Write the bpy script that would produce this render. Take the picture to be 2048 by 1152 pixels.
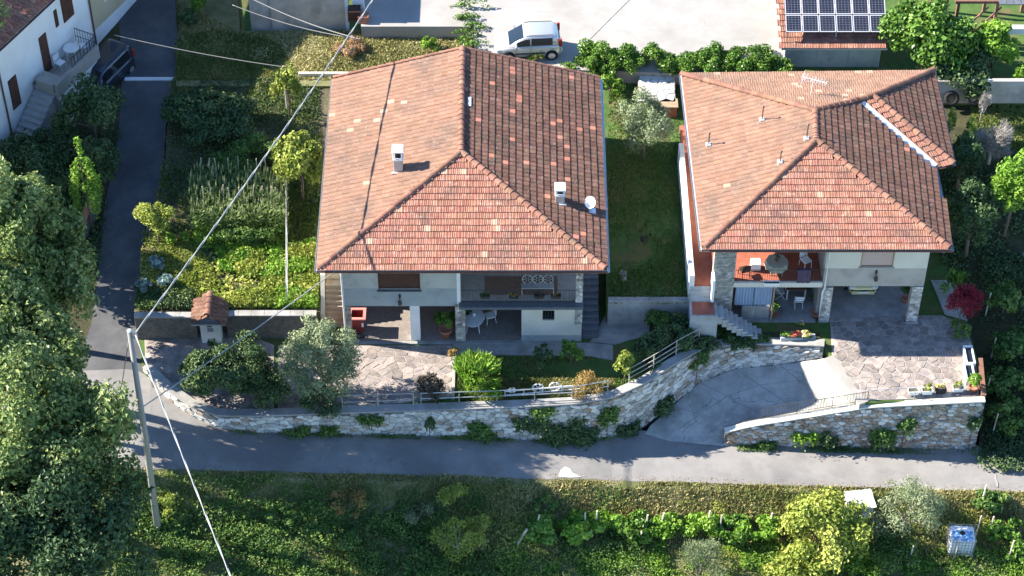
import bpy, bmesh, math, random
import numpy as np
from mathutils import Vector, Matrix
random.seed(7)
for o in list(bpy.data.objects): bpy.data.objects.remove(o)
S = bpy.context.scene
COL = S.collection
R = math.radians
# ---------------------------------------------------------------- camera, sky, sun, exposure
F = 4400.0; H = 77.4; Q = math.sqrt(.5)
cd = bpy.data.cameras.new('camera'); cam = bpy.data.objects.new('camera', cd); COL.objects.link(cam)
cam.location = (0, -H, H); cam.rotation_euler = (R(45), 0, 0)
cd.sensor_width = 36; cd.lens = F/2048*36; cd.clip_start = 1; cd.clip_end = 2000
S.camera = cam
SUN_EL, TRAVEL = 34.0, 10.8          # elevation; light travels towards +x, a little towards the viewer
w = bpy.data.worlds.new('World'); S.world = w; w.use_nodes = True
nt = w.node_tree; nt.nodes.clear()
sky = nt.nodes.new('ShaderNodeTexSky'); sky.sky_type = 'NISHITA'; sky.sun_disc = False
sky.sun_elevation = R(SUN_EL); sky.sun_rotation = R(270+TRAVEL); sky.altitude = 200
sky.air_density = 1.0; sky.dust_density = 0; sky.ozone_density = 6
bg = nt.nodes.new('ShaderNodeBackground'); bg.inputs['Strength'].default_value = .108
wo = nt.nodes.new('ShaderNodeOutputWorld')
nt.links.new(sky.outputs[0], bg.inputs[0]); nt.links.new(bg.outputs[0], wo.inputs[0])
sl = bpy.data.lights.new('sun', 'SUN'); sun = bpy.data.objects.new('sun', sl); COL.objects.link(sun)
sl.energy = 5.0; sl.angle = R(.5); sl.color = (1, .93, .82)
tv = Vector((math.cos(R(TRAVEL))*math.cos(R(SUN_EL)), -math.sin(R(TRAVEL))*math.cos(R(SUN_EL)), -math.sin(R(SUN_EL))))
sun.rotation_euler = tv.to_track_quat('-Z', 'Y').to_euler(); sun.location = (-60, 12, 60)
S.view_settings.view_transform = 'Standard'; S.view_settings.look = 'None'
S.view_settings.exposure = 1.62; S.view_settings.gamma = 1; S.view_settings.use_curve_mapping = False

# ---------------------------------------------------------------- survey helpers (a photo point and a known level or plane give a place)
def P(px, py, z=0.0):
    u = (px-1024)/F; v = (py-576)/F
    t = (H-z)/(Q*(1+v))
    return Vector((u*t, -H+Q*(1-v)*t, z))
def PY(px, py, Y):
    u = (px-1024)/F; v = (py-576)/F
    t = (Y+H)/(Q*(1-v))
    return Vector((u*t, Y, H-Q*(1+v)*t))
def zr(x):
    return float(np.interp(1024+41.8*x, [200, 300, 440, 520, 900, 1225, 1500, 1950, 2200, 3000], [-.1, -.15, -.6, -.95, -1.75, -2.45, -2.8, -3.15, -3.4, -4.2]))
def PR(px, py):
    z = -1.5
    for _ in range(6): p = P(px, py, z); z = zr(p.x)
    return P(px, py, z)

# ---------------------------------------------------------------- objects
def tag(o, label=None, cat=None, group=None, kind=None):
    if label: o['label'] = label
    if cat: o['category'] = cat
    if group: o['group'] = group
    if kind: o['kind'] = kind
    elif label: o['kind'] = 'thing'
    return o
def thing(name, label, cat, loc=(0, 0, 0), rz=0, group=None):
    o = bpy.data.objects.new(name, None); COL.objects.link(o)
    o.location = loc; o.rotation_euler = (0, 0, rz); o.empty_display_size = .2
    return tag(o, label, cat, group)
def root_off(p):
    off = Vector((0, 0, 0))
    while p is not None: off += p.location; p = p.parent
    return off
def link(name, me, parent=None):
    o = bpy.data.objects.new(name, me); COL.objects.link(o)
    if parent is not None: o.parent = parent
    return o
def dup(root, loc, rz=None, label=None, group=None):
    r = root.copy(); COL.objects.link(r); r.location = loc
    if rz is not None: r.rotation_euler = (0, 0, rz)
    if label: r['label'] = label
    if group: r['group'] = group
    for ch in list(root.children):
        c = ch.copy(); COL.objects.link(c); c.parent = r
        for g in list(ch.children):
            d = g.copy(); COL.objects.link(d); d.parent = c
    return r
class MB:
    def __init__(s): s.v = []; s.f = []; s.m = []
    def add(s, vs, fs, mi=0):
        b = len(s.v); s.v += [tuple(p) for p in vs]; s.f += [tuple(i+b for i in f) for f in fs]; s.m += [mi]*len(fs); return s
    def box(s, x0, x1, y0, y1, z0, z1, mi=0, M=None):
        vs = [Vector(p) for p in ((x0,y0,z0),(x1,y0,z0),(x1,y1,z0),(x0,y1,z0),(x0,y0,z1),(x1,y0,z1),(x1,y1,z1),(x0,y1,z1))]
        if M is not None: vs = [M@p for p in vs]
        return s.add(vs, [(0,3,2,1),(4,5,6,7),(0,1,5,4),(1,2,6,5),(2,3,7,6),(3,0,4,7)], mi)
    def bbox(s, x0, x1, y0, y1, z0, z1, b=.02, mi=0, M=None):      # box with chamfered top and vertical edges
        r0 = [(x0+b,y0),(x1-b,y0),(x1,y0+b),(x1,y1-b),(x1-b,y1),(x0+b,y1),(x0,y1-b),(x0,y0+b)]
        r1 = [(x0+b,y0+b),(x1-b,y0+b),(x1-b,y0+b),(x1-b,y1-b),(x1-b,y1-b),(x0+b,y1-b),(x0+b,y1-b),(x0+b,y0+b)]
        vs = [Vector((x,y,z0)) for x,y in r0]+[Vector((x,y,z1-b)) for x,y in r0]+[Vector((x0+b,y0+b,z1)),Vector((x1-b,y0+b,z1)),Vector((x1-b,y1-b,z1)),Vector((x0+b,y1-b,z1))]
        if M is not None: vs = [M@p for p in vs]
        fs = [(i,(i+1)%8,8+(i+1)%8,8+i) for i in range(8)]
        fs += [(8,9,17,16),(9,10,17),(10,11,18,17),(11,12,18),(12,13,19,18),(13,14,19),(14,15,16,19),(15,8,16),(16,17,18,19),(7,6,5,4,3,2,1,0)]
        return s.add(vs, fs, mi)
    def prism(s, pts, z0, mi=0):       # top polygon (3-D points) with skirts down to z0
        n = len(pts); pts = [Vector(p) for p in pts]
        a = sum(pts[i].x*pts[(i+1)%n].y-pts[(i+1)%n].x*pts[i].y for i in range(n))
        if a < 0: pts = pts[::-1]
        vs = pts+[Vector((p.x, p.y, z0)) for p in pts]
        return s.add(vs, [tuple(range(n))]+[(i, n+i, n+(i+1) % n, (i+1) % n) for i in range(n)], mi)
    def extr(s, poly, d, mi=0):        # planar 3-D polygon pushed along vector d
        n = len(poly); poly = [Vector(p) for p in poly]; d = Vector(d)
        nr = Vector((0, 0, 0))
        for i in range(n): nr += poly[i].cross(poly[(i+1) % n])
        if nr.dot(d) < 0: poly = poly[::-1]
        vs = poly+[p+d for p in poly]
        return s.add(vs, [tuple(range(n))[::-1], tuple(range(n, 2*n))]+[(i, (i+1) % n, n+(i+1) % n, n+i) for i in range(n)], mi)
    def tube(s, path, r, n=8, mi=0, r1=None, caps=True):
        path = [Vector(p) for p in path]; k = len(path); vs = []
        ref = None
        for i, p in enumerate(path):
            d = (path[min(i+1, k-1)]-path[max(i-1, 0)]).normalized()
            if ref is None: ref = Vector((0, 0, 1)) if abs(d.z) < .9 else Vector((1, 0, 0))
            a = d.cross(ref).normalized(); b = d.cross(a).normalized(); ref = -b if False else ref
            rr = r if r1 is None else r+(r1-r)*i/(k-1)
            for j in range(n):
                t = 2*math.pi*j/n; vs.append(p+a*(rr*math.cos(t))+b*(rr*math.sin(t)))
        fs = [(i*n+j, (i+1)*n+j, (i+1)*n+(j+1) % n, i*n+(j+1) % n) for i in range(k-1) for j in range(n)]
        if caps: fs += [tuple(range(n)), tuple(range((k-1)*n, k*n))[::-1]]
        return s.add(vs, fs, mi)
    def lathe(s, prof, c=(0, 0, 0), n=14, mi=0, sx=1, sy=1):
        c = Vector(c); vs = []
        for r_, z in prof:
            for j in range(n):
                t = 2*math.pi*j/n; vs.append(c+Vector((r_*math.cos(t)*sx, r_*math.sin(t)*sy, z)))
        fs = [(i*n+j, i*n+(j+1) % n, (i+1)*n+(j+1) % n, (i+1)*n+j) for i in range(len(prof)-1) for j in range(n)]
        fs += [tuple(range(n))[::-1], tuple(range((len(prof)-1)*n, len(prof)*n))]
        return s.add(vs, fs, mi)
    def loft(s, rings, mi=0, caps=True):
        n = len(rings[0]); vs = [p for r_ in rings for p in r_]
        fs = [(i*n+j, i*n+(j+1) % n, (i+1)*n+(j+1) % n, (i+1)*n+j) for i in range(len(rings)-1) for j in range(n)]
        if caps: fs += [tuple(range(n))[::-1], tuple(range((len(rings)-1)*n, len(rings)*n))]
        return s.add(vs, fs, mi)
    def grid(s, rows, mi=0):
        n = len(rows[0]); vs = [p for r_ in rows for p in r_]
        return s.add(vs, [(i*n+j, i*n+j+1, (i+1)*n+j+1, (i+1)*n+j) for i in range(len(rows)-1) for j in range(n-1)], mi)
    def build(s, name, mats, parent=None, smooth=False, local=False):
        if not isinstance(mats, (list, tuple)): mats = [mats]
        off = root_off(parent) if (parent is not None and not local) else Vector((0, 0, 0))
        me = bpy.data.meshes.new(name)
        me.from_pydata([(p[0]-off.x, p[1]-off.y, p[2]-off.z) for p in s.v], [], s.f)
        for m_ in mats: me.materials.append(m_)
        if len(mats) > 1: me.polygons.foreach_set('material_index', s.m)
        if smooth: me.polygons.foreach_set('use_smooth', [True]*len(s.f))
        me.update()
        return link(name, me, parent)
def big_mesh(name, V, Fq, mats, parent=None, tint=None, mi=None):   # numpy arrays to a mesh, all faces with the same corner count
    me = bpy.data.meshes.new(name)
    V = np.asarray(V, np.float32); Fq = np.asarray(Fq, np.int32)
    if parent is not None: V = V-np.array(root_off(parent), np.float32)
    me.vertices.add(len(V)); me.vertices.foreach_set('co', V.ravel())
    k = Fq.shape[1]; me.loops.add(Fq.size); me.loops.foreach_set('vertex_index', Fq.ravel())
    me.polygons.add(len(Fq)); me.polygons.foreach_set('loop_start', np.arange(0, Fq.size, k, dtype=np.int32))
    me.polygons.foreach_set('loop_total', np.full(len(Fq), k, np.int32))
    for m_ in (mats if isinstance(mats, (list, tuple)) else [mats]): me.materials.append(m_)
    if mi is not None: me.polygons.foreach_set('material_index', np.asarray(mi, np.int32))
    if tint is not None:
        at = me.attributes.new('tint', 'FLOAT', 'POINT'); at.data.foreach_set('value', np.asarray(tint, np.float32))
    me.shade_flat(); me.update(calc_edges=True); me.validate()
    return link(name, me, parent)

# ---------------------------------------------------------------- materials
def mat(name, c1, c2=None, scale=3.0, rough=.85, bump=0.0, bscale=40.0, c3=None, scale3=.5, rand=0.0, metal=0.0, spec=.3, lo=.35, hi=.65, coat=0.0, speck=None, sscale=60, stretch=None):
    m = bpy.data.materials.new(name); m.use_nodes = True
    n = m.node_tree.nodes; L = m.node_tree.links; b = n['Principled BSDF']
    b.inputs['Roughness'].default_value = rough; b.inputs['Metallic'].default_value = metal
    b.inputs['Specular IOR Level'].default_value = spec; b.inputs['Coat Weight'].default_value = coat
    geo = n.new('ShaderNodeNewGeometry'); pos = geo.outputs['Position']
    if stretch:
        mp = n.new('ShaderNodeMapping'); mp.inputs['Scale'].default_value = stretch; L.new(pos, mp.inputs['Vector']); pos = mp.outputs[0]
    def noise(sc, det=5, ro=.6):
        t = n.new('ShaderNodeTexNoise'); t.inputs['Scale'].default_value = sc; t.inputs['Detail'].default_value = det; t.inputs['Roughness'].default_value = ro
        L.new(pos, t.inputs['Vector']); return t.outputs['Fac']
    def ramp(fac, a, bb):
        r_ = n.new('ShaderNodeMapRange'); r_.inputs['From Min'].default_value = a; r_.inputs['From Max'].default_value = bb; L.new(fac, r_.inputs['Value']); return r_.outputs[0]
    def mix(fac, a, bb):
        x = n.new('ShaderNodeMix'); x.data_type = 'RGBA'
        if fac is not None: L.new(fac, x.inputs['Factor'])
        for sock, val in ((x.inputs['A'], a), (x.inputs['B'], bb)):
            if isinstance(val, tuple): sock.default_value = (*val[:3], 1)
            else: L.new(val, sock)
        return x.outputs['Result']
    col = tuple(c1)
    if c2 is not None: col = mix(ramp(noise(scale), lo, hi), tuple(c1), tuple(c2))
    if c3 is not None: col = mix(ramp(noise(scale3, 4), .48, .68), col, tuple(c3))
    if speck is not None: col = mix(ramp(noise(sscale, 2), .58, .66), col, tuple(speck))
    if rand > 0:
        oi = n.new('ShaderNodeObjectInfo'); a = n.new('ShaderNodeMath'); a.operation = 'ADD'
        L.new(oi.outputs['Random'], a.inputs[0]); L.new(geo.outputs['Random Per Island'], a.inputs[1])
        fr = n.new('ShaderNodeMath'); fr.operation = 'FRACT'; L.new(a.outputs[0], fr.inputs[0])
        mr = n.new('ShaderNodeMapRange'); mr.inputs['To Min'].default_value = 1-rand; mr.inputs['To Max'].default_value = 1+rand; L.new(fr.outputs[0], mr.inputs['Value'])
        hs = n.new('ShaderNodeHueSaturation')
        m2 = n.new('ShaderNodeMapRange'); m2.inputs['To Min'].default_value = .5-.02*min(1, rand*2); m2.inputs['To Max'].default_value = .5+.02*min(1, rand*2)
        f2 = n.new('ShaderNodeMath'); f2.operation = 'MULTIPLY'; f2.inputs[1].default_value = 7.31; L.new(fr.outputs[0], f2.inputs[0])
        f3 = n.new('ShaderNodeMath'); f3.operation = 'FRACT'; L.new(f2.outputs[0], f3.inputs[0]); L.new(f3.outputs[0], m2.inputs['Value'])
        L.new(m2.outputs[0], hs.inputs['Hue']); L.new(mr.outputs[0], hs.inputs['Value'])
        if isinstance(col, tuple): hs.inputs['Color'].default_value = (*col[:3], 1)
        else: L.new(col, hs.inputs['Color'])
        col = hs.outputs[0]
    if isinstance(col, tuple): b.inputs['Base Color'].default_value = (*col[:3], 1)
    else: L.new(col, b.inputs['Base Color'])
    if bump > 0:
        bp = n.new('ShaderNodeBump'); bp.inputs['Strength'].default_value = 1; bp.inputs['Distance'].default_value = bump
        L.new(noise(bscale, 6), bp.inputs['Height']); L.new(bp.outputs[0], b.inputs['Normal'])
    return m
def weathered(m, crack=(.05,.05,.05), sc=.35, width=.012, patch=(.10,.10,.10), psc=.22, amount=.6):
    n = m.node_tree.nodes; L = m.node_tree.links; b = n['Principled BSDF']; src = b.inputs['Base Color'].links[0].from_socket
    geo = n.new('ShaderNodeNewGeometry')
    wn = n.new('ShaderNodeTexNoise'); wn.inputs['Scale'].default_value = 1.3; wn.inputs['Detail'].default_value = 5; L.new(geo.outputs['Position'], wn.inputs['Vector'])
    ad = n.new('ShaderNodeVectorMath'); ad.operation = 'MULTIPLY_ADD'; ad.inputs[1].default_value = (.9, .9, .9); L.new(wn.outputs['Color'], ad.inputs[0]); L.new(geo.outputs['Position'], ad.inputs[2])
    vo = n.new('ShaderNodeTexVoronoi'); vo.feature = 'DISTANCE_TO_EDGE'; vo.inputs['Scale'].default_value = sc; L.new(ad.outputs[0], vo.inputs['Vector'])
    mr = n.new('ShaderNodeMapRange'); mr.inputs['From Min'].default_value = width; mr.inputs['From Max'].default_value = 0; L.new(vo.outputs['Distance'], mr.inputs['Value'])
    pn = n.new('ShaderNodeTexNoise'); pn.inputs['Scale'].default_value = psc*3; pn.inputs['Detail'].default_value = 7; pn.inputs['Roughness'].default_value = .7; L.new(geo.outputs['Position'], pn.inputs['Vector'])
    pr = n.new('ShaderNodeMapRange'); pr.inputs['From Min'].default_value = .5; pr.inputs['From Max'].default_value = .66; pr.inputs['To Max'].default_value = amount; L.new(pn.outputs['Fac'], pr.inputs['Value'])
    for fac, c in ((pr.outputs[0], patch), (mr.outputs[0], crack)):
        x = n.new('ShaderNodeMix'); x.data_type = 'RGBA'; L.new(fac, x.inputs['Factor']); L.new(src, x.inputs['A']); x.inputs['B'].default_value = (*c, 1); src = x.outputs['Result']
    L.new(src, b.inputs['Base Color'])
def leafmat(name, dark, mid, light, trans=.35, rough=.5):
    m = bpy.data.materials.new(name); m.use_nodes = True
    n = m.node_tree.nodes; L = m.node_tree.links; b = n['Principled BSDF']; out = n['Material Output']
    at = n.new('ShaderNodeAttribute'); at.attribute_name = 'tint'
    cr = n.new('ShaderNodeValToRGB'); e = cr.color_ramp.elements
    e[0].position = 0; e[0].color = (*dark, 1); e[1].position = 1; e[1].color = (*light, 1)
    k = e.new(.5); k.color = (*mid, 1)
    L.new(at.outputs['Fac'], cr.inputs[0]); L.new(cr.outputs[0], b.inputs['Base Color'])
    b.inputs['Roughness'].default_value = rough; b.inputs['Specular IOR Level'].default_value = .3
    tr = n.new('ShaderNodeBsdfTranslucent'); L.new(cr.outputs[0], tr.inputs['Color'])
    mx = n.new('ShaderNodeMixShader'); mx.inputs[0].default_value = trans*.5
    L.new(b.outputs[0], mx.inputs[1]); L.new(tr.outputs[0], mx.inputs[2]); L.new(mx.outputs[0], out.inputs[0])
    return m
M = dict(
 asphalt=mat('asphalt', (.23,.22,.205), (.28,.265,.25), 1.2, .9, .004, 120, (.17,.165,.16), .25, speck=(.3,.28,.26), sscale=90),
 lane=mat('lane_asphalt', (.085,.085,.09), (.115,.115,.115), 1.5, .9, .004, 120, (.07,.07,.075), .4),
 concrete=mat('concrete', (0.317,0.299,0.273), (0.370,0.352,0.321), .8, .9, .003, 60, (0.282,0.264,0.238), .3),
 ramp=mat('ramp_concrete', (.36,.35,.32), (.48,.47,.44), 1.6, .9, .004, 60, (.24,.23,.21), .5),
 walk=mat('walk_concrete', (.30,.29,.27), (.38,.37,.35), 2.5, .9, .003, 60, (.23,.22,.2), .9),
 plaster_grey=mat('grey_render', (.42,.42,.39), (.48,.48,.45), .8, .9, .002, 80, (.35,.345,.32), 1.1),
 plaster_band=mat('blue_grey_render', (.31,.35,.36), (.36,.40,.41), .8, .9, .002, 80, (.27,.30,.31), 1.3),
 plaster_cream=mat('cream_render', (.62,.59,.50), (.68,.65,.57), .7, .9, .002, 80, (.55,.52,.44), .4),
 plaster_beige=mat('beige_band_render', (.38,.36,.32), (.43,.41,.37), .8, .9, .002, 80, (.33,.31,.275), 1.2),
 plaster_white=mat('white_render', (.74,.74,.72), (.80,.80,.79), .5, .9, .003, 50, (.66,.67,.66), .35),
 plaster_yellow=mat('yellow_render', (.48,.40,.24), (.55,.46,.3), .6, .9, .003, 50),
 plaster_old=mat('old_grey_render', (.42,.38,.32), (.52,.48,.42), 1.2, .95, .006, 25, (.33,.3,.26), .8),
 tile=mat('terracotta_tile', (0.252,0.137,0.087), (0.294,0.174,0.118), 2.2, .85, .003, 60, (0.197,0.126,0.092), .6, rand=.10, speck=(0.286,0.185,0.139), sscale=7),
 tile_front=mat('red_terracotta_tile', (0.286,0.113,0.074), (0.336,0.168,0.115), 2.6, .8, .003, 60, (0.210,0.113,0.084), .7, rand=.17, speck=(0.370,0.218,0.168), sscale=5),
 tile_brown=mat('weathered_shaded_tile', (0.152,0.074,0.049), (0.181,0.096,0.067), 2.0, .9, .004, 60, (0.111,0.067,0.048), 1.2, rand=.2, speck=(0.207,0.148,0.118), sscale=8),  # weathering, with the weak grazing light of the right slopes darkened into the colour
 tile_new=mat('new_orange_tile', (0.442,0.170,0.106), (0.476,0.221,0.145), 3, .75, .002, 60, rand=.12),
 tile_pale=mat('pale_tile', (0.425,0.272,0.178), (0.468,0.323,0.230), 3, .8, .002, 60, rand=.1),
 roof_under=mat('roof_underlay', (.2,.095,.06), (.26,.13,.08), 4, .95),
 ridge=mat('ridge_tile_clay', (0.246,0.111,0.072), (0.297,0.157,0.106), 4, .85, .004, 40, (0.187,0.111,0.081), 1.5, rand=.22),
 metal_white=mat('white_painted_metal', (.75,.75,.74), (.7,.7,.69), 2, .4, spec=.5),
 metal_grey=mat('galvanised_metal', (.45,.46,.48), (.38,.39,.4), 3, .45, metal=.6),
 metal_dark=mat('dark_metal', (.03,.03,.032), (.05,.045,.04), 5, .5, spec=.5),
 zinc=mat('valley_metal', (.78,.78,.77), (.7,.7,.7), 3, .35, metal=.3),
 brown_gutter=mat('brown_gutter_metal', (.10,.06,.045), (.13,.08,.06), 3, .4, spec=.5),
 wood=mat('weathered_wood', (.28,.2,.13), (.36,.27,.18), 6, .85, .003, 50, rand=.15),
 wood_grey=mat('grey_wood', (.34,.31,.27), (.42,.39,.35), 6, .9, .004, 40, (.26,.24,.21), 2, rand=.15),
 wood_dark=mat('dark_brown_wood', (.05,.025,.018), (.075,.04,.028), 8, .6),
 shutter=mat('brown_shutter', (.075,.032,.022), (.095,.045,.03), 3, .55),
 shutter_pink=mat('rose_shutter', (.52,.39,.33), (.56,.43,.37), 3, .6),
 dark=mat('dark_interior', (.02,.02,.022), (.03,.03,.03), 3, .9),
 soffit=mat('soffit_paint', (.45,.44,.42), (.5,.49,.47), 2, .9),
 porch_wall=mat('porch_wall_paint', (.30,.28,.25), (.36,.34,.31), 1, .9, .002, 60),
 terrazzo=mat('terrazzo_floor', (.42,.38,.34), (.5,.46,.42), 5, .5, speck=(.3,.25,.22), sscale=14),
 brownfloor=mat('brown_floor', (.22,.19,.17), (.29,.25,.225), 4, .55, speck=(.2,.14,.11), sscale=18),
 redfloor=mat('red_terrace_tile', (.30,.09,.055), (.37,.13,.085), 3, .7, .002, 40),
 mortar=mat('pale_mortar', (.38,.33,.285), (.45,.395,.345), 5, .95, .006, 40, (.29,.255,.22), 1.2),
 mortar_dark=mat('dark_wall_mortar', (.10,.095,.085), (.17,.16,.14), 5, .95, .01, 25),
 porphyry=mat('porphyry_slab', (0.235,0.196,0.179), (0.347,0.291,0.252), 5, .8, .003, 50, (0.190,0.174,0.174), 2, rand=.28),
 flag_grey=mat('grey_flagstone', (.30,.295,.27), (.40,.385,.35), 4, .8, .004, 50, (.22,.23,.2), 1.5, rand=.3),
 stone=mat('wall_stone', (.36,.345,.315), (.50,.485,.45), 6, .9, .012, 22, (.25,.24,.215), 2.2, rand=.3),
 stone_pale=mat('pale_wall_stone', (.55,.53,.49), (.66,.64,.60), 6, .9, .010, 22, (.38,.36,.33), 3, rand=.25),
 stone_brown=mat('brown_wall_stone', (.32,.245,.18), (.42,.33,.25), 6, .9, .012, 22, (.22,.17,.13), 2.2, rand=.25),
 slate=mat('slate_ledge', (.10,.11,.125), (.14,.15,.165), 5, .6, .003, 40),
 stair_grey=mat('grey_stair_stone', (.36,.37,.37), (.44,.45,.45), 4, .8, .003, 40, (.3,.3,.3), 2),
 stair_warm=mat('warm_stair_stone', (.50,.38,.25), (.58,.46,.32), 4, .85, .003, 40, (.40,.3,.2), 2),
 soil=mat('garden_soil', (.07,.075,.035), (.13,.11,.06), 2.5, .95, .05, 9, (.11,.08,.055), .8),
 lawn=mat('lawn_ground', (.05,.105,.022), (.085,.15,.035), 2.2, .95, .03, 25, (.15,.12,.055), .8),
 lawn_dry=mat('dry_lawn_ground', (.16,.165,.065), (.25,.225,.11), 1.8, .95, .04, 22, (.11,.12,.04), .7),
 verge=mat('dry_bank_ground', (.13,.145,.05), (.24,.21,.105), 1.6, .95, .06, 14, (.075,.11,.03), .7),
 under=mat('undergrowth_soil', (.04,.04,.02), (.07,.065,.03), 2, .95, .05, 12),
 terracotta=mat('terracotta_pot', (.42,.17,.10), (.48,.22,.14), 6, .8),
 bark=mat('bark', (.13,.10,.075), (.2,.165,.13), 9, .95, .02, 22, stretch=(1,1,.25)),
 bark_pale=mat('pale_bark', (.36,.33,.29), (.45,.42,.38), 9, .95, .015, 22, stretch=(1,1,.25)),
 stake=mat('pale_stake_wood', (.55,.48,.38), (.62,.56,.46), 8, .85, rand=.15),
 cable=mat('pale_cable', (.34,.35,.34), (.25,.26,.26), 20, .5),
 cable_dark=mat('grey_cable', (.30,.28,.25), (.34,.32,.29), 20, .6),
 pole=mat('concrete_pole', (.30,.29,.275), (.36,.35,.33), 3, .85, .004, 40, (.24,.235,.22), 1.5, stretch=(1,1,.15)),
 car_silver=mat('silver_car_paint', (.62,.63,.62), None, rough=.28, metal=.55, coat=.6, spec=.5),
 car_blue=mat('dark_blue_car_paint', (.035,.045,.065), None, rough=.3, metal=.4, coat=.6, spec=.5),
 car_yellow=mat('pale_yellow_car_paint', (.68,.62,.30), None, rough=.3, metal=.1, coat=.6, spec=.5),
 glass=mat('car_glass', (.012,.016,.02), None, rough=.06, spec=.7),
 rubber=mat('tyre_rubber', (.02,.02,.02), (.03,.03,.03), 20, .85),
 rim=mat('alloy_rim', (.55,.55,.56), None, rough=.35, metal=.8),
 trim=mat('black_plastic', (.02,.02,.022), None, rough=.55),
 lamp_red=mat('red_lamp_lens', (.35,.015,.015), None, rough=.2, spec=.6),
 lamp_clear=mat('clear_lamp_lens', (.7,.72,.74), None, rough=.12, spec=.7),
 plate=mat('number_plate_white', (.75,.75,.73), None, rough=.5),
 panel=mat('solar_glass', (.014,.016,.028), (.022,.024,.04), 6, .18, spec=.6),
 panel_frame=mat('aluminium_frame', (.72,.72,.72), None, rough=.4, metal=.4),
 white=mat('white_plastic', (.80,.80,.79), (.76,.76,.75), 3, .5),
 blue=mat('blue_sheet', (.12,.30,.55), (.3,.45,.62), 3, .5),
 curtain=mat('blue_grey_curtain', (.24,.31,.42), (.30,.38,.50), 2, .9, stretch=(9,9,.3)),
 red_bin=mat('dark_red_plastic', (.25,.035,.03), (.3,.05,.04), 3, .5),
 red_rim=mat('faded_red_plastic', (.55,.2,.17), (.6,.26,.22), 3, .5),
 rug=mat('brown_rug', (.23,.145,.105), (.28,.18,.13), 5, .95, .004, 80),
 cloth=mat('pale_green_cloth', (.34,.36,.28), (.42,.43,.35), 4, .9),
 purple=mat('dark_purple_cloth', (.07,.05,.085), (.09,.07,.11), 4, .9),
 table_wood=mat('table_wood', (.20,.11,.06), (.26,.15,.085), 7, .6),
)
LEAF = dict(
 oak=leafmat('oak_leaf', (.075,.125,.035), (.18,.25,.07), (.38,.42,.16)),
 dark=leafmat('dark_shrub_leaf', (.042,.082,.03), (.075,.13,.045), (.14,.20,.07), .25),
 laurel=leafmat('laurel_leaf', (.05,.11,.016), (.11,.22,.03), (.22,.36,.06), .35, .35),
 lime=leafmat('lime_leaf', (.10,.2,.02), (.19,.35,.035), (.34,.48,.08), .45),
 yellow=leafmat('yellow_green_leaf', (.15,.21,.035), (.31,.37,.06), (.52,.52,.13), .45),
 fig=leafmat('fig_leaf', (.13,.18,.028), (.27,.33,.05), (.45,.46,.11), .45),
 olive=leafmat('olive_leaf', (.11,.15,.065), (.20,.25,.12), (.35,.39,.22), .3, .5),
 autumn=leafmat('autumn_leaf', (.19,.12,.03), (.32,.21,.06), (.45,.32,.11), .4),
 red=leafmat('red_leaf', (.16,.015,.025), (.30,.025,.045), (.42,.07,.08), .4),
 plum=leafmat('purple_leaf', (.05,.045,.035), (.09,.075,.055), (.14,.115,.08), .3),
 bramble=leafmat('bramble_leaf', (.055,.115,.025), (.105,.195,.04), (.22,.30,.07), .35),
 grass=leafmat('grass_blade', (.075,.135,.025), (.15,.21,.045), (.27,.30,.09), .35, .7),
 drygrass=leafmat('dry_grass_blade', (.19,.20,.06), (.38,.35,.14), (.60,.53,.27), .35, .7),
 corn=leafmat('corn_leaf', (.09,.16,.045), (.18,.25,.075), (.40,.38,.18), .4, .6),
 cabbage=leafmat('cabbage_leaf', (.14,.22,.2), (.22,.32,.29), (.36,.45,.42), .25, .5),
 flower_o=leafmat('orange_petal', (.6,.12,.05), (.75,.22,.12), (.8,.4,.3), .4),
 flower_y=leafmat('pale_yellow_petal', (.6,.5,.12), (.75,.66,.25), (.8,.76,.5), .4),
 straw=leafmat('dry_straw', (.22,.12,.06), (.36,.22,.11), (.48,.34,.2), .25, .8),
 twig=leafmat('bare_twig', (.25,.22,.19), (.35,.32,.29), (.45,.42,.39), .1, .9),
)

weathered(M['asphalt'], (.2,.19,.18), .22, .002, (.18,.17,.16)); weathered(M['lane'], (.075,.075,.075), .25, .002, (.075,.075,.078))
weathered(M['ramp'], (.13,.125,.115), .4, .007, (.2,.195,.18)); weathered(M['concrete'], (.26,.25,.23), .16, .003, (.29,.27,.24), .15, .6)
weathered(M['walk'], (.2,.195,.19), .6, .003, (.2,.195,.18))
# ---------------------------------------------------------------- foliage
def vnoise(x, y, sc, seed=0):
    x = np.asarray(x)*sc+seed*17.3; y = np.asarray(y)*sc+seed*9.1
    xi = np.floor(x); yi = np.floor(y); fx = x-xi; fy = y-yi; fx = fx*fx*(3-2*fx); fy = fy*fy*(3-2*fy)
    h = lambda a, b: np.modf(np.abs(np.sin(a*127.1+b*311.7+seed)*43758.5453))[0]
    return (h(xi, yi)*(1-fx)+h(xi+1, yi)*fx)*(1-fy)+(h(xi, yi+1)*(1-fx)+h(xi+1, yi+1)*fx)*fy
def unit(a): return a/np.maximum(np.linalg.norm(a, axis=-1, keepdims=True), 1e-9)
def leaf_quads(C, N, size, aspect, rng, fold=.18, along=None):
    n = len(C); N = unit(N)
    if along is None:
        A = np.cross(N, unit(rng.normal(size=(n, 3))))
    else:
        A = along-N*np.sum(along*N, 1, keepdims=True)
    A = unit(A); B = np.cross(N, A); s = np.asarray(size).reshape(-1, 1)
    V = np.empty((n, 4, 3), np.float32)
    V[:, 0] = C-A*s*.5; V[:, 2] = C+A*s*.5
    V[:, 1] = C+B*s*.5*aspect+N*s*fold; V[:, 3] = C-B*s*.5*aspect+N*s*fold
    return V.reshape(-1, 3), np.arange(4*n, dtype=np.int32).reshape(-1, 4)
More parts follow.
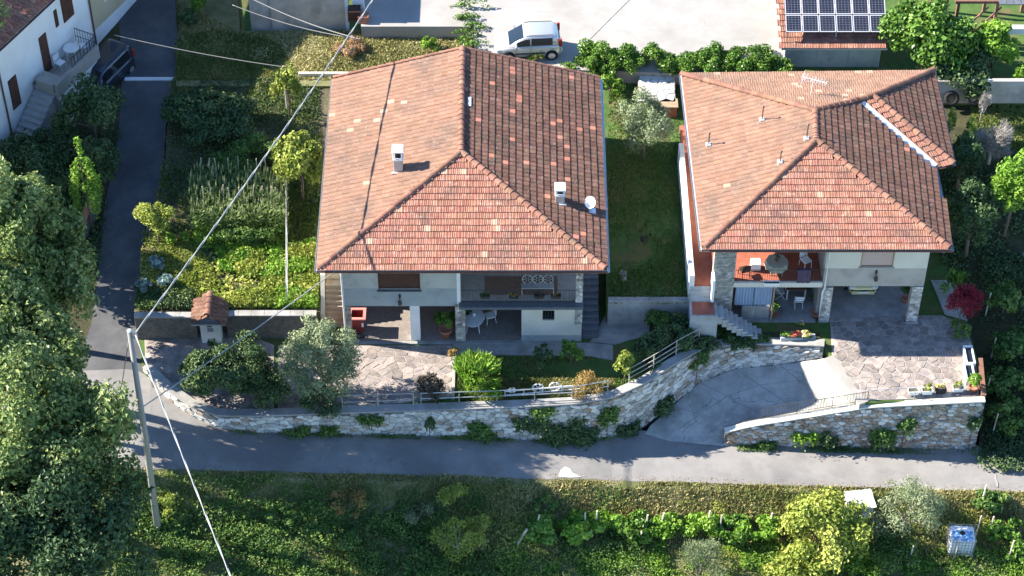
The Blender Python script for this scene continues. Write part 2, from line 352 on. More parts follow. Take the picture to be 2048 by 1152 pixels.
def crown_arrays(c, rx, ry, rz, n, ls, rng, clumps=26, aspect=.6, style='round', crad=.36, tone=.5):
    # clumps of leaves over the shell and inside of an uneven ellipsoid, with gaps between clumps
    d = unit(rng.normal(size=(clumps, 3))); d[:, 2] = np.where(d[:, 2] < -.35, -d[:, 2]*.6, d[:, 2])
    rad = rng.uniform(.45, .95, (clumps, 1))
    if style == 'cone':
        z = rng.uniform(-1, 1, (clumps, 1)); rr = (1-z)*.5*.85+.06; a = rng.uniform(0, 6.28, (clumps, 1))
        cc = np.hstack([np.cos(a)*rr, np.sin(a)*rr, z])
    else: cc = d*rad
    cr = rng.uniform(.6, 1.25, clumps)*crad
    if style == 'cone': cr = cr*((1-cc[:, 2])*.4+.35)
    tn = rng.uniform(0, 1, clumps)
    k = rng.choice(clumps, n, p=cr**2/np.sum(cr**2))
    dd = rng.normal(size=(n, 3)); dd += np.array([0, 0, .45]); dd += cc[k]*.5; dd = unit(dd)
    r_ = cr[k][:, None]*rng.uniform(.35, 1.08, (n, 1))
    Pn = cc[k]+dd*r_
    C = np.array(c)+Pn*np.array([rx, ry, rz])
    N = dd+rng.normal(size=(n, 3))*.55
    along = None
    if style == 'spiky':
        along = unit(Pn+np.array([0, 0, .9])+rng.normal(size=(n, 3))*.35); N = np.cross(along, unit(rng.normal(size=(n, 3))))
    if style == 'olive':
        along = unit(dd+np.array([0, 0, .5])+rng.normal(size=(n, 3))*.6)
    size = ls*rng.uniform(.6, 1.3, n)
    V, Fq = leaf_quads(C, N, size, aspect, rng, along=along)
    t = np.clip(.5+(tn[k]-.5)*.6*tone*2+rng.normal(size=n)*.16, 0, 1)
    return V, Fq, np.repeat(t, 4), np.array(c)+cc*np.array([rx, ry, rz])
NT = [0]
def tree(name, label, px, py, zc, zg, rx, rz, n, leaf, ls=.2, ry=None, clumps=28, aspect=.6, style='round', trunk=.14, bark='bark', cat='tree', group=None, crad=.36, lean=0.0, tone=.5):
    NT[0] += 1; rng = np.random.default_rng(100+NT[0])
    p = P(px, py, zc); ry = ry or rx
    root = thing(name, label, cat, (p.x-lean, p.y, zg), 0, group)
    n = int(n)
    V, Fq, t, cl = crown_arrays((p.x, p.y, zc), rx, ry, rz, n, ls, rng, clumps, aspect, style, crad, tone)
    big_mesh('crown' if cat == 'tree' else 'foliage', V, Fq, LEAF[leaf], root, t)
    if trunk:
        mb = MB(); base = Vector((p.x-lean, p.y, zg-.15)); top = Vector((p.x, p.y, zc+rz*.25))
        mid = base.lerp(top, .5)+Vector((rng.uniform(-.1, .1), rng.uniform(-.1, .1), 0))*rz*.4
        mb.tube([base, mid, top], trunk, 7, 0, trunk*.45)
        for q in cl[rng.permutation(len(cl))[:9]]:
            f = rng.uniform(.35, .8); s_ = base.lerp(mid, f*2) if f < .5 else mid.lerp(top, f*2-1)
            q = Vector(q); m_ = s_.lerp(q, .5)+Vector((0, 0, .08*rz))
            mb.tube([s_, m_, q], trunk*.42, 5, 0, trunk*.12)
        mb.build('trunk' if cat == 'tree' else 'stem', M[bark], root, True)
    return root
def inpoly(x, y, poly):
    c = np.zeros(len(x), bool); n = len(poly); j = n-1
    for i in range(n):
        xi, yi = poly[i][0], poly[i][1]; xj, yj = poly[j][0], poly[j][1]
        c ^= ((yi > y) != (yj > y)) & (x < (xj-xi)*(y-yi)/(yj-yi+1e-12)+xi); j = i
    return c
def scatter(poly, n, rng, noise_sc=None, thr=.0, seed=1):
    xs = [p[0] for p in poly]; ys = [p[1] for p in poly]; X = []; Y = []; got = 0
    while got < n:
        x = rng.uniform(min(xs), max(xs), n*2); y = rng.uniform(min(ys), max(ys), n*2); k = inpoly(x, y, poly)
        if noise_sc: k &= rng.uniform(0, 1, len(x)) < np.clip((vnoise(x, y, noise_sc, seed)-thr)*2.2, .03, 1)
        X.append(x[k]); Y.append(y[k]); got += k.sum()
    return np.concatenate(X)[:n], np.concatenate(Y)[:n]
def cover(name, poly, zf, n, leaf, ls, hmax, seed=1, aspect=.6, nsc=.7, thr=.2, up=.9, parent=None):   # low leafy ground cover
    rng = np.random.default_rng(seed); x, y = scatter(poly, n, rng, nsc, thr, seed)
    hh = vnoise(x, y, nsc, seed)*.7+vnoise(x, y, nsc*3.1, seed+3)*.3
    z = zf(x, y)+hmax*hh*np.sqrt(rng.uniform(0, 1, n))
    C = np.stack([x, y, z], 1); N = rng.normal(size=(n, 3)); N[:, 2] += up
    V, Fq = leaf_quads(C, N, ls*rng.uniform(.6, 1.35, n), aspect, rng)
    t = np.clip(vnoise(x, y, nsc*1.7, seed+8)*.8+.1+rng.normal(size=n)*.15, 0, 1)
    o = big_mesh(name, V, Fq, LEAF[leaf], parent, np.repeat(t, 4)); return tag(o, kind='stuff')
def grass(name, poly, zf, n, leaf='grass', h=.14, wd=.05, seed=1, nsc=.5, thr=.1, tsc=.35):
    rng = np.random.default_rng(seed); x, y = scatter(poly, n, rng, nsc, thr, seed)
    z = zf(x, y)
    hh = h*rng.uniform(.4, 1.3, n)*(.6+.8*vnoise(x, y, .9, seed+2)); a = rng.uniform(0, 6.28, n); ln = rng.uniform(.1, .9, n)*hh
    b = rng.uniform(0, 6.28, n); V = np.empty((n, 3, 3), np.float32); ww = wd*rng.uniform(.5, 1.4, n)
    V[:, 0] = np.stack([x-np.cos(a)*ww, y-np.sin(a)*ww, z-.01], 1); V[:, 1] = np.stack([x+np.cos(a)*ww, y+np.sin(a)*ww, z-.01], 1)
    V[:, 2] = np.stack([x+np.cos(b)*ln, y+np.sin(b)*ln, z+hh], 1)
    t = np.clip(vnoise(x, y, tsc, seed+5)*.7+vnoise(x, y, tsc*4, seed+6)*.3+rng.normal(size=n)*.14, 0, 1)
    o = big_mesh(name, V.reshape(-1, 3), np.arange(3*n).reshape(-1, 3), LEAF[leaf], None, np.repeat(t, 3)); return tag(o, kind='stuff')

# ---------------------------------------------------------------- cells: stones and slabs, each with edges and depth
def clip_half(poly, p, n):
    out = []
    for i in range(len(poly)):
        a = poly[i]; b = poly[(i+1) % len(poly)]
        da = (a[0]-p[0])*n[0]+(a[1]-p[1])*n[1]; db = (b[0]-p[0])*n[0]+(b[1]-p[1])*n[1]
        if da <= 0: out.append(a)
        if (da < 0 < db) or (db < 0 < da):
            t = da/(da-db); out.append((a[0]+(b[0]-a[0])*t, a[1]+(b[1]-a[1])*t))
    return out
def area2(p): return .5*sum(p[i][0]*p[(i+1) % len(p)][1]-p[(i+1) % len(p)][0]*p[i][1] for i in range(len(p)))
def cells(x0, x1, y0, y1, sx, sy, rng, jit=.42, gap=.02, keep=None, stagger=True):
    nx = max(1, int(round((x1-x0)/sx))); ny = max(1, int(round((y1-y0)/sy))); sx = (x1-x0)/nx; sy = (y1-y0)/ny
    seeds = {}
    for j in range(-1, ny+1):
        for i in range(-1, nx+1):
            seeds[i, j] = (x0+(i+.5+(.5*(j % 2)-.25 if stagger else 0)+rng.uniform(-jit, jit))*sx, y0+(j+.5+rng.uniform(-jit, jit))*sy)
    out = []
    for (i, j), s in seeds.items():
        if keep and not keep(*s): continue
        poly = [(x0, y0), (x1, y0), (x1, y1), (x0, y1)]
        for dj in (-2, -1, 0, 1, 2):
            for di in (-2, -1, 0, 1, 2):
                q = seeds.get((i+di, j+dj))
                if q is None or (di == 0 and dj == 0): continue
                n = ((q[0]-s[0])/sx, (q[1]-s[1])/sy)          # metric scaled to the stone proportions
                n = (n[0]/sx, n[1]/sy); L = math.hypot(*n)
                mpt = ((s[0]+q[0])/2, (s[1]+q[1])/2)
                mpt = (mpt[0]-n[0]/L*gap/2, mpt[1]-n[1]/L*gap/2)
                poly = clip_half(poly, mpt, n)
                if len(poly) < 3: break
            if len(poly) < 3: break
        if len(poly) < 3: continue
        poly = [p for k, p in enumerate(poly) if math.dist(p, poly[k-1]) > .012]
        if len(poly) >= 3 and area2(poly) > sx*sy*.12: out.append((s, poly))
    return out
def slab_geom(poly, fn, h, bev, rng, tilt=.0):     # fn(u, v, h) -> place; outer ring at depth 0, upper ring drawn in by bev
    n = len(poly); cx = sum(p[0] for p in poly)/n; cy = sum(p[1] for p in poly)/n
    ta, tb = rng.uniform(-tilt, tilt), rng.uniform(-tilt, tilt)
    top = []
    for p in poly:
        d = math.hypot(cx-p[0], cy-p[1])+1e-6; k = min(.6, bev/d)
        top.append((p[0]+(cx-p[0])*k, p[1]+(cy-p[1])*k))
    vs = [fn(p[0], p[1], -.02) for p in poly]+[fn(p[0], p[1], h*.65) for p in poly]+[fn(p[0], p[1], h+(p[0]-cx)*ta+(p[1]-cy)*tb) for p in top]
    fs = [(i, (i+1) % n, n+(i+1) % n, n+i) for i in range(n)]+[(n+i, n+(i+1) % n, 2*n+(i+1) % n, 2*n+i) for i in range(n)]+[tuple(range(2*n, 3*n))]
    return vs, fs
def lay(name, cl, fn, h, bev, mats, parent, rng, tilt=0., limit=300, hvar=.3, weights=None):
    # the pieces nearest the viewer are parts of their own, the rest one joined part
    camp = Vector(cam.location)
    cl = sorted(cl, key=lambda c: -abs(area2(c[1]))) if len(cl) > limit else cl
    rest = [MB() for _ in mats]
    for k, (s, poly) in enumerate(cl):
        mi = rng.choices(range(len(mats)), weights)[0] if weights else rng.randrange(len(mats))
        vs, fs = slab_geom(poly, fn, h*rng.uniform(1-hvar, 1+hvar), bev, rng, tilt)
        if k < limit:
            MB().add(vs, fs).build(name, mats[mi], parent)
        else: rest[0].add(vs, fs, mi)
    if rest[0].v: tag(rest[0].build(name+'_mass', mats, parent), kind='stuff')

# ---------------------------------------------------------------- roof tiles
def tile_template(wd, ln, lift=.045, th=.028):
    xs = [0, .10, .28, .5, .72, .90, 1.0]; hs = [.0, .026, .006, .022, .006, .026, .0]
    V = []
    for (y, z) in ((0, lift), (ln, 0)):
        V += [((x-.5)*wd, y, z+h) for x, h in zip(xs, hs)]
    V += [((x-.5)*wd, 0, lift+h-th-.012) for x, h in zip(xs, hs)]
    Fq = [(i, i+1, 8+i, 7+i) for i in range(6)]+[(14+i, 15+i, i+1, i) for i in range(6)]
    return np.array(V, np.float32), np.array(Fq, np.int32)
def tile_face(pts, wd=.30, gauge=.345, inset=.02, rng=None, stagger=True):
    pts = [Vector(p) for p in pts]; n = Vector((0, 0, 0))
    for i in range(len(pts)): n += pts[i].cross(pts[(i+1) % len(pts)])
    n.normalize()
    if n.z < 0: n = -n
    up = (Vector((0, 0, 1))-n*n.z).normalized(); e = up.cross(n).normalized()
    o = min(pts, key=lambda p: p.z)
    uv = [((p-o).dot(e), (p-o).dot(up)) for p in pts]
    u0 = min(a for a, b in uv); u1 = max(a for a, b in uv); v1 = max(b for a, b in uv)
    out = []
    j = 0
    while j*gauge < v1+.02:
        u = u0-wd*2+(wd*.5 if (stagger and j % 2) else 0)
        while u < u1+wd:
            u += wd
            c = (u, j*gauge+gauge*.5)
            if inpoly(np.array([c[0]]), np.array([c[1]]), uv)[0]:
                jx = rng.uniform(-.008, .008); p = o+e*(u+jx)+up*(j*gauge-.03+rng.uniform(-.008, .008))+n*(.03+rng.uniform(0, .008))
                yaw = rng.uniform(-.012, .012)
                ee = (e+up*yaw).normalized(); uu = n.cross(ee).normalized()
                m = Matrix(((ee.x, uu.x, n.x, p.x), (ee.y, uu.y, n.y, p.y), (ee.z, uu.z, n.z, p.z), (0, 0, 0, 1)))
                out.append((m, p))
        j += 1
    return out
def lay_tiles(faces, parent, rng, limit=300, wd=.30, gauge=.345, special=None, name='roof_tile', avoid=None):
    """faces: list of (points, material, special material or None, chance)"""
    LT = {}
    for fc in faces:
        l_ = fc[4] if len(fc) > 4 else .045
        if l_ not in LT: LT[l_] = tile_template(wd, gauge*1.2, l_)
    TF = LT[next(iter(LT))][1]; meshes = {}
    off = root_off(parent); camp = Vector(cam.location); allt = []
    for k, fc in enumerate(faces):
        pts, m_, sp, ch = fc[:4]; l_ = fc[4] if len(fc) > 4 else .045
        for (mt, p) in tile_face(pts, wd, gauge, rng=rng, stagger=l_ != .04001):
            if avoid:
                a_, b_ = avoid; dd = (b_-a_).normalized(); c_ = p+Vector((mt[0][1], mt[1][1], mt[2][1]))*.2; w_ = (c_-a_)-dd*((c_-a_).dot(dd)); w_.z *= .3
                if w_.length < .26 and (c_-a_).dot(dd) > .1: continue
            mm = m_
            if sp is not None and rng.random() < ch: mm = sp
            n = Vector((mt[0][2], mt[1][2], mt[2][2])); vw = (camp-p)
            allt.append((-(n.dot(vw.normalized()))/vw.length, mt, mm, l_))
    allt.sort(key=lambda t: t[0])
    def mesh_for(mm, l_):
        TV = LT[l_][0]
        if (mm.name, l_) not in meshes:
            me = bpy.data.meshes.new(name); me.from_pydata([tuple(v) for v in TV], [], [tuple(int(i) for i in f) for f in TF]); me.materials.append(mm); meshes[mm.name, l_] = me
        return meshes[mm.name, l_]
    for t in allt[:limit]:
        o = link(name, mesh_for(t[2], t[3]), parent); m = t[1].copy(); m.translation -= off; o.matrix_local = m
    rest = allt[limit:]
    if rest:
        mats = []; Vs = []; Fs = []; mi = []
        for i, t in enumerate(rest):
            if t[2] not in mats: mats.append(t[2])
            A = np.array(t[1]); TV = LT[t[3]][0]; Vs.append(TV@A[:3, :3].T+A[:3, 3]); Fs.append(TF+i*21); mi += [mats.index(t[2])]*len(TF)
        tag(big_mesh(name+'_mass', np.concatenate(Vs), np.concatenate(Fs), mats, parent, mi=mi), kind='stuff')
def ridge_line(a, b, parent, rng, r=.15, ln=.36, name='ridge_tile', up=.055):
    a = Vector(a); b = Vector(b); d = (b-a); L = d.length; d.normalize(); k = max(1, int(L/ln)); off = root_off(parent)
    key = 'ridge%.2f' % r
    me = bpy.data.meshes.get(key)
    if me is None:
        mb = MB(); rr = []
        for (y, q, z) in ((0, 1.12, .015), (ln*1.1, .92, 0)):
            rr.append([(q*r*math.cos(t), y, q*r*math.sin(t)*.85+z) for t in [math.pi*i/7 for i in range(8)]])
        mb.grid(rr); mb.f.append(tuple(range(8))); mb.m.append(0)
        me = bpy.data.meshes.new(key); me.from_pydata(mb.v, [], mb.f); me.materials.append(M['ridge'])
    side = d.cross(Vector((0, 0, 1))).normalized(); nn = side.cross(d).normalized()
    for i in range(k):
        p = a+d*(i*L/k)+nn*(up+rng.uniform(0, .01)); yw = rng.uniform(-.02, .02); dd = (d+side*yw).normalized(); s2 = dd.cross(nn).normalized()
        o = link(name, me, parent); p = p-off
        o.matrix_local = Matrix(((s2.x, dd.x, nn.x, p.x), (s2.y, dd.y, nn.y, p.y), (s2.z, dd.z, nn.z, p.z), (0, 0, 0, 1)))
# ================================================================ THE SETTING
rng = random.Random(11)
ZB = -5.0
def zra(x): return np.interp(1024+41.8*np.asarray(x), ZPX, ZZ)
ZPX = [200, 300, 440, 520, 900, 1150, 1225, 1500, 1950, 2200, 3000]; ZZ = [-.1, -.15, -.6, -.95, -1.75, -2.45, -2.65, -2.95, -3.2, -3.4, -4.2]
def zr(x): return float(zra(x))
def struct(mb, name, m, parent=None, smooth=False):
    o = mb.build(name, m, parent, smooth)
    return tag(o, kind='structure') if parent is None else o
def patch(name, rows, m, nx=14, ny=30, amp=.03, skirt=ZB, seed=1):
    """rows: (py, px_left, px_right, z_left, z_right), near to far"""
    py = [r[0] for r in rows]
    t = np.linspace(0, len(rows)-1, ny); G = []
    pts = [(P(r[1], r[0], r[3]), P(r[2], r[0], r[4])) for r in rows]
    for q in t:
        i = min(int(q), len(rows)-2); f = q-i
        a = pts[i][0].lerp(pts[i+1][0], f); b = pts[i][1].lerp(pts[i+1][1], f); row = []
        for k in range(nx):
            p = a.lerp(b, k/(nx-1)); p.z += amp*(float(vnoise(p.x, p.y, .8, seed))-.5)*2*(1 if 0 < k < nx-1 else .3); row.append(p)
        G.append(row)
    mb = MB(); mb.grid(G)
    ring = G[0]+[r[-1] for r in G[1:]]+G[-1][::-1][1:]+[r[0] for r in G[::-1]][1:]
    n = len(ring); mb.add(ring+[Vector((p.x, p.y, skirt)) for p in ring], [(i, (i+1) % n, n+(i+1) % n, n+i) for i in range(n)][:-1])
    o = struct(mb, name, m); GA = np.array([[(p.x, p.y, p.z) for p in r] for r in G]).reshape(-1, 3)
    def zf(x, y):
        x = np.atleast_1d(x).astype(float); y = np.atleast_1d(y).astype(float); out = np.empty(len(x))
        for s in range(0, len(x), 4000):
            d = (GA[None, :, 0]-x[s:s+4000, None])**2+(GA[None, :, 1]-y[s:s+4000, None])**2
            k = np.argpartition(d, 3, 1)[:, :3]; w_ = 1/(np.take_along_axis(d, k, 1)+.02); zz = GA[k, 2]; out[s:s+4000] = (zz*w_).sum(1)/w_.sum(1)
        return out
    return o, zf, [(p.x, p.y) for p in ring]
def zc(z): return lambda x, y: np.full(np.shape(x), z)
def poly2(pts, z): return [(P(a, b, z).x, P(a, b, z).y) for a, b in pts]
# ground far and wide
g = []
for j in range(41):
    y = -160+j*10
    g.append([Vector((x, y, float(np.interp(y, [-60, -10, 20, 55, 240], [-11, -5.6, -5.2, 1.5, 9]))+(.5 if abs(x) > 60 else 0)*float(vnoise(x, y, .05, 2)))) for x in range(-200, 201, 10)])
mb = MB(); mb.grid(g); struct(mb, 'ground', M['lawn'])
# road
T = [(-250,742),(150,742),(250,738),(290,742),(345,790),(400,832),(450,848),(520,856),(700,860),(900,864),(1150,870),(1290,860),(1440,880),(1700,886),(1950,890),(2200,900)]
Bt = [(-250,930),(150,935),(250,938),(520,942),(800,950),(1000,955),(1300,962),(1600,972),(2048,983),(2200,988)]
rows = [[], [], [], [], []]
edge = []
for px in range(-250, 2201, 25):
    a = PR(px, np.interp(px, *zip(*T))); b = PR(px, np.interp(px, *zip(*Bt))+1.2*math.sin(px*.031)+.8*math.sin(px*.11)); edge.append(b)
    for k in range(5):
        p = a.lerp(b, k/4); p.z = zr(p.x)+[0, .02, .03, .02, 0][k]; rows[k].append(p)
mb = MB(); mb.grid(rows[::-1]); struct(mb, 'road', M['asphalt'])
EX = np.array([p.x for p in edge]); EY = np.array([p.y for p in edge])
def bankz(x, y):
    d = np.interp(x, EX, EY)-np.asarray(y)
    return zra(x)-np.interp(d, [-.5, 0, .4, 2.2, 5, 9, 16, 60], [0, .01, .08, 1.25, 1.65, 2.5, 3.6, 10])
# bank, vine terrace and slope below the road
rows = []
for d in [-.3, 0, .2, .4, .8, 1.2, 1.7, 2.2, 3, 4, 5, 6, 7.5, 9, 11, 13, 16, 22, 30]:
    r_ = []
    for x in np.linspace(-34, 34, 90):
        y = float(np.interp(x, EX, EY))-d; z = float(bankz(x, y))-(.06 if d < 0 else 0)+(.16*(float(vnoise(x, y, 1.1, 4))-.5) if d > .3 else 0)
        r_.append(Vector((x, y, z)))
    rows.append(r_)
mb = MB(); mb.grid(rows[::-1]); struct(mb, 'bank', M['verge'])
# terrace carrying both houses
TP = [(275,655),(285,742),(335,786),(385,820),(440,834),(520,829),(700,822),(900,812),(1050,805),(1150,797),(1225,785),(1290,752),(1340,717),(1400,692),(1480,687),(1640,686),(1660,708),(1722,806),(1850,801),(1962,796),(1955,720),(1935,650),(1895,560),(1895,400),(275,400)]
mb = MB(); mb.prism([P(a, b, -.02) for a, b in TP], ZB); struct(mb, 'terrace', M['lawn'])
# lane climbing on the left
lane_rows = [(775,120,322,-.16,-.16),(700,165,288,-.1,-.1),(640,185,270,0,0),(560,195,279,.35,.35),(440,205,292,.85,.85),(350,222,326,1.25,1.25),(250,238,332,1.7,1.7),(155,244,360,2.15,2.15),(0,236,350,2.85,2.85),(-120,230,342,3.3,3.3)]
_, lanez, _ = patch('lane', lane_rows, M['lane'], 8, 40, .008)
patch('hillside', [(r[0], -500, r[1]+4, r[3]-.1+.3, r[3]-.02) for r in lane_rows], M['under'], 14, 30, .08)
# stone drain strip across the lane
mb = MB(); a = P(249,157,2.19); b = P(358,157,2.19); mb.bbox(a.x, b.x, a.y-.12, a.y+.12, 1.9, 2.2, .01); tag(mb.build('drain_strip', M['plaster_white']), kind='structure')
# gardens
_, lgz, LG = patch('vegetable_garden', [(624,268,640,1.45,1.45),(540,281,640,1.5,1.5),(440,294,643,1.65,1.65),(330,330,652,1.9,1.9),(250,334,660,2.1,2.1),(160,360,668,2.3,2.3)], M['soil'], 22, 40, .05)
_, mgz, MG = patch('side_garden', [(600,1213,1380,1.5,1.5),(480,1211,1378,1.7,1.7),(330,1206,1374,2.0,2.0),(170,1196,1368,2.4,2.4),(100,1196,1368,2.5,2.5)], M['lawn'], 14, 40, .05)
mb = MB(); mb.prism([P(a, b, 2.38) for a, b in [(352,172),(940,172),(940,50),(700,62),(480,62),(470,-120),(350,-120)]], ZB); struct(mb, 'back_lawn', M['lawn_dry'])
mb = MB(); mb.prism([P(a, b, 3.2) for a, b in [(722,53),(948,53),(948,119),(1010,122),(1160,140),(1570,155),(1570,-150),(722,-150)]], ZB); struct(mb, 'concrete_yard', M['concrete'])
mb = MB(); mb.prism([P(a, b, 2.4) for a, b in [(1160,175),(1960,200),(2300,200),(2300,-200),(1560,-200),(1500,100),(1160,100)]], ZB); struct(mb, 'upper_ground', M['lawn'])
_, rgz, RG = patch('right_garden', [(903,1958,2400,-3.1,-3.3),(800,1962,2400,-2.6,-2.9),(700,1950,2400,-1.9,-2.4),(600,1915,2400,-.8,-1.4),(520,1880,2400,-.1,-.4),(420,1870,2400,.8,.6),(300,1870,2400,1.6,1.5),(150,1870,2400,2.3,2.3)], M['under'], 24, 40, .08)
# ramp from the road to the right house
RL = [(1283,878,-2.76),(1300,852,-2.66),(1345,812,-2.42),(1400,765,-2.1),(1470,738,-1.75),(1560,730,-1.3),(1652,716,-.4)]
RRt = [(1447,893,-2.84),(1470,876,-2.74),(1510,862,-2.5),(1560,850,-2.2),(1620,838,-1.8),(1675,826,-1.25),(1722,812,-.4)]
rows = []
for k in range(7):
    a = P(*RL[k]); b = P(*RRt[k]); rows.append([a.lerp(b, i/6)+Vector((0, 0, .03*(1-abs(i/3-1)))) for i in range(7)])
mb = MB(); mb.grid([r[::1] for r in rows]); struct(mb, 'ramp', M['ramp'])
# expansion joints of the ramp, raised a little as mortar lines
mb = MB()
for k in (2, 3, 4, 5):
    mb.tube([p+Vector((0, 0, .004)) for p in rows[k]], .018, 5)
for i in (2, 4): mb.tube([r[i]+Vector((0, 0, .004)) for r in rows[1:]], .014, 5)
tag(mb.build('ramp_joints', M['walk']), kind='structure')
# flower bed on top of the wall between the houses
mb = MB(); mb.prism([P(*q) for q in [(1290,748,.25),(1340,712,.38),(1400,690,.18),(1480,686,-.01),(1640,684,.05),(1640,666,.06),(1500,664,.06),(1400,636,.4),(1300,640,.3)]], ZB); struct(mb, 'flower_bed', M['under'])

# ---------------------------------------------------------------- retaining walls: each stone its own piece
def wall_path(pts, n=1):
    return [(P(a, b, z), t) for a, b, z, t in pts]
def retaining_wall(label, path, thick, sx, sy, mats, weights, cap, capw=.42, limit=300, seed=3, cat='stone wall'):
    r_ = random.Random(seed)
    f = [p for p, t in path]; tz = [t for p, t in path]; L = [0]
    for i in range(1, len(f)): L.append(L[-1]+(f[i].xy-f[i-1].xy).length)
    nr = []
    for i in range(len(f)):
        a = f[max(i-1, 0)]; b = f[min(i+1, len(f)-1)]; d = (b-a); nn = Vector((d.y, -d.x, 0)).normalized(); nr.append(nn)
    def at(u):
        u = min(max(u, 0), L[-1]-1e-6); i = max(k for k in range(len(L)-1) if L[k] <= u); q = (u-L[i])/(L[i+1]-L[i])
        return f[i].lerp(f[i+1], q), tz[i]*(1-q)+tz[i+1]*q, nr[i].lerp(nr[i+1], q).normalized()
    root = thing('stone_wall', label, cat, f[len(f)//2])
    mb = MB(); n = int(L[-1]/.5)+2; A = []; B = []; C = []; D = []
    for k in range(n):
        p, t, nn = at(L[-1]*k/(n-1)); A.append(Vector((p.x, p.y, p.z-.4))); B.append(Vector((p.x, p.y, t))); C.append(Vector((p.x, p.y, t))-nn*thick); D.append(Vector((p.x, p.y, p.z-.4))-nn*thick)
    mb.grid([A, B, C, D]); e = lambda i: [A[i], B[i], C[i], D[i]]
    mb.add(e(0), [(3, 2, 1, 0)]); mb.add(e(-1), [(0, 1, 2, 3)])
    mb.build('wall_core', M['mortar_dark'], root)
    if cap:
        mb = MB(); ring = []
        for k in range(n):
            p, t, nn = at(L[-1]*k/(n-1)); q = Vector((p.x, p.y, t)); j = r_.uniform(-.008, .008)
            ring.append([q+nn*.05+Vector((0,0,.002)), q+nn*(.05+j)+Vector((0, 0, .06)), q+nn*.03+Vector((0, 0, .08)), q-nn*(capw-.05)+Vector((0, 0, .08)), q-nn*(capw-.03)+Vector((0, 0, .002))])
        mb.loft(ring); mb.build('coping', M[cap], root)
    hm = max(t-p.z for p, t in path)
    def fn(u, v, h):
        p, t, nn = at(u); return Vector((p.x, p.y, p.z+v-.03))+nn*h
    cl = cells(0, L[-1], 0, hm+.1, sx, sy, r_, .40, .022, keep=lambda u, v: 0 <= u <= L[-1] and v < (at(u)[1]-at(u)[0].z)-.02)
    cc = []
    for s, poly in cl:
        p, t, nn = at(s[0]); poly = clip_half(poly, (0, t-p.z-.012), (0, 1))
        if len(poly) >= 3: cc.append((s, poly))
    lay('stone', cc, fn, .055, .03, [M[m_] for m_ in mats], root, r_, .12, limit, .6, weights)
    return root, at, L[-1]
WA = [(288,745,-.16,.2),(335,795,-.3,.22),(385,832,-.45,.2),(440,855,-.62,.18),(520,864,-.97,.14),(700,868,-1.36,.12),(900,873,-1.78,.12),(1050,879,-2.2,.12),(1150,881,-2.47,.12),(1225,873,-2.67,.14),(1285,852,-2.74,.3),(1345,808,-2.45,.42),(1400,763,-2.13,.2),(1470,736,-1.78,-.1),(1560,728,-1.33,.04),(1645,714,-.45,.3)]
wallA, atA, LA = retaining_wall('long pale stone retaining wall curving from the lane and on up beside the ramp', wall_path(WA), .38, .36, .22, ['stone_pale', 'stone', 'stone_brown'], [6, 4, 1.2], 'walk', .46, 300, 5)
WB = [(1447,889,-2.9,-2.05),(1500,890,-2.96,-1.6),(1600,892,-3.02,-1.0),(1720,894,-3.08,-.26),(1850,896,-3.14,.02),(1949,897,-3.2,.16)]
wallB, atB, LB = retaining_wall('tall grey brown stone retaining wall holding up the terrace of the right house', wall_path(WB), .4, .31, .19, ['stone_brown', 'stone', 'stone_pale'], [5, 4, 2.2], 'plaster_cream', .32, 300, 9)
# right return of that wall with a rosy coping
mb = MB(); a = P(1962,797,.1); b = P(1955,722,.1); a = Vector((a.x, a.y+.02, 0)); b = Vector((b.x, b.y, 0))
mb.extr([Vector((a.x, a.y, -3.3)), Vector((a.x, a.y, .32)), Vector((b.x, b.y, .32)), Vector((b.x, b.y, -3.3))], (.22, 0, 0))
o = mb.build('side_wall', M['ridge']); tag(o, 'low rose coloured parapet wall on the right edge of the paved terrace', 'wall')
# front wall of the side garden and of the vegetable garden
def simple_wall(name, label, a, b, z0, z1, th, m, capm, cat='wall'):
    a = Vector(a); b = Vector(b); d = (b-a); L = d.length; rz = math.atan2(d.y, d.x)
    r_ = thing(name, label, cat, (a.x, a.y, z0), rz); mb = MB()
    mb.bbox(0, L, -th, 0, 0, z1-z0, .015); mb.build('wall_body', M[m], r_, local=True)
    if capm:
        mb = MB(); k = int(L/.6)
        for i in range(k):
            mb.bbox(i*L/k+.004, (i+1)*L/k-.004, -th-.04, .04, z1-z0+.002, z1-z0+.07, .012)
        mb.build('coping', M[capm], r_, local=True)
    return r_
simple_wall('garden_wall', 'low grey concrete wall closing the front of the grass between the two houses', P(1216,600,1.5), P(1380,600,1.5), -.1, 1.62, .22, 'walk', 'walk')
simple_wall('garden_wall', 'dark stone garden wall with pale coping right of the tiled gate pier', P(452,626,1.45), P(634,626,1.45), -.1, 1.55, .3, 'mortar_dark', 'walk')
simple_wall('garden_wall', 'dark garden wall between the lane and the tiled gate pier', P(270,628,1.45), P(392,628,1.45), -.1, 1.5, .3, 'mortar_dark', 'walk')
a = P(160,472,1.0); b = P(192,398,1.3); simple_wall('garden_wall', 'short wall with orange coping beside the lane, half hidden by the big trees', a, b, .6, 1.9, .3, 'mortar_dark', 'tile_new')
simple_wall('garden_wall', 'narrow pale edging wall behind the upper left corner of the left roof', P(598,150,2.38), P(715,150,2.38), 2.2, 2.62, .16, 'plaster_cream', None)

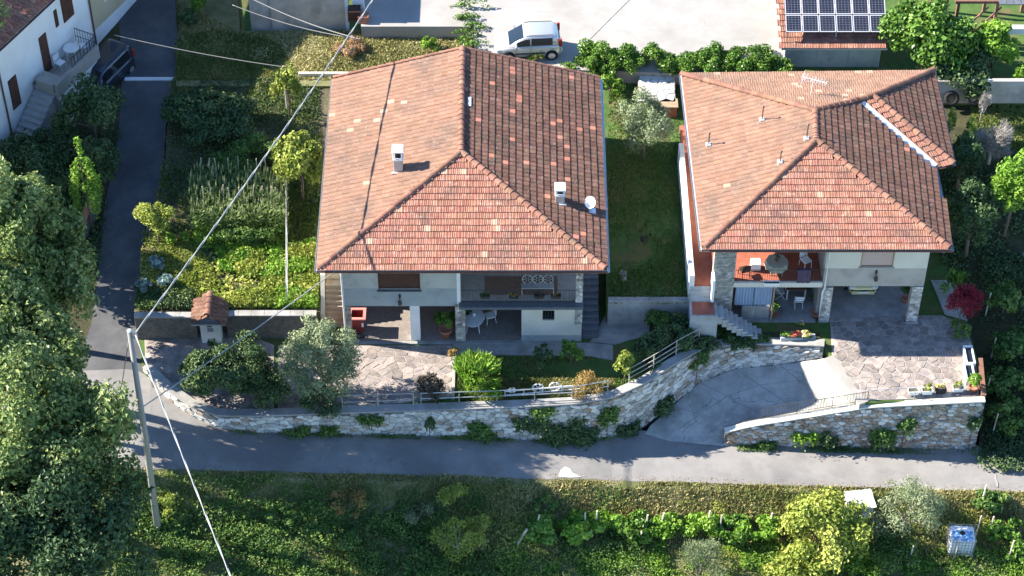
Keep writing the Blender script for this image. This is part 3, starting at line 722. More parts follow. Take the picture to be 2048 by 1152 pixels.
# ---------------------------------------------------------------- pavings, slab by slab
def paving(name, poly, z, sx, sy, base, slabm, gap, parentname, seed, h=.018, limit=300, keep=None):
    r_ = random.Random(seed); pts = [P(a, b, z) for a, b in poly]
    mb = MB(); mb.prism(pts, z-.12); par = struct(mb, parentname, M[base])
    xs = [p.x for p in pts]; ys = [p.y for p in pts]; pl = [(p.x, p.y) for p in pts]
    ar = area2(pl); pl = pl if ar > 0 else pl[::-1]
    cl = cells(min(xs), max(xs), min(ys), max(ys), sx, sy, r_, .46, gap, keep=lambda u, v: inpoly(np.array([u]), np.array([v]), pl)[0])
    cc = []
    for s, q in cl:                        # trim to the edge of the paving where it is convex
        for i in range(len(pl)):
            a = pl[i]; b = pl[(i+1) % len(pl)]; nn = (b[1]-a[1], -(b[0]-a[0]))
            if (s[0]-a[0])*nn[0]+(s[1]-a[1])*nn[1] > 0: continue
            mid = ((a[0]+b[0])/2, (a[1]+b[1])/2); L = math.hypot(nn[0], nn[1])+1e-9
            dd = abs((s[0]-a[0])*nn[0]+(s[1]-a[1])*nn[1])/L
            if dd < max(sx, sy)*1.2 and math.dist(s, mid) < L/2+sx: q = clip_half(q, (a[0]-nn[0]/L*.03, a[1]-nn[1]/L*.03), nn)
            if len(q) < 3: break
        if len(q) >= 3 and area2(q) > .01: cc.append((s, q))
    lay(name, cc, lambda u, v, hh: Vector((u, v, z+hh)), h, .012, [M[m_] for m_ in slabm], par, r_, .03, limit, .5)
    return par
paving('paving_stone', [(556,691),(904,691),(904,796),(700,815),(556,822)], .02, .46, .4, 'mortar', ['porphyry', 'mortar'][:1], .035, 'patio', 21)
paving('paving_stone', [(288,664),(480,664),(548,690),(548,820),(440,830),(385,815),(340,782),(292,738)], .02, .44, .42, 'mortar', ['porphyry'], .04, 'drive', 22)
paving('paving_stone', [(1660,631),(1885,631),(1932,652),(1952,722),(1958,792),(1850,797),(1728,800),(1664,710)], .02, .4, .36, 'mortar', ['porphyry'], .04, 'forecourt', 23)
# kerb between patio and lawn, concrete walk in front of the left house, path by the right hand stair
def slab(name, pts, z, m, z0=-.1): 
    mb = MB(); mb.prism([P(a, b, z) for a, b in pts], z0); return struct(mb, name, M[m])
slab('kerb', [(905,712),(911,712),(909,797),(903,797)], .12, 'concrete')
slab('walk', [(905.5,685),(1176,685),(1226,690),(1226,720),(1180,712),(905.5,708)], .03, 'walk')
slab('path', [(1180,684),(1214,625),(1300,625),(1300,668),(1230,688)], .035, 'walk')
slab('ramp_apron', [(1648,717),(1668,709),(1737,802),(1719,809)], .028, 'concrete', -1.2)
slab('side_path', [(1862,560),(1900,560),(1935,640),(1890,628)], .03, 'flag_grey')

# pale worn patch at the lower road edge and a mended crack across the road
mb = MB(); q = [PR(*c) for c in ((1116,954),(1122,940),(1130,934),(1140,938),(1146,947),(1163,955),(1140,956))]; mb.add([p+Vector((0, 0, .034)) for p in q], [tuple(range(len(q)))[::-1]]); tag(mb.build('road_patch', M['plaster_cream']), kind='structure')
mb = MB(); q = [PR(1981+k*1.6+(1.5 if k % 2 else 0), 907+k*8.5) for k in range(9)]; mb.add([p+Vector((-.05, 0, .036)) for p in q]+[p+Vector((.05, 0, .036)) for p in q], [(k, 9+k, 10+k, 1+k) for k in range(8)]); tag(mb.build('road_joint', M['concrete']), kind='structure')
# ================================================================ THE TWO HOUSES
def ray_plane(px, py, pts):
    pts = [Vector(p) for p in pts]; n = Vector((0, 0, 0))
    for i in range(len(pts)): n += pts[i].cross(pts[(i+1) % len(pts)])
    n.normalize(); o = Vector(cam.location); c = sum(pts, Vector((0, 0, 0)))/len(pts)
    d = (P(px, py, 0)-o).normalized(); return o+d*((c-o).dot(n)/d.dot(n))
def bx(name, m, root, x0, x1, y0, y1, z0, z1, b=0):
    mb = MB()
    if x0 > x1: x0, x1 = x1, x0
    if b: mb.bbox(x0, x1, y0, y1, z0, z1, b)
    else: mb.box(x0, x1, y0, y1, z0, z1)
    return mb.build(name, m, root)
def boxes(name, m, root, L):
    mb = MB()
    for q in L: mb.box(*q)
    return mb.build(name, m, root)
def roof_solid(root, eave, faces, drop=.16):
    mb = MB()
    for pts in faces:
        n = Vector((0, 0, 0)); pts = [Vector(p) for p in pts]
        for i in range(len(pts)): n += pts[i].cross(pts[(i+1) % len(pts)])
        mb.add(pts if n.z > 0 else pts[::-1], [tuple(range(len(pts)))], 0)
    n = len(eave); lo = [Vector(p)-Vector((0, 0, drop)) for p in eave]
    mb.add(lo, [tuple(range(n))[::-1] if area2([(p.x, p.y) for p in lo]) > 0 else tuple(range(n))], 1)
    mb.add([Vector(p) for p in eave]+lo, [(i, (i+1) % n, n+(i+1) % n, n+i) for i in range(n)], 1)
    return mb.build('roof', [M['roof_under'], M['soffit']], root)
def gutter(a, b, m, parent, name='gutter', r=.065, dz=-.03):
    a = Vector(a)+Vector((0, 0, dz)); b = Vector(b)+Vector((0, 0, dz)); d = (b-a).normalized(); s = d.cross(Vector((0, 0, 1)))
    pr = [(math.cos(t)*r, math.sin(t)*r) for t in [math.pi*(1+i/6) for i in range(7)]]+[(math.cos(t)*r*.86, math.sin(t)*r*.86) for t in [math.pi*(2-i/6) for i in range(7)]]
    mb = MB(); mb.loft([[q+s*u+Vector((0, 0, v)) for u, v in pr] for q in (a, b)]); return mb.build(name, m, parent)
def window(root, x0, x1, Y, z0, z1, shut, frame='wood_dark', depth=.1, slat=.07, sill=None):
    w_ = bx('window', M['dark'], root, x0, x1, Y+depth, Y+depth+.05, z0, z1)
    boxes('window_frame', M[frame], w_, [(x0-.05, x0, Y-.012, Y+depth+.04, z0-.05, z1+.05), (x1, x1+.05, Y-.012, Y+depth+.04, z0-.05, z1+.05), (x0, x1, Y-.012, Y+depth+.04, z1, z1+.05), (x0, x1, Y-.012, Y+depth+.04, z0-.05, z0)])
    mb = MB(); k = int((z1-z0)/slat)
    for i in range(k):
        a = z0+(z1-z0)*i/k; b = a+(z1-z0)/k
        mb.add([(x0, Y+depth*.5-.012, a+.008), (x1, Y+depth*.5-.012, a+.008), (x1, Y+depth*.5-.02, (a+b)/2), (x0, Y+depth*.5-.02, (a+b)/2), (x1, Y+depth*.5-.012, b-.008), (x0, Y+depth*.5-.012, b-.008), (x0, Y+depth*.5, a), (x1, Y+depth*.5, a), (x1, Y+depth*.5, b), (x0, Y+depth*.5, b)], [(0, 1, 2, 3), (3, 2, 4, 5), (6, 7, 1, 0), (5, 4, 8, 9)])
    mb.build('shutter', M[shut], w_)
    if sill: bx('window_sill', M[sill], w_, x0-.12, x1+.12, Y-.08, Y+depth, z0-.11, z0-.052, .01)
    return w_
def cladding(root, name, x0, x1, Y, z0, z1, seed, mats, weights=None, sx=.24, sy=.13, depth=.35, xd=True):
    """a stone-faced pier: rendered core with separate facing stones on its front and right side"""
    r_ = random.Random(seed); pr = bx(name, M['mortar_dark' if 'dark' in mats else 'mortar'], root, x0, x1, Y, Y+depth, z0, z1)
    cl = cells(x0, x1, z0, z1, min(sx, (x1-x0)/1.6), sy, r_, .36, .02, keep=lambda u, v: x0 < u < x1 and z0 < v < z1)
    mm = [M[m_] for m_ in mats if m_ in M and m_ != 'dark']
    lay('stone', cl, lambda u, v, h: Vector((u, Y-h, v)), .022, .012, mm, pr, r_, .05, 140, .5, weights)
    return pr
def stairs(mb, x0, x1, y0, y1, z0, z1, n):      # rises from y0,z0 (near) to y1,z1 (far)
    for i in range(n):
        a = y0+(y1-y0)*i/n; z = z0+(z1-z0)*(i+1)/n
        mb.box(x0, x1, a, y1+.001*i, z0-.3 if i == 0 else z0+(z1-z0)*i/n-.02, z-.045)
        mb.box(x0-.02, x1+.02, a-.035, a+(y1-y0)/n+.002, z-.045, z)
def railing(root, a, b, h, step, m, name='railing', bars=True, r=.014, post=None):
    a = Vector(a); b = Vector(b); L = (b-a).length; n = max(1, int(L/step)); mb = MB()
    mb.tube([a+Vector((0, 0, h)), b+Vector((0, 0, h))], r*1.5, 6); mb.tube([a+Vector((0, 0, .08)), b+Vector((0, 0, .08))], r, 6)
    rl = mb.build(name, M[m], root)
    if bars:
        mb = MB(); mb.tube([(0, 0, .08), (0, 0, h)], r*.8, 5); me = None
        for i in range(n+1):
            p = a.lerp(b, i/n)
            if me is None:
                o = mb.build('baluster', M[m], rl, local=True); me = o.data
            else: o = link('baluster', me, rl)
            o.location = p-root_off(rl)
    return rl
def wall_lamp(root, x, Y, z):
    mb = MB(); mb.lathe([(.02, .28), (.09, .2), (.10, .02), (.05, -.05)], (x, Y-.16, z), 8); mb.tube([(x, Y, z+.45), (x, Y-.12, z+.46), (x, Y-.16, z+.28)], .02, 6); mb.box(x-.05, x+.05, Y-.03, Y, z+.3, z+.55)
    return mb.build('wall_lamp', M['metal_dark'], root)
EZ = 5.6
# ---------------------------------------------------------------- left house
FL, FR, BL, BR = P(634, 541, EZ), P(1214, 538, EZ), P(667, 156, EZ), P(1200, 156, EZ)
FR.y = FL.y; BR.y = BL.y
RB = PY(925, 97, BL.y); RA = P(922, 305, RB.z)
Yf = FL.y+.8; xL = FL.x+1.0; xR = FR.x-1.06; xm = PY(919, 560, Yf).x; Yb = BL.y-.35
h1 = thing('house', 'left two-storey house with the long reddish hipped roof beside the vegetable garden', 'house', ((xL+xR)/2, (Yf+Yb)/2, 0))
X = lambda px, py=600: PY(px, py, Yf).x
Z = lambda px, py: PY(px, py, Yf).z
zs = Z(800, 612); zb = Z(800, 577)
wx0, wx1, wz0, wz1 = X(756, 560), X(840, 560), Z(800, 580), 5.12
f = Yf+.3
boxes('upper_wall', M['plaster_grey'], h1, [(xL, wx0, Yf, f, zb, EZ-.16), (wx1, xm, Yf, f, zb, EZ-.16), (wx0, wx1, Yf+.002, f, wz1, EZ-.16), (wx0, wx1, Yf+.002, f, zb, wz0)])
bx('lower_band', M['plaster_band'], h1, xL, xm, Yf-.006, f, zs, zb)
window(h1, wx0+.05, wx1-.05, Yf, wz0+.05, wz1-.05, 'shutter', sill='slate')
wall_lamp(h1, X(800), Yf-.01, Z(800, 604))
# body: side, back and inner walls
boxes('side_wall', M['plaster_grey'], h1, [(xL, xL+.3, f, Yb, zs, EZ-.16), (xL, xL+.3, Yf+2.6, Yb, -.2, zs), (xR-.3, xR, Yf+2.9, Yb, zs, EZ-.16), (xR-.3, xR, f, Yb, -.2, zs), (xL+.3, xR-.3, Yb-.3, Yb, -.2, EZ-.16)])
mb = MB(); mb.extr([Vector((xL, Yb-.3, EZ-.16)), Vector((xR, Yb-.3, EZ-.16)), Vector((RB.x, Yb-.3, RB.z-.2))], (0, .3, 0)); mb.build('gable_wall', M['plaster_grey'], h1)
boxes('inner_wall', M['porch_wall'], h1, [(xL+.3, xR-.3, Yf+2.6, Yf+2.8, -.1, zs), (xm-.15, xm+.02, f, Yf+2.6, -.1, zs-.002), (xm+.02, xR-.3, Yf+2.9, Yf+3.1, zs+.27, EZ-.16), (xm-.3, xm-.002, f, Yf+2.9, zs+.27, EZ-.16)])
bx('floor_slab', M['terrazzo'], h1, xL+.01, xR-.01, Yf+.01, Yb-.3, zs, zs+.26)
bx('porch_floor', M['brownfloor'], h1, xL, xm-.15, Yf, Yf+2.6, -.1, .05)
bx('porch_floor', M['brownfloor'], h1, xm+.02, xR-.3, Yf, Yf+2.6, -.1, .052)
# pier with the sunlit white face and piers with stone facing
bx('porch_pier', M['plaster_white'], h1, X(821, 650), X(840, 650), Yf+.01, Yf+.36, 0, zs)
cladding(h1, 'stone_pier', xL, X(703, 650), Yf-.02, 0, zs, 31, ['porphyry', 'flag_grey'], None, .2, .16)
cladding(h1, 'stone_pier', X(911, 650), X(931, 650), Yf-.03, 0, zs+.1, 32, ['stone_pale', 'flag_grey', 'porphyry'], [3, 2, 1], .2, .16)
cladding(h1, 'stone_pier', xR-.34, xR, Yf-.03, zs+.27, EZ-.16, 33, ['stone_pale', 'flag_grey', 'porphyry'], [3, 2, 1], .2, .16)
cladding(h1, 'stone_pier', xR-.34, xR+.01, Yf-.03, Z(1165, 648), zs-.05, 34, ['stone_pale', 'flag_grey'], None, .2, .16)
bx('white_pier', M['plaster_white'], h1, xm-.14, xm+.03, Yf-.02, Yf+.34, zs+.12, EZ-.17)
# dark slate ledge under the loggia, pale beam, rendered wall with a small window
bx('slate_ledge', M['slate'], h1, xm-.05, xR+.03, Yf-.38, Yf+.1, zs+.12, zs+.27, .02)
for i in range(7):
    pass
bx('beam', M['plaster_cream'], h1, xm+.1, xR-.002, Yf-.01, Yf+.28, zs-.1, zs+.12)
ox = X(1043, 650); sx0, sx1, sz0, sz1 = X(1085, 630), X(1109, 630), Z(1097, 641), Z(1097, 621)
boxes('rendered_wall', M['plaster_cream'], h1, [(ox, sx0, Yf, f, 0, zs-.1), (sx1, xR-.002, Yf, f, 0, zs-.1), (sx0, sx1, Yf+.002, f, 0, sz0), (sx0, sx1, Yf+.002, f, sz1, zs-.1)])
bx('base_band', M['plaster_band'], h1, ox+.002, xR-.01, Yf-.012, Yf, 0, .42)
sw = bx('small_window', M['glass'], h1, sx0, sx1, Yf+.16, Yf+.18, sz0, sz1)
boxes('window_frame', M['metal_dark'], sw, [(sx0, sx0+.04, Yf+.1, Yf+.158, sz0, sz1), (sx1-.04, sx1, Yf+.1, Yf+.158, sz0, sz1), (sx0+.04, sx1-.04, Yf+.1, Yf+.158, sz1-.04, sz1), (sx0+.04, sx1-.04, Yf+.1, Yf+.158, sz0, sz0+.04)])
boxes('window_grille', M['metal_dark'], sw, [(sx0+(sx1-sx0)*k/4-.01, sx0+(sx1-sx0)*k/4+.01, Yf+.05, Yf+.07, sz0, sz1) for k in (1, 2, 3)])
railing(h1, (xm+.05, Yf-.06, zs+.27), (xR-.36, Yf-.06, zs+.27), .85, .14, 'metal_dark', r=.010)
boxes('loggia_door', M['shutter'], h1, [(X(945), X(985), Yf+2.84, Yf+2.9, zs+.27, zs+2.4), (X(1060), X(1100), Yf+2.84, Yf+2.9, zs+.27, zs+2.4)])
bx('downpipe', M['metal_white'], h1, xL-.02, xL+.07, Yf-.09, Yf-.012, .1, EZ-.2, .02)
bx('front_step', M['walk'], h1, xL+.1, xR-.36, Yf-.22, Yf-.002, -.05, .045, .01)
# carport like underside beam left
r1 = random.Random(41)
eave1 = [FL, FR, BR, BL]
F1 = [[FL, RA, RB, BL], [FR, BR, RB, RA], [FL, FR, RA]]
roof1 = roof_solid(h1, eave1, F1)
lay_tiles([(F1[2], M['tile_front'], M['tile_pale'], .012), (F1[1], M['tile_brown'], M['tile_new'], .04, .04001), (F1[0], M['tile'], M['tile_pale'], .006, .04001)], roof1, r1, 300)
for a, b in ((FL+Vector((.1, .1, .0)), RA), (FR+Vector((-.1, .1, 0)), RA), (RA, RB)): ridge_line(a, b, roof1, r1)
for a, b in ((BL, RB), (RB, BR)): ridge_line(Vector(a)+Vector((0, .02, 0)), Vector(b)+Vector((0, .02, 0)), roof1, r1, .09, .4, 'verge_tile', .02)
gutter(FL+Vector((-.07, -.05, 0)), BL+Vector((-.07, 0, 0)), M['metal_grey'], roof1)
gutter(FR+Vector((.07, -.05, 0)), BR+Vector((.07, 0, 0)), M['metal_white'], roof1)
gutter(FL+Vector((-.05, -.07, 0)), FR+Vector((.05, -.07, 0)), M['brown_gutter'], roof1)
def chimney(roof, face, px, py, w_, d, h, cap=.1, m='plaster_old', open_=False, flare=True):
    p = ray_plane(px, py, face); x, y, z = p; y += d/2
    mb = MB(); mb.bbox(x-w_/2, x+w_/2, y-d/2, y+d/2, z-.5, z+h*.62, .01)
    c = mb.build('chimney', M[m], roof)
    boxes('chimney_collar', M['plaster_white'], c, [(x-w_/2-.04, x+w_/2+.04, y-d/2-.04, y+d/2+.04, z+h*.62, z+h*.68)])
    k = .06; boxes('chimney_leg', M['plaster_white'], c, [(x+sx*(w_/2-.035)-.035, x+sx*(w_/2-.035)+.035, y+sy*(d/2-.035)-.035, y+sy*(d/2-.035)+.035, z+h*.68, z+h) for sx in (-1, 1) for sy in (-1, 1)])
    bx('chimney_flue', M['dark'], c, x-w_*.32, x+w_*.32, y-d*.32, y+d*.32, z+h*.68, z+h*.9)
    bx('chimney_cap', M['plaster_white'], c, x-w_/2-.05, x+w_/2+.05, y-d/2-.05, y+d/2+.05, z+h, z+h+cap, .02)
    boxes('flashing', M['zinc'], c, [(x-w_/2-.1, x+w_/2+.1, y-d/2-.1, y-d/2-.002, z-.1, z+.07)])
    return c
chimney(roof1, F1[0], 797, 346, .44, .5, 1.28, .09, 'plaster_old')
chimney(roof1, F1[1], 1120, 409, .42, .5, .86, .09)
# satellite dish on its mast with a pale base
p = ray_plane(1183, 424, F1[1]); mb = MB(); mb.box(p.x-.2, p.x+.2, p.y-.16, p.y+.16, p.z-.05, p.z+.1); bs = mb.build('mast_base', M['zinc'], roof1)
mb = MB(); mb.tube([p, p+Vector((0, 0, .75))], .025, 6); mb.build('mast', M['metal_grey'], roof1)
mb = MB(); c = p+Vector((-.1, -.1, .72)); ax = Vector((-.5, -.65, .55)).normalized(); s_ = ax.cross(Vector((0, 0, 1))).normalized(); t_ = s_.cross(ax)
rg = [[c-ax*.1+ax*(rr*rr*.9)+(s_*math.cos(a)+t_*math.sin(a))*rr for a in [i*math.pi/8 for i in range(16)]] for rr in (.02, .12, .22, .3)]
mb.loft(rg, caps=False); mb.tube([c-ax*.02-t_*.28, c+ax*.3], .012, 5); mb.bbox(c.x+ax.x*.3-.04, c.x+ax.x*.3+.04, c.y+ax.y*.3-.04, c.y+ax.y*.3+.04, c.z+ax.z*.3-.04, c.z+ax.z*.3+.04, .01)
mb.build('satellite_dish', M['white'], roof1)
# small roof hatch near the ridge
p = ray_plane(938, 205, F1[1]); bx('roof_hatch', M['zinc'], roof1, p.x-.1, p.x+.12, p.y-.35, p.y+.35, p.z, p.z+.09, .02)
# stairs on both sides of the left house
st = thing('outdoor_stairs', 'sunlit ochre stairs rising along the left wall of the left house', 'stairs', (xL-.5, Yf, 0))
ya, yb_ = P(660, 652, .05).y, P(660, 566, 1.95).y
n = 8
for i in range(n):
    a = ya+(yb_-ya)*i/n; z = .1+1.85*(i+1)/n
    mb = MB(); mb.box(xL-.98, xL-.1, a, yb_+.3, z-.4, z-.05); mb.bbox(xL-1.0, xL-.08, a-.03, a+(yb_-ya)/n+.03, z-.05, z, .01); mb.build('step', M['stair_warm'], st)
a = P(651, 566, 1.95)
mb = MB(); mb.extr([Vector((xL-1.22, ya-.1, -.1)), Vector((xL-1.22, ya-.1, 1.0)), Vector((xL-1.22, ya+.5, 1.4)), Vector((xL-1.22, yb_, 2.5)), Vector((xL-1.22, yb_+1.0, 2.5)), Vector((xL-1.22, yb_+1.0, -.1))], (.2, 0, 0)); mb.build('stair_parapet', M['plaster_cream'], st)
bx('landing', M['stair_warm'], st, xL-1.0, xL-.06, yb_+.3, yb_+2.2, 1.5, 1.96)
st2 = thing('outdoor_stairs', 'dark narrow stairs in the shade along the right wall of the left house', 'stairs', (xR+.5, Yf, 0))
ya, yb_ = P(1195, 676, .05).y, P(1195, 545, 1.7).y
for i in range(10):
    a = ya+(yb_-ya)*i/10; z = .1+1.6*(i+1)/10
    mb = MB(); mb.box(xR+.06, xR+.84, a, yb_+1.2, z-.4, z-.05); mb.bbox(xR+.05, xR+.86, a-.03, a+(yb_-ya)/10+.03, z-.05, z, .01); mb.build('step', M['slate'], st2)

# ---------------------------------------------------------------- right house
FL2, FR2, C2, D2, E2, BL2 = P(1404, 499, EZ), P(1902, 496, EZ), P(1870, 334, EZ), P(1907, 328, EZ), P(1867, 141, EZ), P(1363, 149, EZ)
FR2.y = FL2.y
R1, R2, W1, W2 = P(1632, 281, 7.55), P(1630, 222, 7.55), P(1719, 200, 6.88), P(1745, 192, 6.86)
Yg = FL2.y+.72
X = lambda px, py=560: PY(px, py, Yg).x
Z = lambda px, py: PY(px, py, Yg).z
x2L = X(1428, 520); x2M = X(1652, 520); x2R = X(1857, 520); Yb2 = BL2.y-.8
h2 = thing('house', 'right two-storey house with the smaller hipped roof, stone pillars and open garage', 'house', ((x2L+x2R)/2, (Yg+Yb2)/2, 0))
zs2 = Z(1750, 572); zb2 = Z(1750, 537); f2 = Yg+.3
wx0, wx1, wz0, wz1 = X(1722, 520), X(1788, 520), Z(1750, 533), 5.05
boxes('upper_wall', M['plaster_cream'], h2, [(x2M, wx0, Yg, f2, zb2, EZ-.16), (wx1, x2R, Yg, f2, zb2, EZ-.16), (wx0, wx1, Yg+.002, f2, wz1, EZ-.16), (wx0, wx1, Yg+.002, f2, zb2, wz0)])
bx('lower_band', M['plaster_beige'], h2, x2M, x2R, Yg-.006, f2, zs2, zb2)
window(h2, wx0+.05, wx1-.05, Yg, wz0+.05, wz1-.05, 'shutter_pink', 'wood', sill='plaster_beige')
wall_lamp(h2, X(1750), Yg-.01, Z(1750, 556))
xw = X(1470, 540)
boxes('side_wall', M['plaster_cream'], h2, [(x2R-.3, x2R, f2, Yb2, zs2, EZ-.16), (x2R-.3, x2R, Yg+4.5, Yb2, -.2, zs2), (x2L+.05, x2L+.3, Yg+2.8, Yb2, -.2, EZ-.16), (x2L+.3, x2R-.3, Yb2-.3, Yb2, -.2, EZ-.16)])
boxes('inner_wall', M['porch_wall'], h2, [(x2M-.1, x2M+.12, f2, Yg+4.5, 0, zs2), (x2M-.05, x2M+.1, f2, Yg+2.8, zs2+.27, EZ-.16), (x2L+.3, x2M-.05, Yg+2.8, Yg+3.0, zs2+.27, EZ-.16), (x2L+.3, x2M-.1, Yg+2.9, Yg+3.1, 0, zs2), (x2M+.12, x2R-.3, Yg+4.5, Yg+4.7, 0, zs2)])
bx('wing_wall', M['plaster_cream'], h2, x2R-.002, D2.x-.7, C2.y+.7, E2.y-.8, -.3, EZ-.16)
bx('floor_slab', M['redfloor'], h2, xw, x2R-.01, Yg+.12, Yb2-.3, zs2, zs2+.25)
bx('floor_slab', M['redfloor'], h2, X(1388, 530), xw, Yg+.9, Yb2+.2, zs2, zs2+.25)
bx('slab_edge', M['plaster_cream'], h2, xw, x2M-.002, Yg-.03, Yg+.12, zs2-.06, zs2+.25)
bx('beam', M['plaster_old'], h2, xw+.9, x2M-.002, Yg+1.2, Yg+1.5, zs2-.35, zs2-.002)
# pillars faced with stones
cladding(h2, 'stone_pillar', x2L, xw, Yg-.06, 0, EZ-.16, 51, ['flag_grey', 'flag_grey', 'stone'], None, .2, .12, .4)
cladding(h2, 'stone_pillar', X(1645, 620)-.12, X(1664, 620)-.1, Yg-.06, 0, zs2-.05, 52, ['stone_pale', 'flag_grey', 'stone'], None, .22, .16, .4)
cladding(h2, 'stone_pillar', x2R-.55, x2R-.02, Yg-.06, -.02, zs2-.003, 53, ['stone_pale', 'flag_grey', 'stone'], [3, 2, 2], .22, .16, .4)
bx('pillar_foot', M['walk'], h2, x2R-.62, x2R+.03, Yg-.2, Yg-.062, 0, .12, .03)
mb = MB(); mb.tube([(x2M+.1, Yg-.6, EZ-.15), (x2M+.12, Yg-.12, EZ-.5), (x2M+.1, Yg-.1, 2.4), (x2M+.02, Yg-.14, 2.2), (x2M+.02, Yg-.14, .05)], .05, 8); mb.build('downpipe', M['metal_white'], h2)
bx('garage_floor', M['walk'], h2, x2M+.12, x2R, Yg-.0, Yg+4.5, -.1, .03)
bx('porch_floor', M['walk'], h2, x2L, x2M-.1, Yg-.05, Yg+2.9, -.1, .02)
# loggia railing with dark balusters, whole front
railing(h2, (xw+.05, Yg+.03, zs2+.25), (x2M-.05, Yg+.03, zs2+.25), .8, .11, 'metal_dark', r=.011)
# white parapet of the left walkway
xa = X(1379, 520); b0 = P(1374, 290, zs2+.8).y
mb = MB(); mb.bbox(X(1379, 545)-.02, X(1389, 545), Yg-.25, b0, zs2-.3, zs2+.95, .02); mb.build('parapet', M['plaster_white'], h2)
bx('walkway_wall', M['plaster_cream'], h2, X(1379, 545)+.02, X(1389, 545)-.02, Yg-.2, b0, -.2, zs2-.3)
bx('walkway_slab', M['redfloor'], h2, X(1389, 545), x2L+.06, Yg-.22, b0, zs2, zs2+.252)
bx('landing_parapet', M['plaster_white'], h2, X(1423, 545), X(1428, 545)+.02, Yg-.7, Yg-.062, 2.05, zs2+1.05, .02)
# roof
F2 = [[FL2, R1, R2, BL2], [FL2, FR2, R1], [FR2, C2, W1, R2, R1], [BL2, R2, W1, W2, E2], [E2, W2, D2], [D2, W2, W1, C2]]
roof2 = roof_solid(h2, [FL2, FR2, C2, D2, E2, BL2], F2)
r2 = random.Random(42)
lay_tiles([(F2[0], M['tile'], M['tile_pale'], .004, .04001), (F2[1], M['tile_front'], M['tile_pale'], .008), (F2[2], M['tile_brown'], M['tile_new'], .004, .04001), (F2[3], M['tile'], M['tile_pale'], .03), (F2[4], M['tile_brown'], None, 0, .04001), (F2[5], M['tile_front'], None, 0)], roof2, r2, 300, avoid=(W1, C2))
for a, b in ((FL2+Vector((.1, .1, 0)), R1), (FR2+Vector((-.1, .1, 0)), R1), (R1, R2), (R2, W1), (W1, W2), (BL2, R2), (E2, W2), (D2, W2)): ridge_line(a, b, roof2, r2)
# pale metal valley
d = (C2-W1).normalized(); s_ = d.cross(Vector((0, 0, 1))).normalized()*.17; up = Vector((0, 0, .04001))
mb = MB(); a = W1+d*.2
mb.add([a-s_*.8+up*1.4, a+up, a+s_*.8+up*1.4, C2-s_*1.25+up*1.5, C2+up, C2+s_*1.25+up*1.5], [(0, 1, 4, 3), (1, 2, 5, 4)]); mb.add([Vector(p)-Vector((0, 0, .02)) for p in mb.v], [(3, 4, 1, 0), (4, 5, 2, 1)]); mb.build('valley_flashing', M['zinc'], roof2)
gutter(FL2+Vector((-.07, -.05, 0)), BL2+Vector((-.07, 0, 0)), M['metal_grey'], roof2)
gutter(FR2+Vector((.07, -.05, 0)), C2+Vector((.07, 0, 0)), M['metal_grey'], roof2)
gutter(D2+Vector((.07, -.05, 0)), E2+Vector((.07, 0, 0)), M['metal_grey'], roof2)
gutter(FL2+Vector((-.05, -.07, 0)), FR2+Vector((.05, -.07, 0)), M['brown_gutter'], roof2)
gutter(C2+Vector((.1, -.07, 0)), D2+Vector((.05, -.07, 0)), M['brown_gutter'], roof2)
for (px, py, fc, h) in ((1417, 291, F2[0], .75), (1524, 241, F2[0], .85), (1560, 326, F2[0], .7), (1613, 279, F2[0], .9)):
    p = ray_plane(px, py, fc); v = bx('vent_base', M['zinc'], roof2, p.x-.13, p.x+.13, p.y-.13, p.y+.13, p.z-.1, p.z+.14, .03)
    mb = MB(); mb.tube([p, p+Vector((0, 0, h))], .032, 7); mb.lathe([(.06, h), (.075, h+.03), (.02, h+.09)], p, 8); mb.build('vent_pipe', M['brown_gutter'], v)
p = ray_plane(1622, 190, F2[3]); mb = MB(); T_ = p+Vector((0, 0, 1.0)); mb.tube([p, T_], .025, 6); an = mb.build('antenna', M['metal_white'], roof2)
mb = MB(); d = Vector((.8, -.35, 0)).normalized(); s_ = Vector((.35, .8, 0)).normalized(); mb.tube([T_-d*.5, T_+d*.7], .016, 5)
for k in range(9): q = T_-d*.5+d*(k*.15); mb.tube([q-s_*(.3-.015*k), q+s_*(.3-.015*k)], .011, 4)
for k in (-1, 1): mb.tube([T_-d*.5+Vector((0, 0, .2*k))-s_*.3, T_-d*.5+Vector((0, 0, .2*k))+s_*.3], .011, 4)
mb.build('antenna_rods', M['metal_white'], an)
# stairs of the right house: landing flight and the eight slanted grey treads
st3 = thing('outdoor_stairs', 'grey stone stairs descending to the right past the stone pillar of the right house', 'stairs', (X(1400, 620), Yg-.6, 0))
zl = 1.85; lx0, lx1 = X(1381, 545), X(1428, 545)-.05; ly0, ly1 = P(1405, 632, zl).y, P(1405, 604, zl).y
bx('landing', M['stair_grey'], st3, lx0, lx1+.25, ly0, ly1+.05, -.1, zl-.01); bx('landing_tile', M['redfloor'], st3, lx0+.12, lx1+.1, ly0+.1, ly1, zl-.01, zl+.01)
for i in range(4):
    yy0 = ly1+.05+(Yg-.22-ly1-.05)*i/4; z = zl+(zs2+.25-zl)*(i+1)/4-.02
    bx('step', M['stair_grey'], st3, lx0, lx1, yy0, Yg-.23, zl-.3, z, .012)
n = 9; xe = P(1520, 655, .1).x
for i in range(n):
    x0 = lx1+.25+(xe-lx1-.25)*i/n; x1 = lx1+.25+(xe-lx1-.25)*(i+1)/n; z = zl-(zl-.05)*(i+.6)/n
    mb = MB(); mb.box(x0, x1+.02, ly0+.1, ly1-.15, z-.55, z-.07); mb.bbox(x0-.01, x1+.05, ly0, ly1-.1, z-.07, z, .012); mb.build('step', M['stair_grey'], st3)
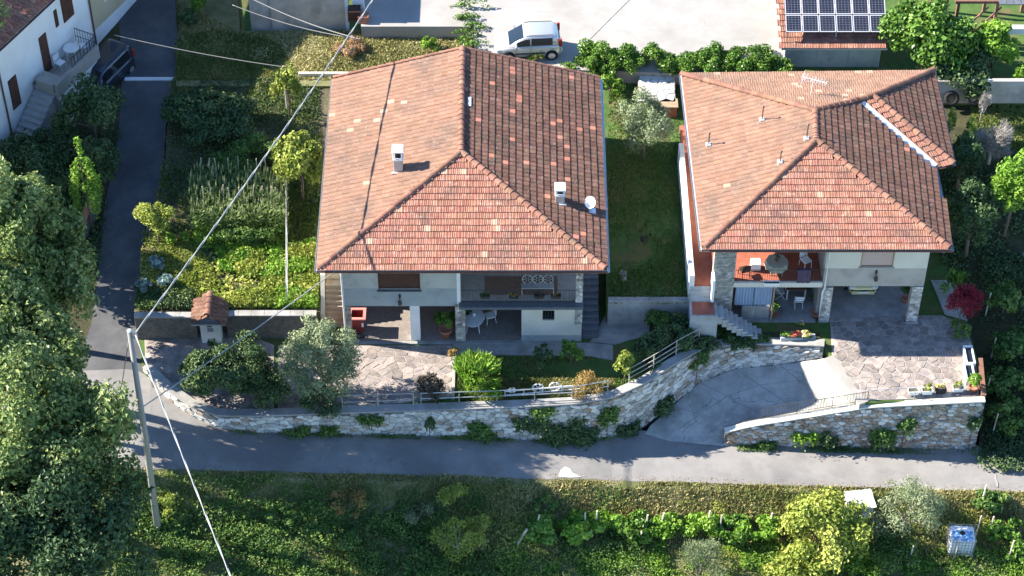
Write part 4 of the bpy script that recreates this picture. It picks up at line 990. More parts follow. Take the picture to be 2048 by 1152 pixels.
# ================================================================ OTHER BUILDINGS
# ---------------------------------------------------------------- white farmhouse on the upper left
K = P(194, 106, 2.25); d = Vector((-.455, -.89, 0)).normalized(); nrm = Vector((-d.y, d.x, 0)); nrm = nrm if nrm.x > 0 else -nrm
def UW(u, o, z): return Vector((K.x, K.y, 0))+d*u+nrm*o+Vector((0, 0, z))
def on_f(px, py):
    o = Vector(cam.location); r_ = (P(px, py, 0)-o).normalized(); q = o+r_*((K-o).dot(nrm)/r_.dot(nrm)); return (q-K).dot(d), q.z
ez = on_f(30, 46)[1]
hw = thing('house', 'white rendered farmhouse with dark shutters and a raised landing in the upper left corner', 'house', (K.x, K.y, 2.0))
def fbox(name, m, root, u0, u1, o0, o1, z0, z1, b=0):
    mb = MB(); A = [UW(u, o, z) for z in (z0, z1) for (u, o) in ((u0, o0), (u1, o0), (u1, o1), (u0, o1))]
    mb.add(A, [(0, 1, 2, 3), (7, 6, 5, 4), (0, 4, 5, 1), (1, 5, 6, 2), (2, 6, 7, 3), (3, 7, 4, 0)]); return mb.build(name, M[m], root)
fbox('wall', 'plaster_white', hw, 0, 15, -8, 0, .5, ez)
ev = .55; e0, e1 = UW(-.1, ev, ez), UW(15, ev, ez); rd0, rd1 = UW(-.1, -4, ez+2.0), UW(15, -4, ez+2.0); bk0, bk1 = UW(-.1, -8.5, ez), UW(15, -8.5, ez)
rw = roof_solid(hw, [e0, e1, bk1, bk0], [[e0, e1, rd1, rd0], [bk1, bk0, rd0, rd1]], .14)
lay_tiles([([e0, e1, rd1, rd0], M['tile_front'], None, 0)], rw, random.Random(61), 120, .26, .4)
gutter(UW(-.1, ev+.06, ez), UW(15, ev+.06, ez), M['brown_gutter'], rw)
def fwin(px, py, px2, py2, name='window', m='shutter'):   # lower left and upper right corner
    u0, z0 = on_f(px, py); u1, z1 = on_f(px2, py2)
    w_ = fbox(name, 'dark', hw, u1, u0, -.05, .012, z0, z1)
    for a, b in ((u1+.03, (u0+u1)/2-.01), ((u0+u1)/2+.01, u0-.03)):
        s_ = fbox('shutter', m, w_, a, b, .013, .05, z0+.03, z1-.03)
    return w_
fwin(27, 221, 31, 148); fwin(112, 56, 112, 17); fwin(128, 47, 140, -20)
ud0, zt = on_f(90, 148); ud1, zd = on_f(90, 64)
w_ = fbox('door', 'shutter', hw, ud1, ud0, -.05, .05, zt, zd)
u9, z9 = on_f(65, 150); fbox('meter_cabinet', 'metal_grey', hw, on_f(79, 165)[0], on_f(66, 180)[0], .0, .06, on_f(66, 180)[1], on_f(79, 150)[1])
for px, py in ((25, 281), (194, 104)):
    u, z = on_f(px, py); mb = MB(); mb.tube([UW(u, .06, .5), UW(u, .06, ez-.1)], .05, 6); mb.build('downpipe', M['brown_gutter'], hw)
# landing with a parapet, railing and stairs along the wall
u_far = on_f(150, 85)[0]; u_near = ud0+1.0
fbox('landing', 'plaster_old', hw, u_far, u_near, .002, 1.35, 1.2, zt)
fbox('parapet', 'porch_wall', hw, u_far, u_near, 1.351, 1.55, 1.2, zt+.55)
fbox('parapet', 'porch_wall', hw, u_near-.75, u_near+.08, .25, 1.349, zt+.002, zt+.5)
fbox('landing_wall', 'plaster_white', hw, u_far, u_near, 1.56, 1.6, 1.2, zt-.3)
rl = MB(); A, B_, C_ = UW(u_far, .1, zt), UW(u_far, 1.45, zt), UW(u_far+2.2, 1.45, zt+.0)
for a, b in ((A, B_), (B_, C_)):
    rl.tube([a+Vector((0, 0, 1.15)), b+Vector((0, 0, 1.15))], .025, 5); rl.tube([a+Vector((0, 0, .65)), b+Vector((0, 0, .65))], .018, 5)
    for i in range(9): q = a.lerp(b, i/8); rl.tube([q, q+Vector((0, 0, 1.15))], .014, 4)
rl.build('railing', M['metal_dark'], hw)
for i in range(10):
    u = u_near+.02+i*.3; z = zt-(i+1)*.2
    s_ = fbox('step', 'stair_grey', hw, u, u+.33, .1, 1.35, .6, z)
# round table, chairs on that landing
def round_table(label, c, r, h, m, legs=4, group=None):
    t = thing('table', label, 'table', c); mb = MB(); mb.lathe([(r*.96, h-.035), (r, h-.02), (r, h), (r*.97, h+.004)], (0, 0, 0), 22); mb.build('table_top', M[m], t, local=True)
    for k in range(legs):
        a = math.pi*(2*k+1)/legs; mb = MB(); mb.tube([(r*.62*math.cos(a), r*.62*math.sin(a), h-.03), (r*.8*math.cos(a), r*.8*math.sin(a), 0)], .028, 6); mb.build('leg', M[m], t, local=True)
    return t
def chair(label, c, rz, m, group=None, folding=False):
    t = thing('chair', label, 'chair', c, rz, group)
    mb = MB(); 
    if folding:
        for k in range(4): mb.bbox(-.21, .21, -.2+k*.105, -.2+k*.105+.085, .43, .455, .006)
    else: mb.bbox(-.22, .22, -.22, .22, .42, .46, .015)
    mb.build('seat', M[m], t, local=True)
    mb = MB()
    if folding:
        for z in (.58, .78): mb.bbox(-.2, .2, .2+(z-.45)*.25, .225+(z-.45)*.25, z, z+.11, .006)
    else:
        mb.grid([[( -.2+.1*i, .2+.03*abs(i-2), z) for i in range(5)] for z in (.5, .68, .86)]); mb.grid([[( .2-.1*i, .225+.03*abs(i-2), z) for i in range(5)] for z in (.5, .68, .86)])
    mb.build('backrest', M[m], t, local=True)
    for sx in (-1, 1):
        if folding: L = [[(sx*.21, -.22, 0), (sx*.21, .3, .92)], [(sx*.19, .26, 0), (sx*.19, -.2, .44)]]
        else: L = [[(sx*.2, -.22, 0), (sx*.19, -.19, .43)], [(sx*.2, .26, 0), (sx*.19, .2, .44), (sx*.19, .26, .86)]]
        for q in L: mb = MB(); mb.tube(q, .02, 5); mb.build('leg', M[m], t, local=True)
    return t
um = (u_far*1.4+u_near*.6)/2
c = UW(u_far+1.0, .55, zt); round_table('pale blue round table on the landing of the white farmhouse', c, .42, .72, 'white')
chair('pale blue chair on the landing of the farmhouse, the one nearer its door', UW(u_far+2.0, .5, zt), 1.0, 'white', 'chairs on the farmhouse landing')
chair('pale chair at the far end of the farmhouse landing behind the round table', UW(u_far+.35, .75, zt), 2.4, 'white', 'chairs on the farmhouse landing')
# ochre house beyond
hy = thing('house', 'ochre house with pale base beyond the white farmhouse, beside the lane', 'house', UW(-4, 0, 2.4))
fbox('wall', 'plaster_yellow', hy, -12, -.15, -7, -.25, 3.4, ez+.6); fbox('wall_base', 'plaster_white', hy, -12, -.15, -7, -.21, 1.5, 3.4)
for u0 in (-2.2, -5): 
    w_ = fbox('window', 'dark', hy, u0-.5, u0+.5, -.26, -.235, 4.6, 6.3); fbox('window_frame', 'plaster_white', w_, u0-.6, u0+.6, -.29, -.24, 4.5, 6.4)
    fbox('shutter', 'car_blue', w_, u0-.45, u0+.45, -.234, -.21, 4.62, 6.28)
e0, e1, r0_, r1_ = UW(-12, .3, ez+.6), UW(-.2, .3, ez+.6), UW(-12, -3.6, ez+2), UW(-.2, -3.6, ez+2)
rr = roof_solid(hy, [e0, e1, UW(-.2, -7.5, ez+.6), UW(-12, -7.5, ez+.6)], [[e0, e1, r1_, r0_], [UW(-.2, -7.5, ez+.6), UW(-12, -7.5, ez+.6), r0_, r1_]])
p = P(228, 14, 2.9); tb = thing('bin', 'small dark bin at the lane edge by the ochre house', 'bin', (p.x, p.y, 2.85)); mb = MB(); mb.loft([[(sx*w_, sy*w_, z) for sx, sy in ((-1, -1), (1, -1), (1, 1), (-1, 1))] for w_, z in ((.24, 0), (.32, .75), (.26, .75), (.22, .3))]); mb.build('bin_body', M['trim'], tb, local=True)
mb = MB(); q = [UW(-.3, .1, 2.3), UW(-.3, 1.0, 2.3), UW(-9, 1.0, 2.95), UW(-9, .1, 2.95)]; mb.prism(q, 1.5); tag(mb.build('verge', M['redfloor'].copy() if False else M['under']), kind='structure')
# grey outbuilding at the top
ob = thing('outbuilding', 'old grey rendered outbuilding with a white corner at the top edge', 'outbuilding', P(600, 55, 2.38))
a = P(503, 57, 2.35); b = P(699, 57, 2.35)
bx('wall', M['plaster_old'], ob, a.x, b.x-.18, a.y, a.y+6, 2.2, 5.4); bx('corner_post', M['plaster_white'], ob, b.x-.18, b.x, a.y-.02, a.y+.2, 2.2, 5.4)
bx('roof', M['roof_under'], ob, a.x-.4, b.x+.4, a.y+.1, a.y+6.4, 5.4, 5.6); bx('downpipe', M['metal_grey'], ob, P(540, 40, 3).x, P(540, 40, 3).x+.07, a.y-.09, a.y-.012, 2.4, 5.2)
# clutter beside it
p = P(714, 48, 3.2)
for k, (dx, dy, s_, h, m, lb) in enumerate(((-.15, .5, .34, .7, 'wood_dark', 'dark wooden crate standing on end beside the grey outbuilding'), (.35, .3, .28, .45, 'terracotta', 'brown box on the ground right of the outbuilding'), (.05, 1.2, .3, .9, 'white', 'pale box behind the crates right of the outbuilding'))):
    t = thing('crate', lb, 'crate', (p.x+dx, p.y+dy, 3.2)); 
    for q in range(3): mb = MB(); mb.bbox(-s_, s_, -s_, -s_+.03, h*q/3+.015, h*(q+1)/3-.015, .006); mb.box(-s_, -s_+.03, -s_+.04, s_, h*q/3+.015, h*(q+1)/3-.015); mb.box(s_-.03, s_, -s_+.04, s_, h*q/3+.015, h*(q+1)/3-.015); mb.build('board', M[m], t, local=True)
    mb = MB(); mb.box(-s_+.035, s_-.035, -s_+.035, s_, .01, h-.05); mb.build('crate_body', M[m], t, local=True)
for q0, q1 in (((1170, 88), (1268, -10)), ((1268, -10), (1330, -80)), ((1000, 60), (1565, 52))):
    if q1[1] == 52: continue
    a = P(*q0, 3.204); b = P(*q1, 3.204); mb = MB(); mb.tube([a, b], .02, 5); tag(mb.build('yard_joint', M['walk']), kind='structure')
# parapet step of the yard above the back lawn
# ---------------------------------------------------------------- shed with solar panels
a = P(1566, 137, 2.3); b = P(1757, 137, 2.3); Ys = a.y
ze = PY(1660, 97, Ys-.3).z
sh = thing('shed', 'low grey block shed with a red tiled roof carrying twelve solar panels', 'shed', ((a.x+b.x)/2, Ys, 2.3))
L = (b.x-a.x)/3
for i in range(3): bx('wall_block', M['plaster_band'], sh, a.x+i*L+.006, a.x+(i+1)*L-.006, Ys, Ys+.2, 2.0, ze-.1)
bx('wall', M['plaster_old'], sh, a.x+.004, b.x-.004, Ys+.2, Ys+5, 2.0, ze-.1)
e = [Vector((a.x-.25, Ys-.3, ze)), Vector((b.x+.25, Ys-.3, ze)), Vector((b.x+.25, Ys+5.3, ze+1.7)), Vector((a.x-.25, Ys+5.3, ze+1.7))]
rs = roof_solid(sh, e, [e], .12); lay_tiles([(e, M['tile_front'], None, 0)], rs, random.Random(62), 150, .3, .36)
p0 = PY(1660, 64, Ys+.12); sl_ = math.atan2(1.7, 5.6); pz = p0.z; X0 = P(1568, 40, pz).x; X1 = P(1774, 62, pz).x
cw = (X1-X0)/6; ln = PY(1660, 32, 0).z
ch = 1.0
mbk = None
for r_ in range(2):
    for c_ in range(6):
        x0 = X0+c_*cw+.02; x1 = x0+cw-.04; s0 = r_*(ch+.05); tl = R(25)
        Mx = Matrix.Translation((x0, p0.y, pz))@Matrix.Rotation(tl, 4, 'X')
        mb = MB(); w_ = x1-x0
        mb.box(0, w_, s0, s0+ch, -.04, 0, 0, Mx); pn = mb.build('solar_panel', M['panel'], sh)
        mb = MB()
        for q in ((0, w_, s0, s0+.045), (0, w_, s0+ch-.045, s0+ch), (0, .045, s0+.045, s0+ch-.045), (w_-.045, w_, s0+.045, s0+ch-.045)): mb.box(*q, .001, .014, 0, Mx)
        mb.build('panel_frame', M['panel_frame'], pn)
        mb = MB()
        for i in range(1, 5): mb.box(w_*i/5-.004, w_*i/5+.004, s0+.045, s0+ch-.045, .001, .006, 0, Mx)
        for i in range(1, 7): mb.box(.045, w_-.045, s0+ch*i/7-.004, s0+ch*i/7+.004, .001, .0055, 0, Mx)
        mb.build('cell_lines', M['metal_grey'], pn)
for x in (X0+.1, (X0+X1)/2, X1-.1):
    mb = MB(); mb.box(x-.03, x+.03, p0.y-.02, p0.y+.03, pz-.3, pz-.05); mb.box(x-.03, x+.03, p0.y+1.7, p0.y+1.75, pz-.4, pz+.7); mb.build('panel_strut', M['metal_grey'], sh)
# rusty open pergola of the neighbour at the upper right
p = P(1910, 48, 3.6); pg = thing('pergola', 'rust red timber pergola with a dark roof sheet in the upper right corner', 'pergola', (p.x, p.y, 2.4))
for x in (0, 2.1, 4.2):
    for y in (0, 2.6): mb = MB(); mb.box(x-.08, x+.08, y-.08, y+.08, 0, 2.6); mb.build('post', M['ridge'], pg, local=True)
for y in (-.0, 2.6): mb = MB(); mb.box(-.2, 4.6, y-.06, y+.06, 2.61, 2.78); mb.build('beam', M['ridge'], pg, local=True)
for x in (0, .7): mb = MB(); mb.tube([(x, -.09, .3), (x+1.6, -.09, 2.4)], .05, 6); mb.build('brace', M['ridge'], pg, local=True)
for i in range(8): mb = MB(); mb.box(2.1+i*.4, 2.47+i*.4, -.4, 3.2, 2.79, 2.84); mb.build('roof_sheet', M['slate'], pg, local=True)
mb = MB(); mb.bbox(1.6, 6.5, -.9, -.55, 1.2, 1.6, .03); mb.build('sill', M['plaster_white'], pg, local=True)
# grey wall with two tyres
a = P(1868, 196, 2.35); b = P(2070, 196, 2.35)
simple_wall('garden_wall', 'tall grey wall behind the two tyres, under the big bright green tree', a, b, 2.2, 3.7, .25, 'plaster_old', None)
for k, (px, lb) in enumerate(((1900, 'worn black tyre leaning on the grey wall, the left one'), (1943, 'worn black tyre leaning on the grey wall, the right one'))):
    p = P(px, 200, 2.35); t = thing('tyre', lb, 'tyre', (p.x, p.y-.3, 2.35), .1*k, 'tyres by the grey wall'); mb = MB()
    mb.lathe([(.2, -.1), (.36, -.11), (.4, -.05), (.4, .05), (.36, .11), (.2, .1), (.18, 0)], (0, 0, 0), 18); mb.f = mb.f[:-2]; mb.m = mb.m[:-2]
    Mx = Matrix.Translation((0, 0, .36))@Matrix.Rotation(R(62), 4, 'X'); mb.v = [tuple(Mx@Vector(v)) for v in mb.v]; mb.build('tyre_ring', M['rubber'], t, True, local=True)
# small pale stone platform behind the side garden
pt = paving('paving_stone', [(1277, 150), (1349, 150), (1351, 203), (1274, 203)], 2.95, .5, .42, 'mortar', ['stone_pale'], .04, 'platform', 66, .03)
p = P(1338, 232, 2.3); t = thing('wooden_hutch', 'small reddish wooden hutch below the pale stone platform', 'hutch', (p.x, p.y, 2.2))
for i in range(5): mb = MB(); mb.box(-.4+i*.16, -.25+i*.16, -.02, .03, 0, .7); mb.build('board', M['redfloor'], t, local=True)
mb = MB(); mb.box(-.4, .4, .031, .6, 0, .69); mb.build('hutch_body', M['wood_dark'], t, local=True); mb = MB(); mb.box(-.45, .45, -.06, .65, .701, .75); mb.build('lid', M['wood'], t, local=True)
# ---------------------------------------------------------------- tiled gate pier
p = P(424, 690, 0); gp = thing('gate_pier', 'white gate pier with a small weathered tiled roof at the garden wall', 'gate pier', (p.x, p.y+.1, 0))
mb = MB(); mb.bbox(-.48, .48, 0, .75, -.05, 1.55, .01); mb.build('pier_body', M['plaster_white'], gp, local=True)
mb = MB(); mb.bbox(-.14, .14, -.03, 0, .85, 1.1, .006); mb.build('letterbox', M['metal_grey'], gp, local=True)
mb = MB(); mb.bbox(-.14, .1, -.028, 0, 1.18, 1.34, .006); mb.build('bell_plate', M['metal_dark'], gp, local=True)
E = [Vector((p.x+sx*.82, p.y+.1+sy, 1.62)) for sx, sy in ((-1, -.3), (1, -.3), (1, 1.25), (-1, 1.25))]; ra, rb = Vector((p.x, p.y-.2, 2.2)), Vector((p.x, p.y+1.35, 2.2))
rg_ = roof_solid(gp, E, [[E[0], ra, rb, E[3]], [E[1], E[2], rb, ra]], .08); rq = random.Random(63)
lay_tiles([([E[0], ra, rb, E[3]], M['tile_brown'], None, 0), ([E[1], E[2], rb, ra], M['tile_brown'], None, 0)], rg_, rq, 300, .26, .3); ridge_line(ra, rb, rg_, rq)

# ================================================================ CARS
def car(label, loc, rz, paint, Lh=3.55, Wd=1.62, Ht=1.48, van=False):
    root = thing('car', label, 'car', loc, rz); hl = Lh/2; hw_ = Wd/2
    def ring(x, w_, zb, zs_, wt=None, zt=None):
        # closed section: sill, flank, shoulder
        h = [(w_*.86, zb), (w_*.97, zb+.08), (w_, zb+.25), (w_*.99, zs_-.14), (w_*.955, zs_-.03), (w_*.86, zs_)]
        return [(x, y, z) for y, z in h]+[(x, -y, z) for y, z in h[::-1]]
    st = [(-hl, .78, .30, .74), (-hl+.04, .90, .24, .86), (-hl+.25, .985, .2, .93), (-hl+.7, 1, .18, .94), (0, 1, .18, .92), (hl*.45, 1, .18, .90), (hl-.75, .985, .2, .86), (hl-.32, .93, .22, .78), (hl-.07, .82, .24, .66), (hl, .70, .3, .58)]
    mb = MB(); mb.loft([ring(x, w_*hw_, zb, zs_) for x, w_, zb, zs_ in st]); body = mb.build('body', M[paint], root, True, local=True)
    # cabin
    if van: cab = [(-hl+.06, .86, .92, .76, 1.34), (-hl+.12, .90, .92, .80, Ht-.07), (-hl+.4, .93, .93, .82, Ht), (.1, .93, .92, .83, Ht), (hl*.28, .93, .92, .80, Ht-.05), (hl*.42, .93, .91, .74, 1.18), (hl*.60, .88, .88, .80, .9)]
    else: cab = [(-hl+.1, .84, .90, .74, 1.12), (-hl+.2, .88, .92, .77, Ht-.1), (-hl+.5, .93, .93, .80, Ht-.01), (-.1, .93, .92, .82, Ht), (hl*.12, .93, .91, .80, Ht-.05), (hl*.36, .92, .9, .76, 1.17), (hl*.62, .87, .86, .80, .885)]
    R_ = []
    for x, wb, zb, wt, zt in cab:
        h = [(wb*hw_, zb-.02), (wb*hw_*.985, zb+(zt-zb)*.35), (wt*hw_*1.01, zt-.05 if zt-zb > .15 else zb+(zt-zb)*.7), (wt*hw_*.93, zt-.008), (wt*hw_*.5, zt+.014)]
        R_.append([(x, y, z) for y, z in h]+[(x, -y, z) for y, z in h[::-1]])
    mb = MB(); mb.loft(R_); mb.build('cabin', M[paint], root, True, local=True)
    def panel(name, i0, f0, i1, f1, lo, hi, side):     # glass panel on the cabin flank, 6 mm proud
        def pt(x, h):
            k = max(j for j in range(len(cab)-1) if cab[j][0] <= x+1e-9); q = (x-cab[k][0])/(cab[k+1][0]-cab[k][0]); c_ = [cab[k][j]+(cab[k+1][j]-cab[k][j])*q for j in range(5)]
            zb, zt = c_[2], c_[4]; z = zb+(zt-zb)*h; w0, w1, w2 = c_[1]*hw_, c_[1]*hw_*.985, c_[3]*hw_*1.01
            y = w0+(w1-w0)*h/.35 if h < .35 else w1+(w2-w1)*(h-.35)/.6
            return Vector((x, side*(y+.008), z))
        mb = MB(); mb.grid([[pt(f0+(f1-f0)*k/6, lo), pt(f0+(f1-f0)*k/6, .35), pt(f0+(f1-f0)*k/6, hi)] for k in range(7)]); return mb.build(name, M['glass'], root, True, local=True)
    for s_ in (-1, 1):
        panel('side_window', 0, -hl+.5, 0, -.12, .06, .82, s_); panel('side_window', 0, -.05, 0, hl*.37, .06, .80, s_)
        mb = MB(); mb.tube([(-hl+.45, s_*.72*hw_, Ht+.03), (-.1, s_*.74*hw_, Ht+.04), (hl*.1, s_*.72*hw_, Ht-.0)], .016, 6); mb.build('roof_rail', M['trim'], root, local=True)
        mb = MB(); mb.bbox(hl*.36, hl*.36+.13, s_*hw_*1.0-.0 if s_ > 0 else s_*hw_-.17, s_*hw_+.17 if s_ > 0 else s_*hw_, .93, 1.08, .03); mb.build('mirror', M[paint], root, local=True)
        mb = MB(); y = s_*hw_; mb.box(-hl*.5, hl*.42, y-.012 if s_ > 0 else y-.02, y+.02 if s_ > 0 else y+.012, .46, .52); mb.build('side_strip', M['trim'], root, local=True)
        for x in (-.085, hl*.40):
            mb = MB(); mb.box(x-.006, x+.006, min(y*.985, y*1.0+s_*.004), max(y*.985, y+s_*.004), .3, .88); mb.build('door_gap', M['trim'], root, local=True)
        for x in (-.2, hl*.25): mb = MB(); mb.box(x-.08, x+.04, min(y, y+s_*.025), max(y, y+s_*.025), .74, .77); mb.build('door_handle', M[paint], root, local=True)
        # lamps
        mb = MB(); yy = s_*hw_*.78; mb.bbox(-hl+.0, -hl+.17, min(yy, yy+s_*.13), max(yy, yy+s_*.13), .82, 1.28, .03); mb.build('tail_light', M['lamp_red'], root, local=True)
        mb = MB(); yy = s_*hw_*.52; mb.bbox(hl-.26, hl-.03, min(yy, yy+s_*.3), max(yy, yy+s_*.3), .58, .74, .03); mb.build('headlight', M['lamp_clear'], root, local=True)
        for x in (-hl+.55, hl-.68):
            mb = MB(); mb.lathe([(.34, -.012), (.34, .014), (.30, .016)], (0, 0, 0), 18); Mx = Matrix.Translation((x, s_*(hw_-.004), .31))@Matrix.Rotation(R(90), 4, 'X'); mb.v = [tuple(Mx@Vector(v)) for v in mb.v]; mb.build('wheel_arch', M['trim'], root, local=True)
            mb = MB(); mb.lathe([(.2, -.1), (.28, -.1), (.29, -.07), (.29, .07), (.28, .09), (.2, .085)], (0, 0, 0), 20); Mx = Matrix.Translation((x, s_*(hw_-.06), .29))@Matrix.Rotation(R(90), 4, 'X'); mb.v = [tuple(Mx@Vector(v)) for v in mb.v]; wh = mb.build('wheel', M['rubber'], root, True, local=True)
            mb = MB(); mb.lathe([(.19, 0), (.195, .02), (.17, .026), (.03, .03), (.02, .036)], (0, 0, 0), 16)
            for k in range(5):
                a = k*2*math.pi/5; mb.box(.05, .17, -.018, .018, .027, .038, 0, Matrix.Rotation(a, 4, 'Z'))
            Mx = Matrix.Translation((x, s_*(hw_+.028), .29))@Matrix.Rotation(R(-90*s_), 4, 'X'); mb.v = [tuple(Mx@Vector(v)) for v in mb.v]; mb.build('rim', M['rim'], wh, local=True)
    # windscreen and rear window
    a, b = cab[-1], cab[-3]
    def scr(name, c0, c1, out, t0, t1):
        mb = MB(); rws = []
        for t in (t0, (t0+t1)/2, t1):
            x = c0[0]+(c1[0]-c0[0])*t; z = c0[4]+(c1[4]-c0[4])*t+.022; w_ = (c0[3]+(c1[3]-c0[3])*t)*hw_*.9; rws.append([(x+out*.012, w_*k/3, z-.004*abs(k)) for k in range(-3, 4)])
        mb.grid(rws); return mb.build(name, M['glass'], root, True, local=True)
    scr('windscreen', cab[-1], cab[-2], 1, .12, 1.0); scr('windscreen', cab[-2], cab[-3], 1, 0, .85)
    c0, c1 = cab[0], cab[1]; mb = MB(); mb.grid([[(c0[0]-.015-.03*(k == 0), hw_*.7*j/2*(1-.08*k), .98+k*(Ht-1.16)) for j in range(-2, 3)] for k in (0, 1)]); mb.build('rear_window', M['glass'], root, local=True)
    mb = MB(); mb.bbox(-hl-.03, -hl+.12, -hw_*.82, hw_*.82, .3, .52, .04); mb.build('bumper', M[paint], root, local=True)
    mb = MB(); mb.bbox(hl-.16, hl+.03, -hw_*.72, hw_*.72, .27, .47, .04); mb.build('bumper', M['trim'] if van else M[paint], root, local=True)
    mb = MB(); mb.box(-hl-.045, -hl-.031, -.26, .26, .56, .67); mb.box(hl+.031, hl+.04, -.26, .26, .36, .46); mb.build('number_plate', M['plate'], root, local=True)
    return root
p = P(1056, 106, 3.2); car('silver hatchback parked on the sunlit concrete yard behind the left house', (p.x, p.y+.15, 3.2), R(180+4), 'car_silver', 3.5)
p = P(205, 178, 2.05); car('dark blue estate car parked in the shade beside the white farmhouse', (p.x-.05, p.y+.4, float(lanez(p.x+.8, p.y)[0])), R(-118+0), 'car_blue', 4.1, 1.72, 1.62, True)
p = P(1724, 592, .03); car('pale yellow car in the open garage of the right house, only its front showing', (p.x, p.y+1.62, .03), R(-90), 'car_yellow', 3.5, 1.6, 1.46)

# ================================================================ POLES AND CABLES
p0 = P(316, 1062, 0); zz = -4.0
for _ in range(8): p0 = P(316, 1062, zz); zz = float(bankz(p0.x, p0.y))
top = PY(259, 662, p0.y)
up_ = thing('utility_pole', 'tall leaning concrete pole carrying the cables at the roadside on the left', 'utility pole', p0)
mb = MB(); mb.tube([p0-Vector((0, 0, .3)), p0.lerp(top, .5)+Vector((.03, 0, 0)), top], .17, 10, 0, .105); mb.build('pole_shaft', M['pole'], up_, True)
mb = MB(); mb.lathe([(.1, -.02), (.11, .03), (.05, .08)], top, 10); mb.build('pole_cap', M['metal_white'], up_)
mb = MB(); q = top-Vector((0, 0, .35)); mb.tube([q, q+Vector((.22, -.05, .02))], .035, 6); mb.tube([q+Vector((.2, -.05, -.05)), q+Vector((.22, -.05, .3))], .05, 6); mb.build('bracket', M['metal_grey'], up_)
def cable(label, pts, r=.03, m='cable', sag=.2, twist=True, group=None):
    a, b = Vector(pts[0]), Vector(pts[-1]); n = 60; mb = MB(); L = (b-a).length
    c_ = [a.lerp(b, i/n)-Vector((0, 0, sag*4*(i/n)*(1-i/n))) for i in range(n+1)]
    if twist:
        for ph in (0, math.pi):
            cc = []
            for i in range(4*n+1):
                f = i/(4*n); q = a.lerp(b, f)-Vector((0, 0, sag*4*f*(1-f))); an_ = f*L*2.2+ph; cc.append(q+Vector((math.cos(an_)*r*.55, 0, math.sin(an_)*r*.55)))
            mb.tube(cc, r*.62, 5)
    else: mb.tube(c_, r, 5)
    o = mb.build('power_cable', M[m], None, True); return tag(o, label, 'cable', group)
brk = top+Vector((.22, -.05, -.1))
zt_ = top.z
cable('pale twisted power cable running from the concrete pole over the garden to the upper edge', [brk, P(765, -30, 7.7)], .042, sag=.35)
cable('pale twisted power cable running from the concrete pole down to the lower edge', [brk, P(505, 1260, zt_-.8)], .036, sag=.25)
cable('thin stay wire slanting from the concrete pole top to the road left of it', [top-Vector((.06, 0, .4)), P(231, 850, -.2)], .022, 'cable_dark', 0, False)
pm = p0.lerp(top, (1062-805)/(1062-662)); cable('straight service cable from the middle of the concrete pole to the left house', [pm+Vector((.1, 0, 0)), Vector((xL-.05, Yf+.4, 4.6))], .028, 'cable', .1, False)
cable('upper one of the two grey cables above the back lawn', [P(470, -20, 6.5), P(712, 76, 5.5)], .03, 'cable_dark', .3, False)
cable('lower one of the two grey cables above the back lawn', [P(465, 10, 6.0), P(722, 78, 5.4)], .022, 'cable_dark', .3, False)
wp0 = P(575, 222, 2.1); wp1 = PY(566, 132, wp0.y)
cable('thin brown wire crossing the lane to the wooden garden pole', [P(228, 70, 6.5), wp1-Vector((0, 0, .05))], .02, 'cable_dark', .15, False)
wp = thing('garden_pole', 'thin grey wooden pole among the fruit trees of the vegetable garden', 'pole', wp0); mb = MB(); mb.tube([wp0-Vector((0, 0, .2)), wp1], .06, 7, 0, .045); mb.build('pole_shaft', M['wood_grey'], wp)

# ================================================================ FENCES AND RAILINGS
def rail_fence(label, at, u0, u1, h, m, step=1.5, rails=(.95, .5), off=-.25, seed=1, cat='fence', bars=0):
    r_ = random.Random(seed); n = max(1, int((u1-u0)/step)); T0 = at(u0); root = thing('railing' if bars else 'fence', label, cat, (T0[0].x, T0[0].y, T0[1]+.08)); pts = []
    for i in range(n+1):
        p, t, nn = at(u0+(u1-u0)*i/n); q = Vector((p.x, p.y, t+.075))+nn*off; pts.append(q)
        mb = MB(); mb.tube([q-Vector((0, 0, .02)), q+Vector((r_.uniform(-.02, .02), 0, h))], .03 if not bars else .018, 6); mb.build('post', M[m], root)
    for rl_ in rails:
        mb = MB(); mb.tube([q+Vector((0, 0, h*rl_)) for q in pts], .025 if not bars else .016, 6); mb.build('rail', M[m], root)
    if bars:
        me = None
        for i in range(n):
            for k in range(1, bars):
                q = pts[i].lerp(pts[i+1], k/bars)
                if me is None:
                    mb = MB(); mb.tube([(0, 0, h*rails[-1]), (0, 0, h*rails[0])], .009, 4); o = mb.build('baluster', M[m], root, local=True); me = o.data
                else: o = link('baluster', me, root)
                o.location = q-root.location
    return root
def u_at(at, L, px, py=None):
    best = min((abs(((1024+F*(at(L*i/400)[0].x)/( (at(L*i/400)[0].y+H)*Q+(H-at(L*i/400)[0].z)*Q))-px)), L*i/400) for i in range(401)); return best[1]
rail_fence('weathered wooden post and rail fence on the wall below the patio', atA, u_at(atA, LA, 690), u_at(atA, LA, 830), .85, 'wood_grey', 1.6, (.97, .45), -.3, 1)
rail_fence('thin grey post fence on the wall below the lawn of the left house', atA, u_at(atA, LA, 845), u_at(atA, LA, 1215), .8, 'metal_grey', 1.55, (.97, .5), -.34, 2)
rail_fence('grey wooden rail fence climbing the curved wall above the ramp', atA, u_at(atA, LA, 1262), u_at(atA, LA, 1400), 1.0, 'wood_grey', 1.4, (.97, .62, .3), -.4, 3)
rail_fence('metal railing with close bars along the ramp on top of the right wall', atB, u_at(atB, LB, 1520), u_at(atB, LB, 1722), .72, 'metal_dark', 1.3, (.97, .12), -.34, 4, 'railing', 12)
rail_fence('slender grey railing on top of the right wall before the white planters', atB, u_at(atB, LB, 1722), u_at(atB, LB, 1812), .8, 'metal_grey', 1.3, (.97,), -.34, 5, 'railing', 2)
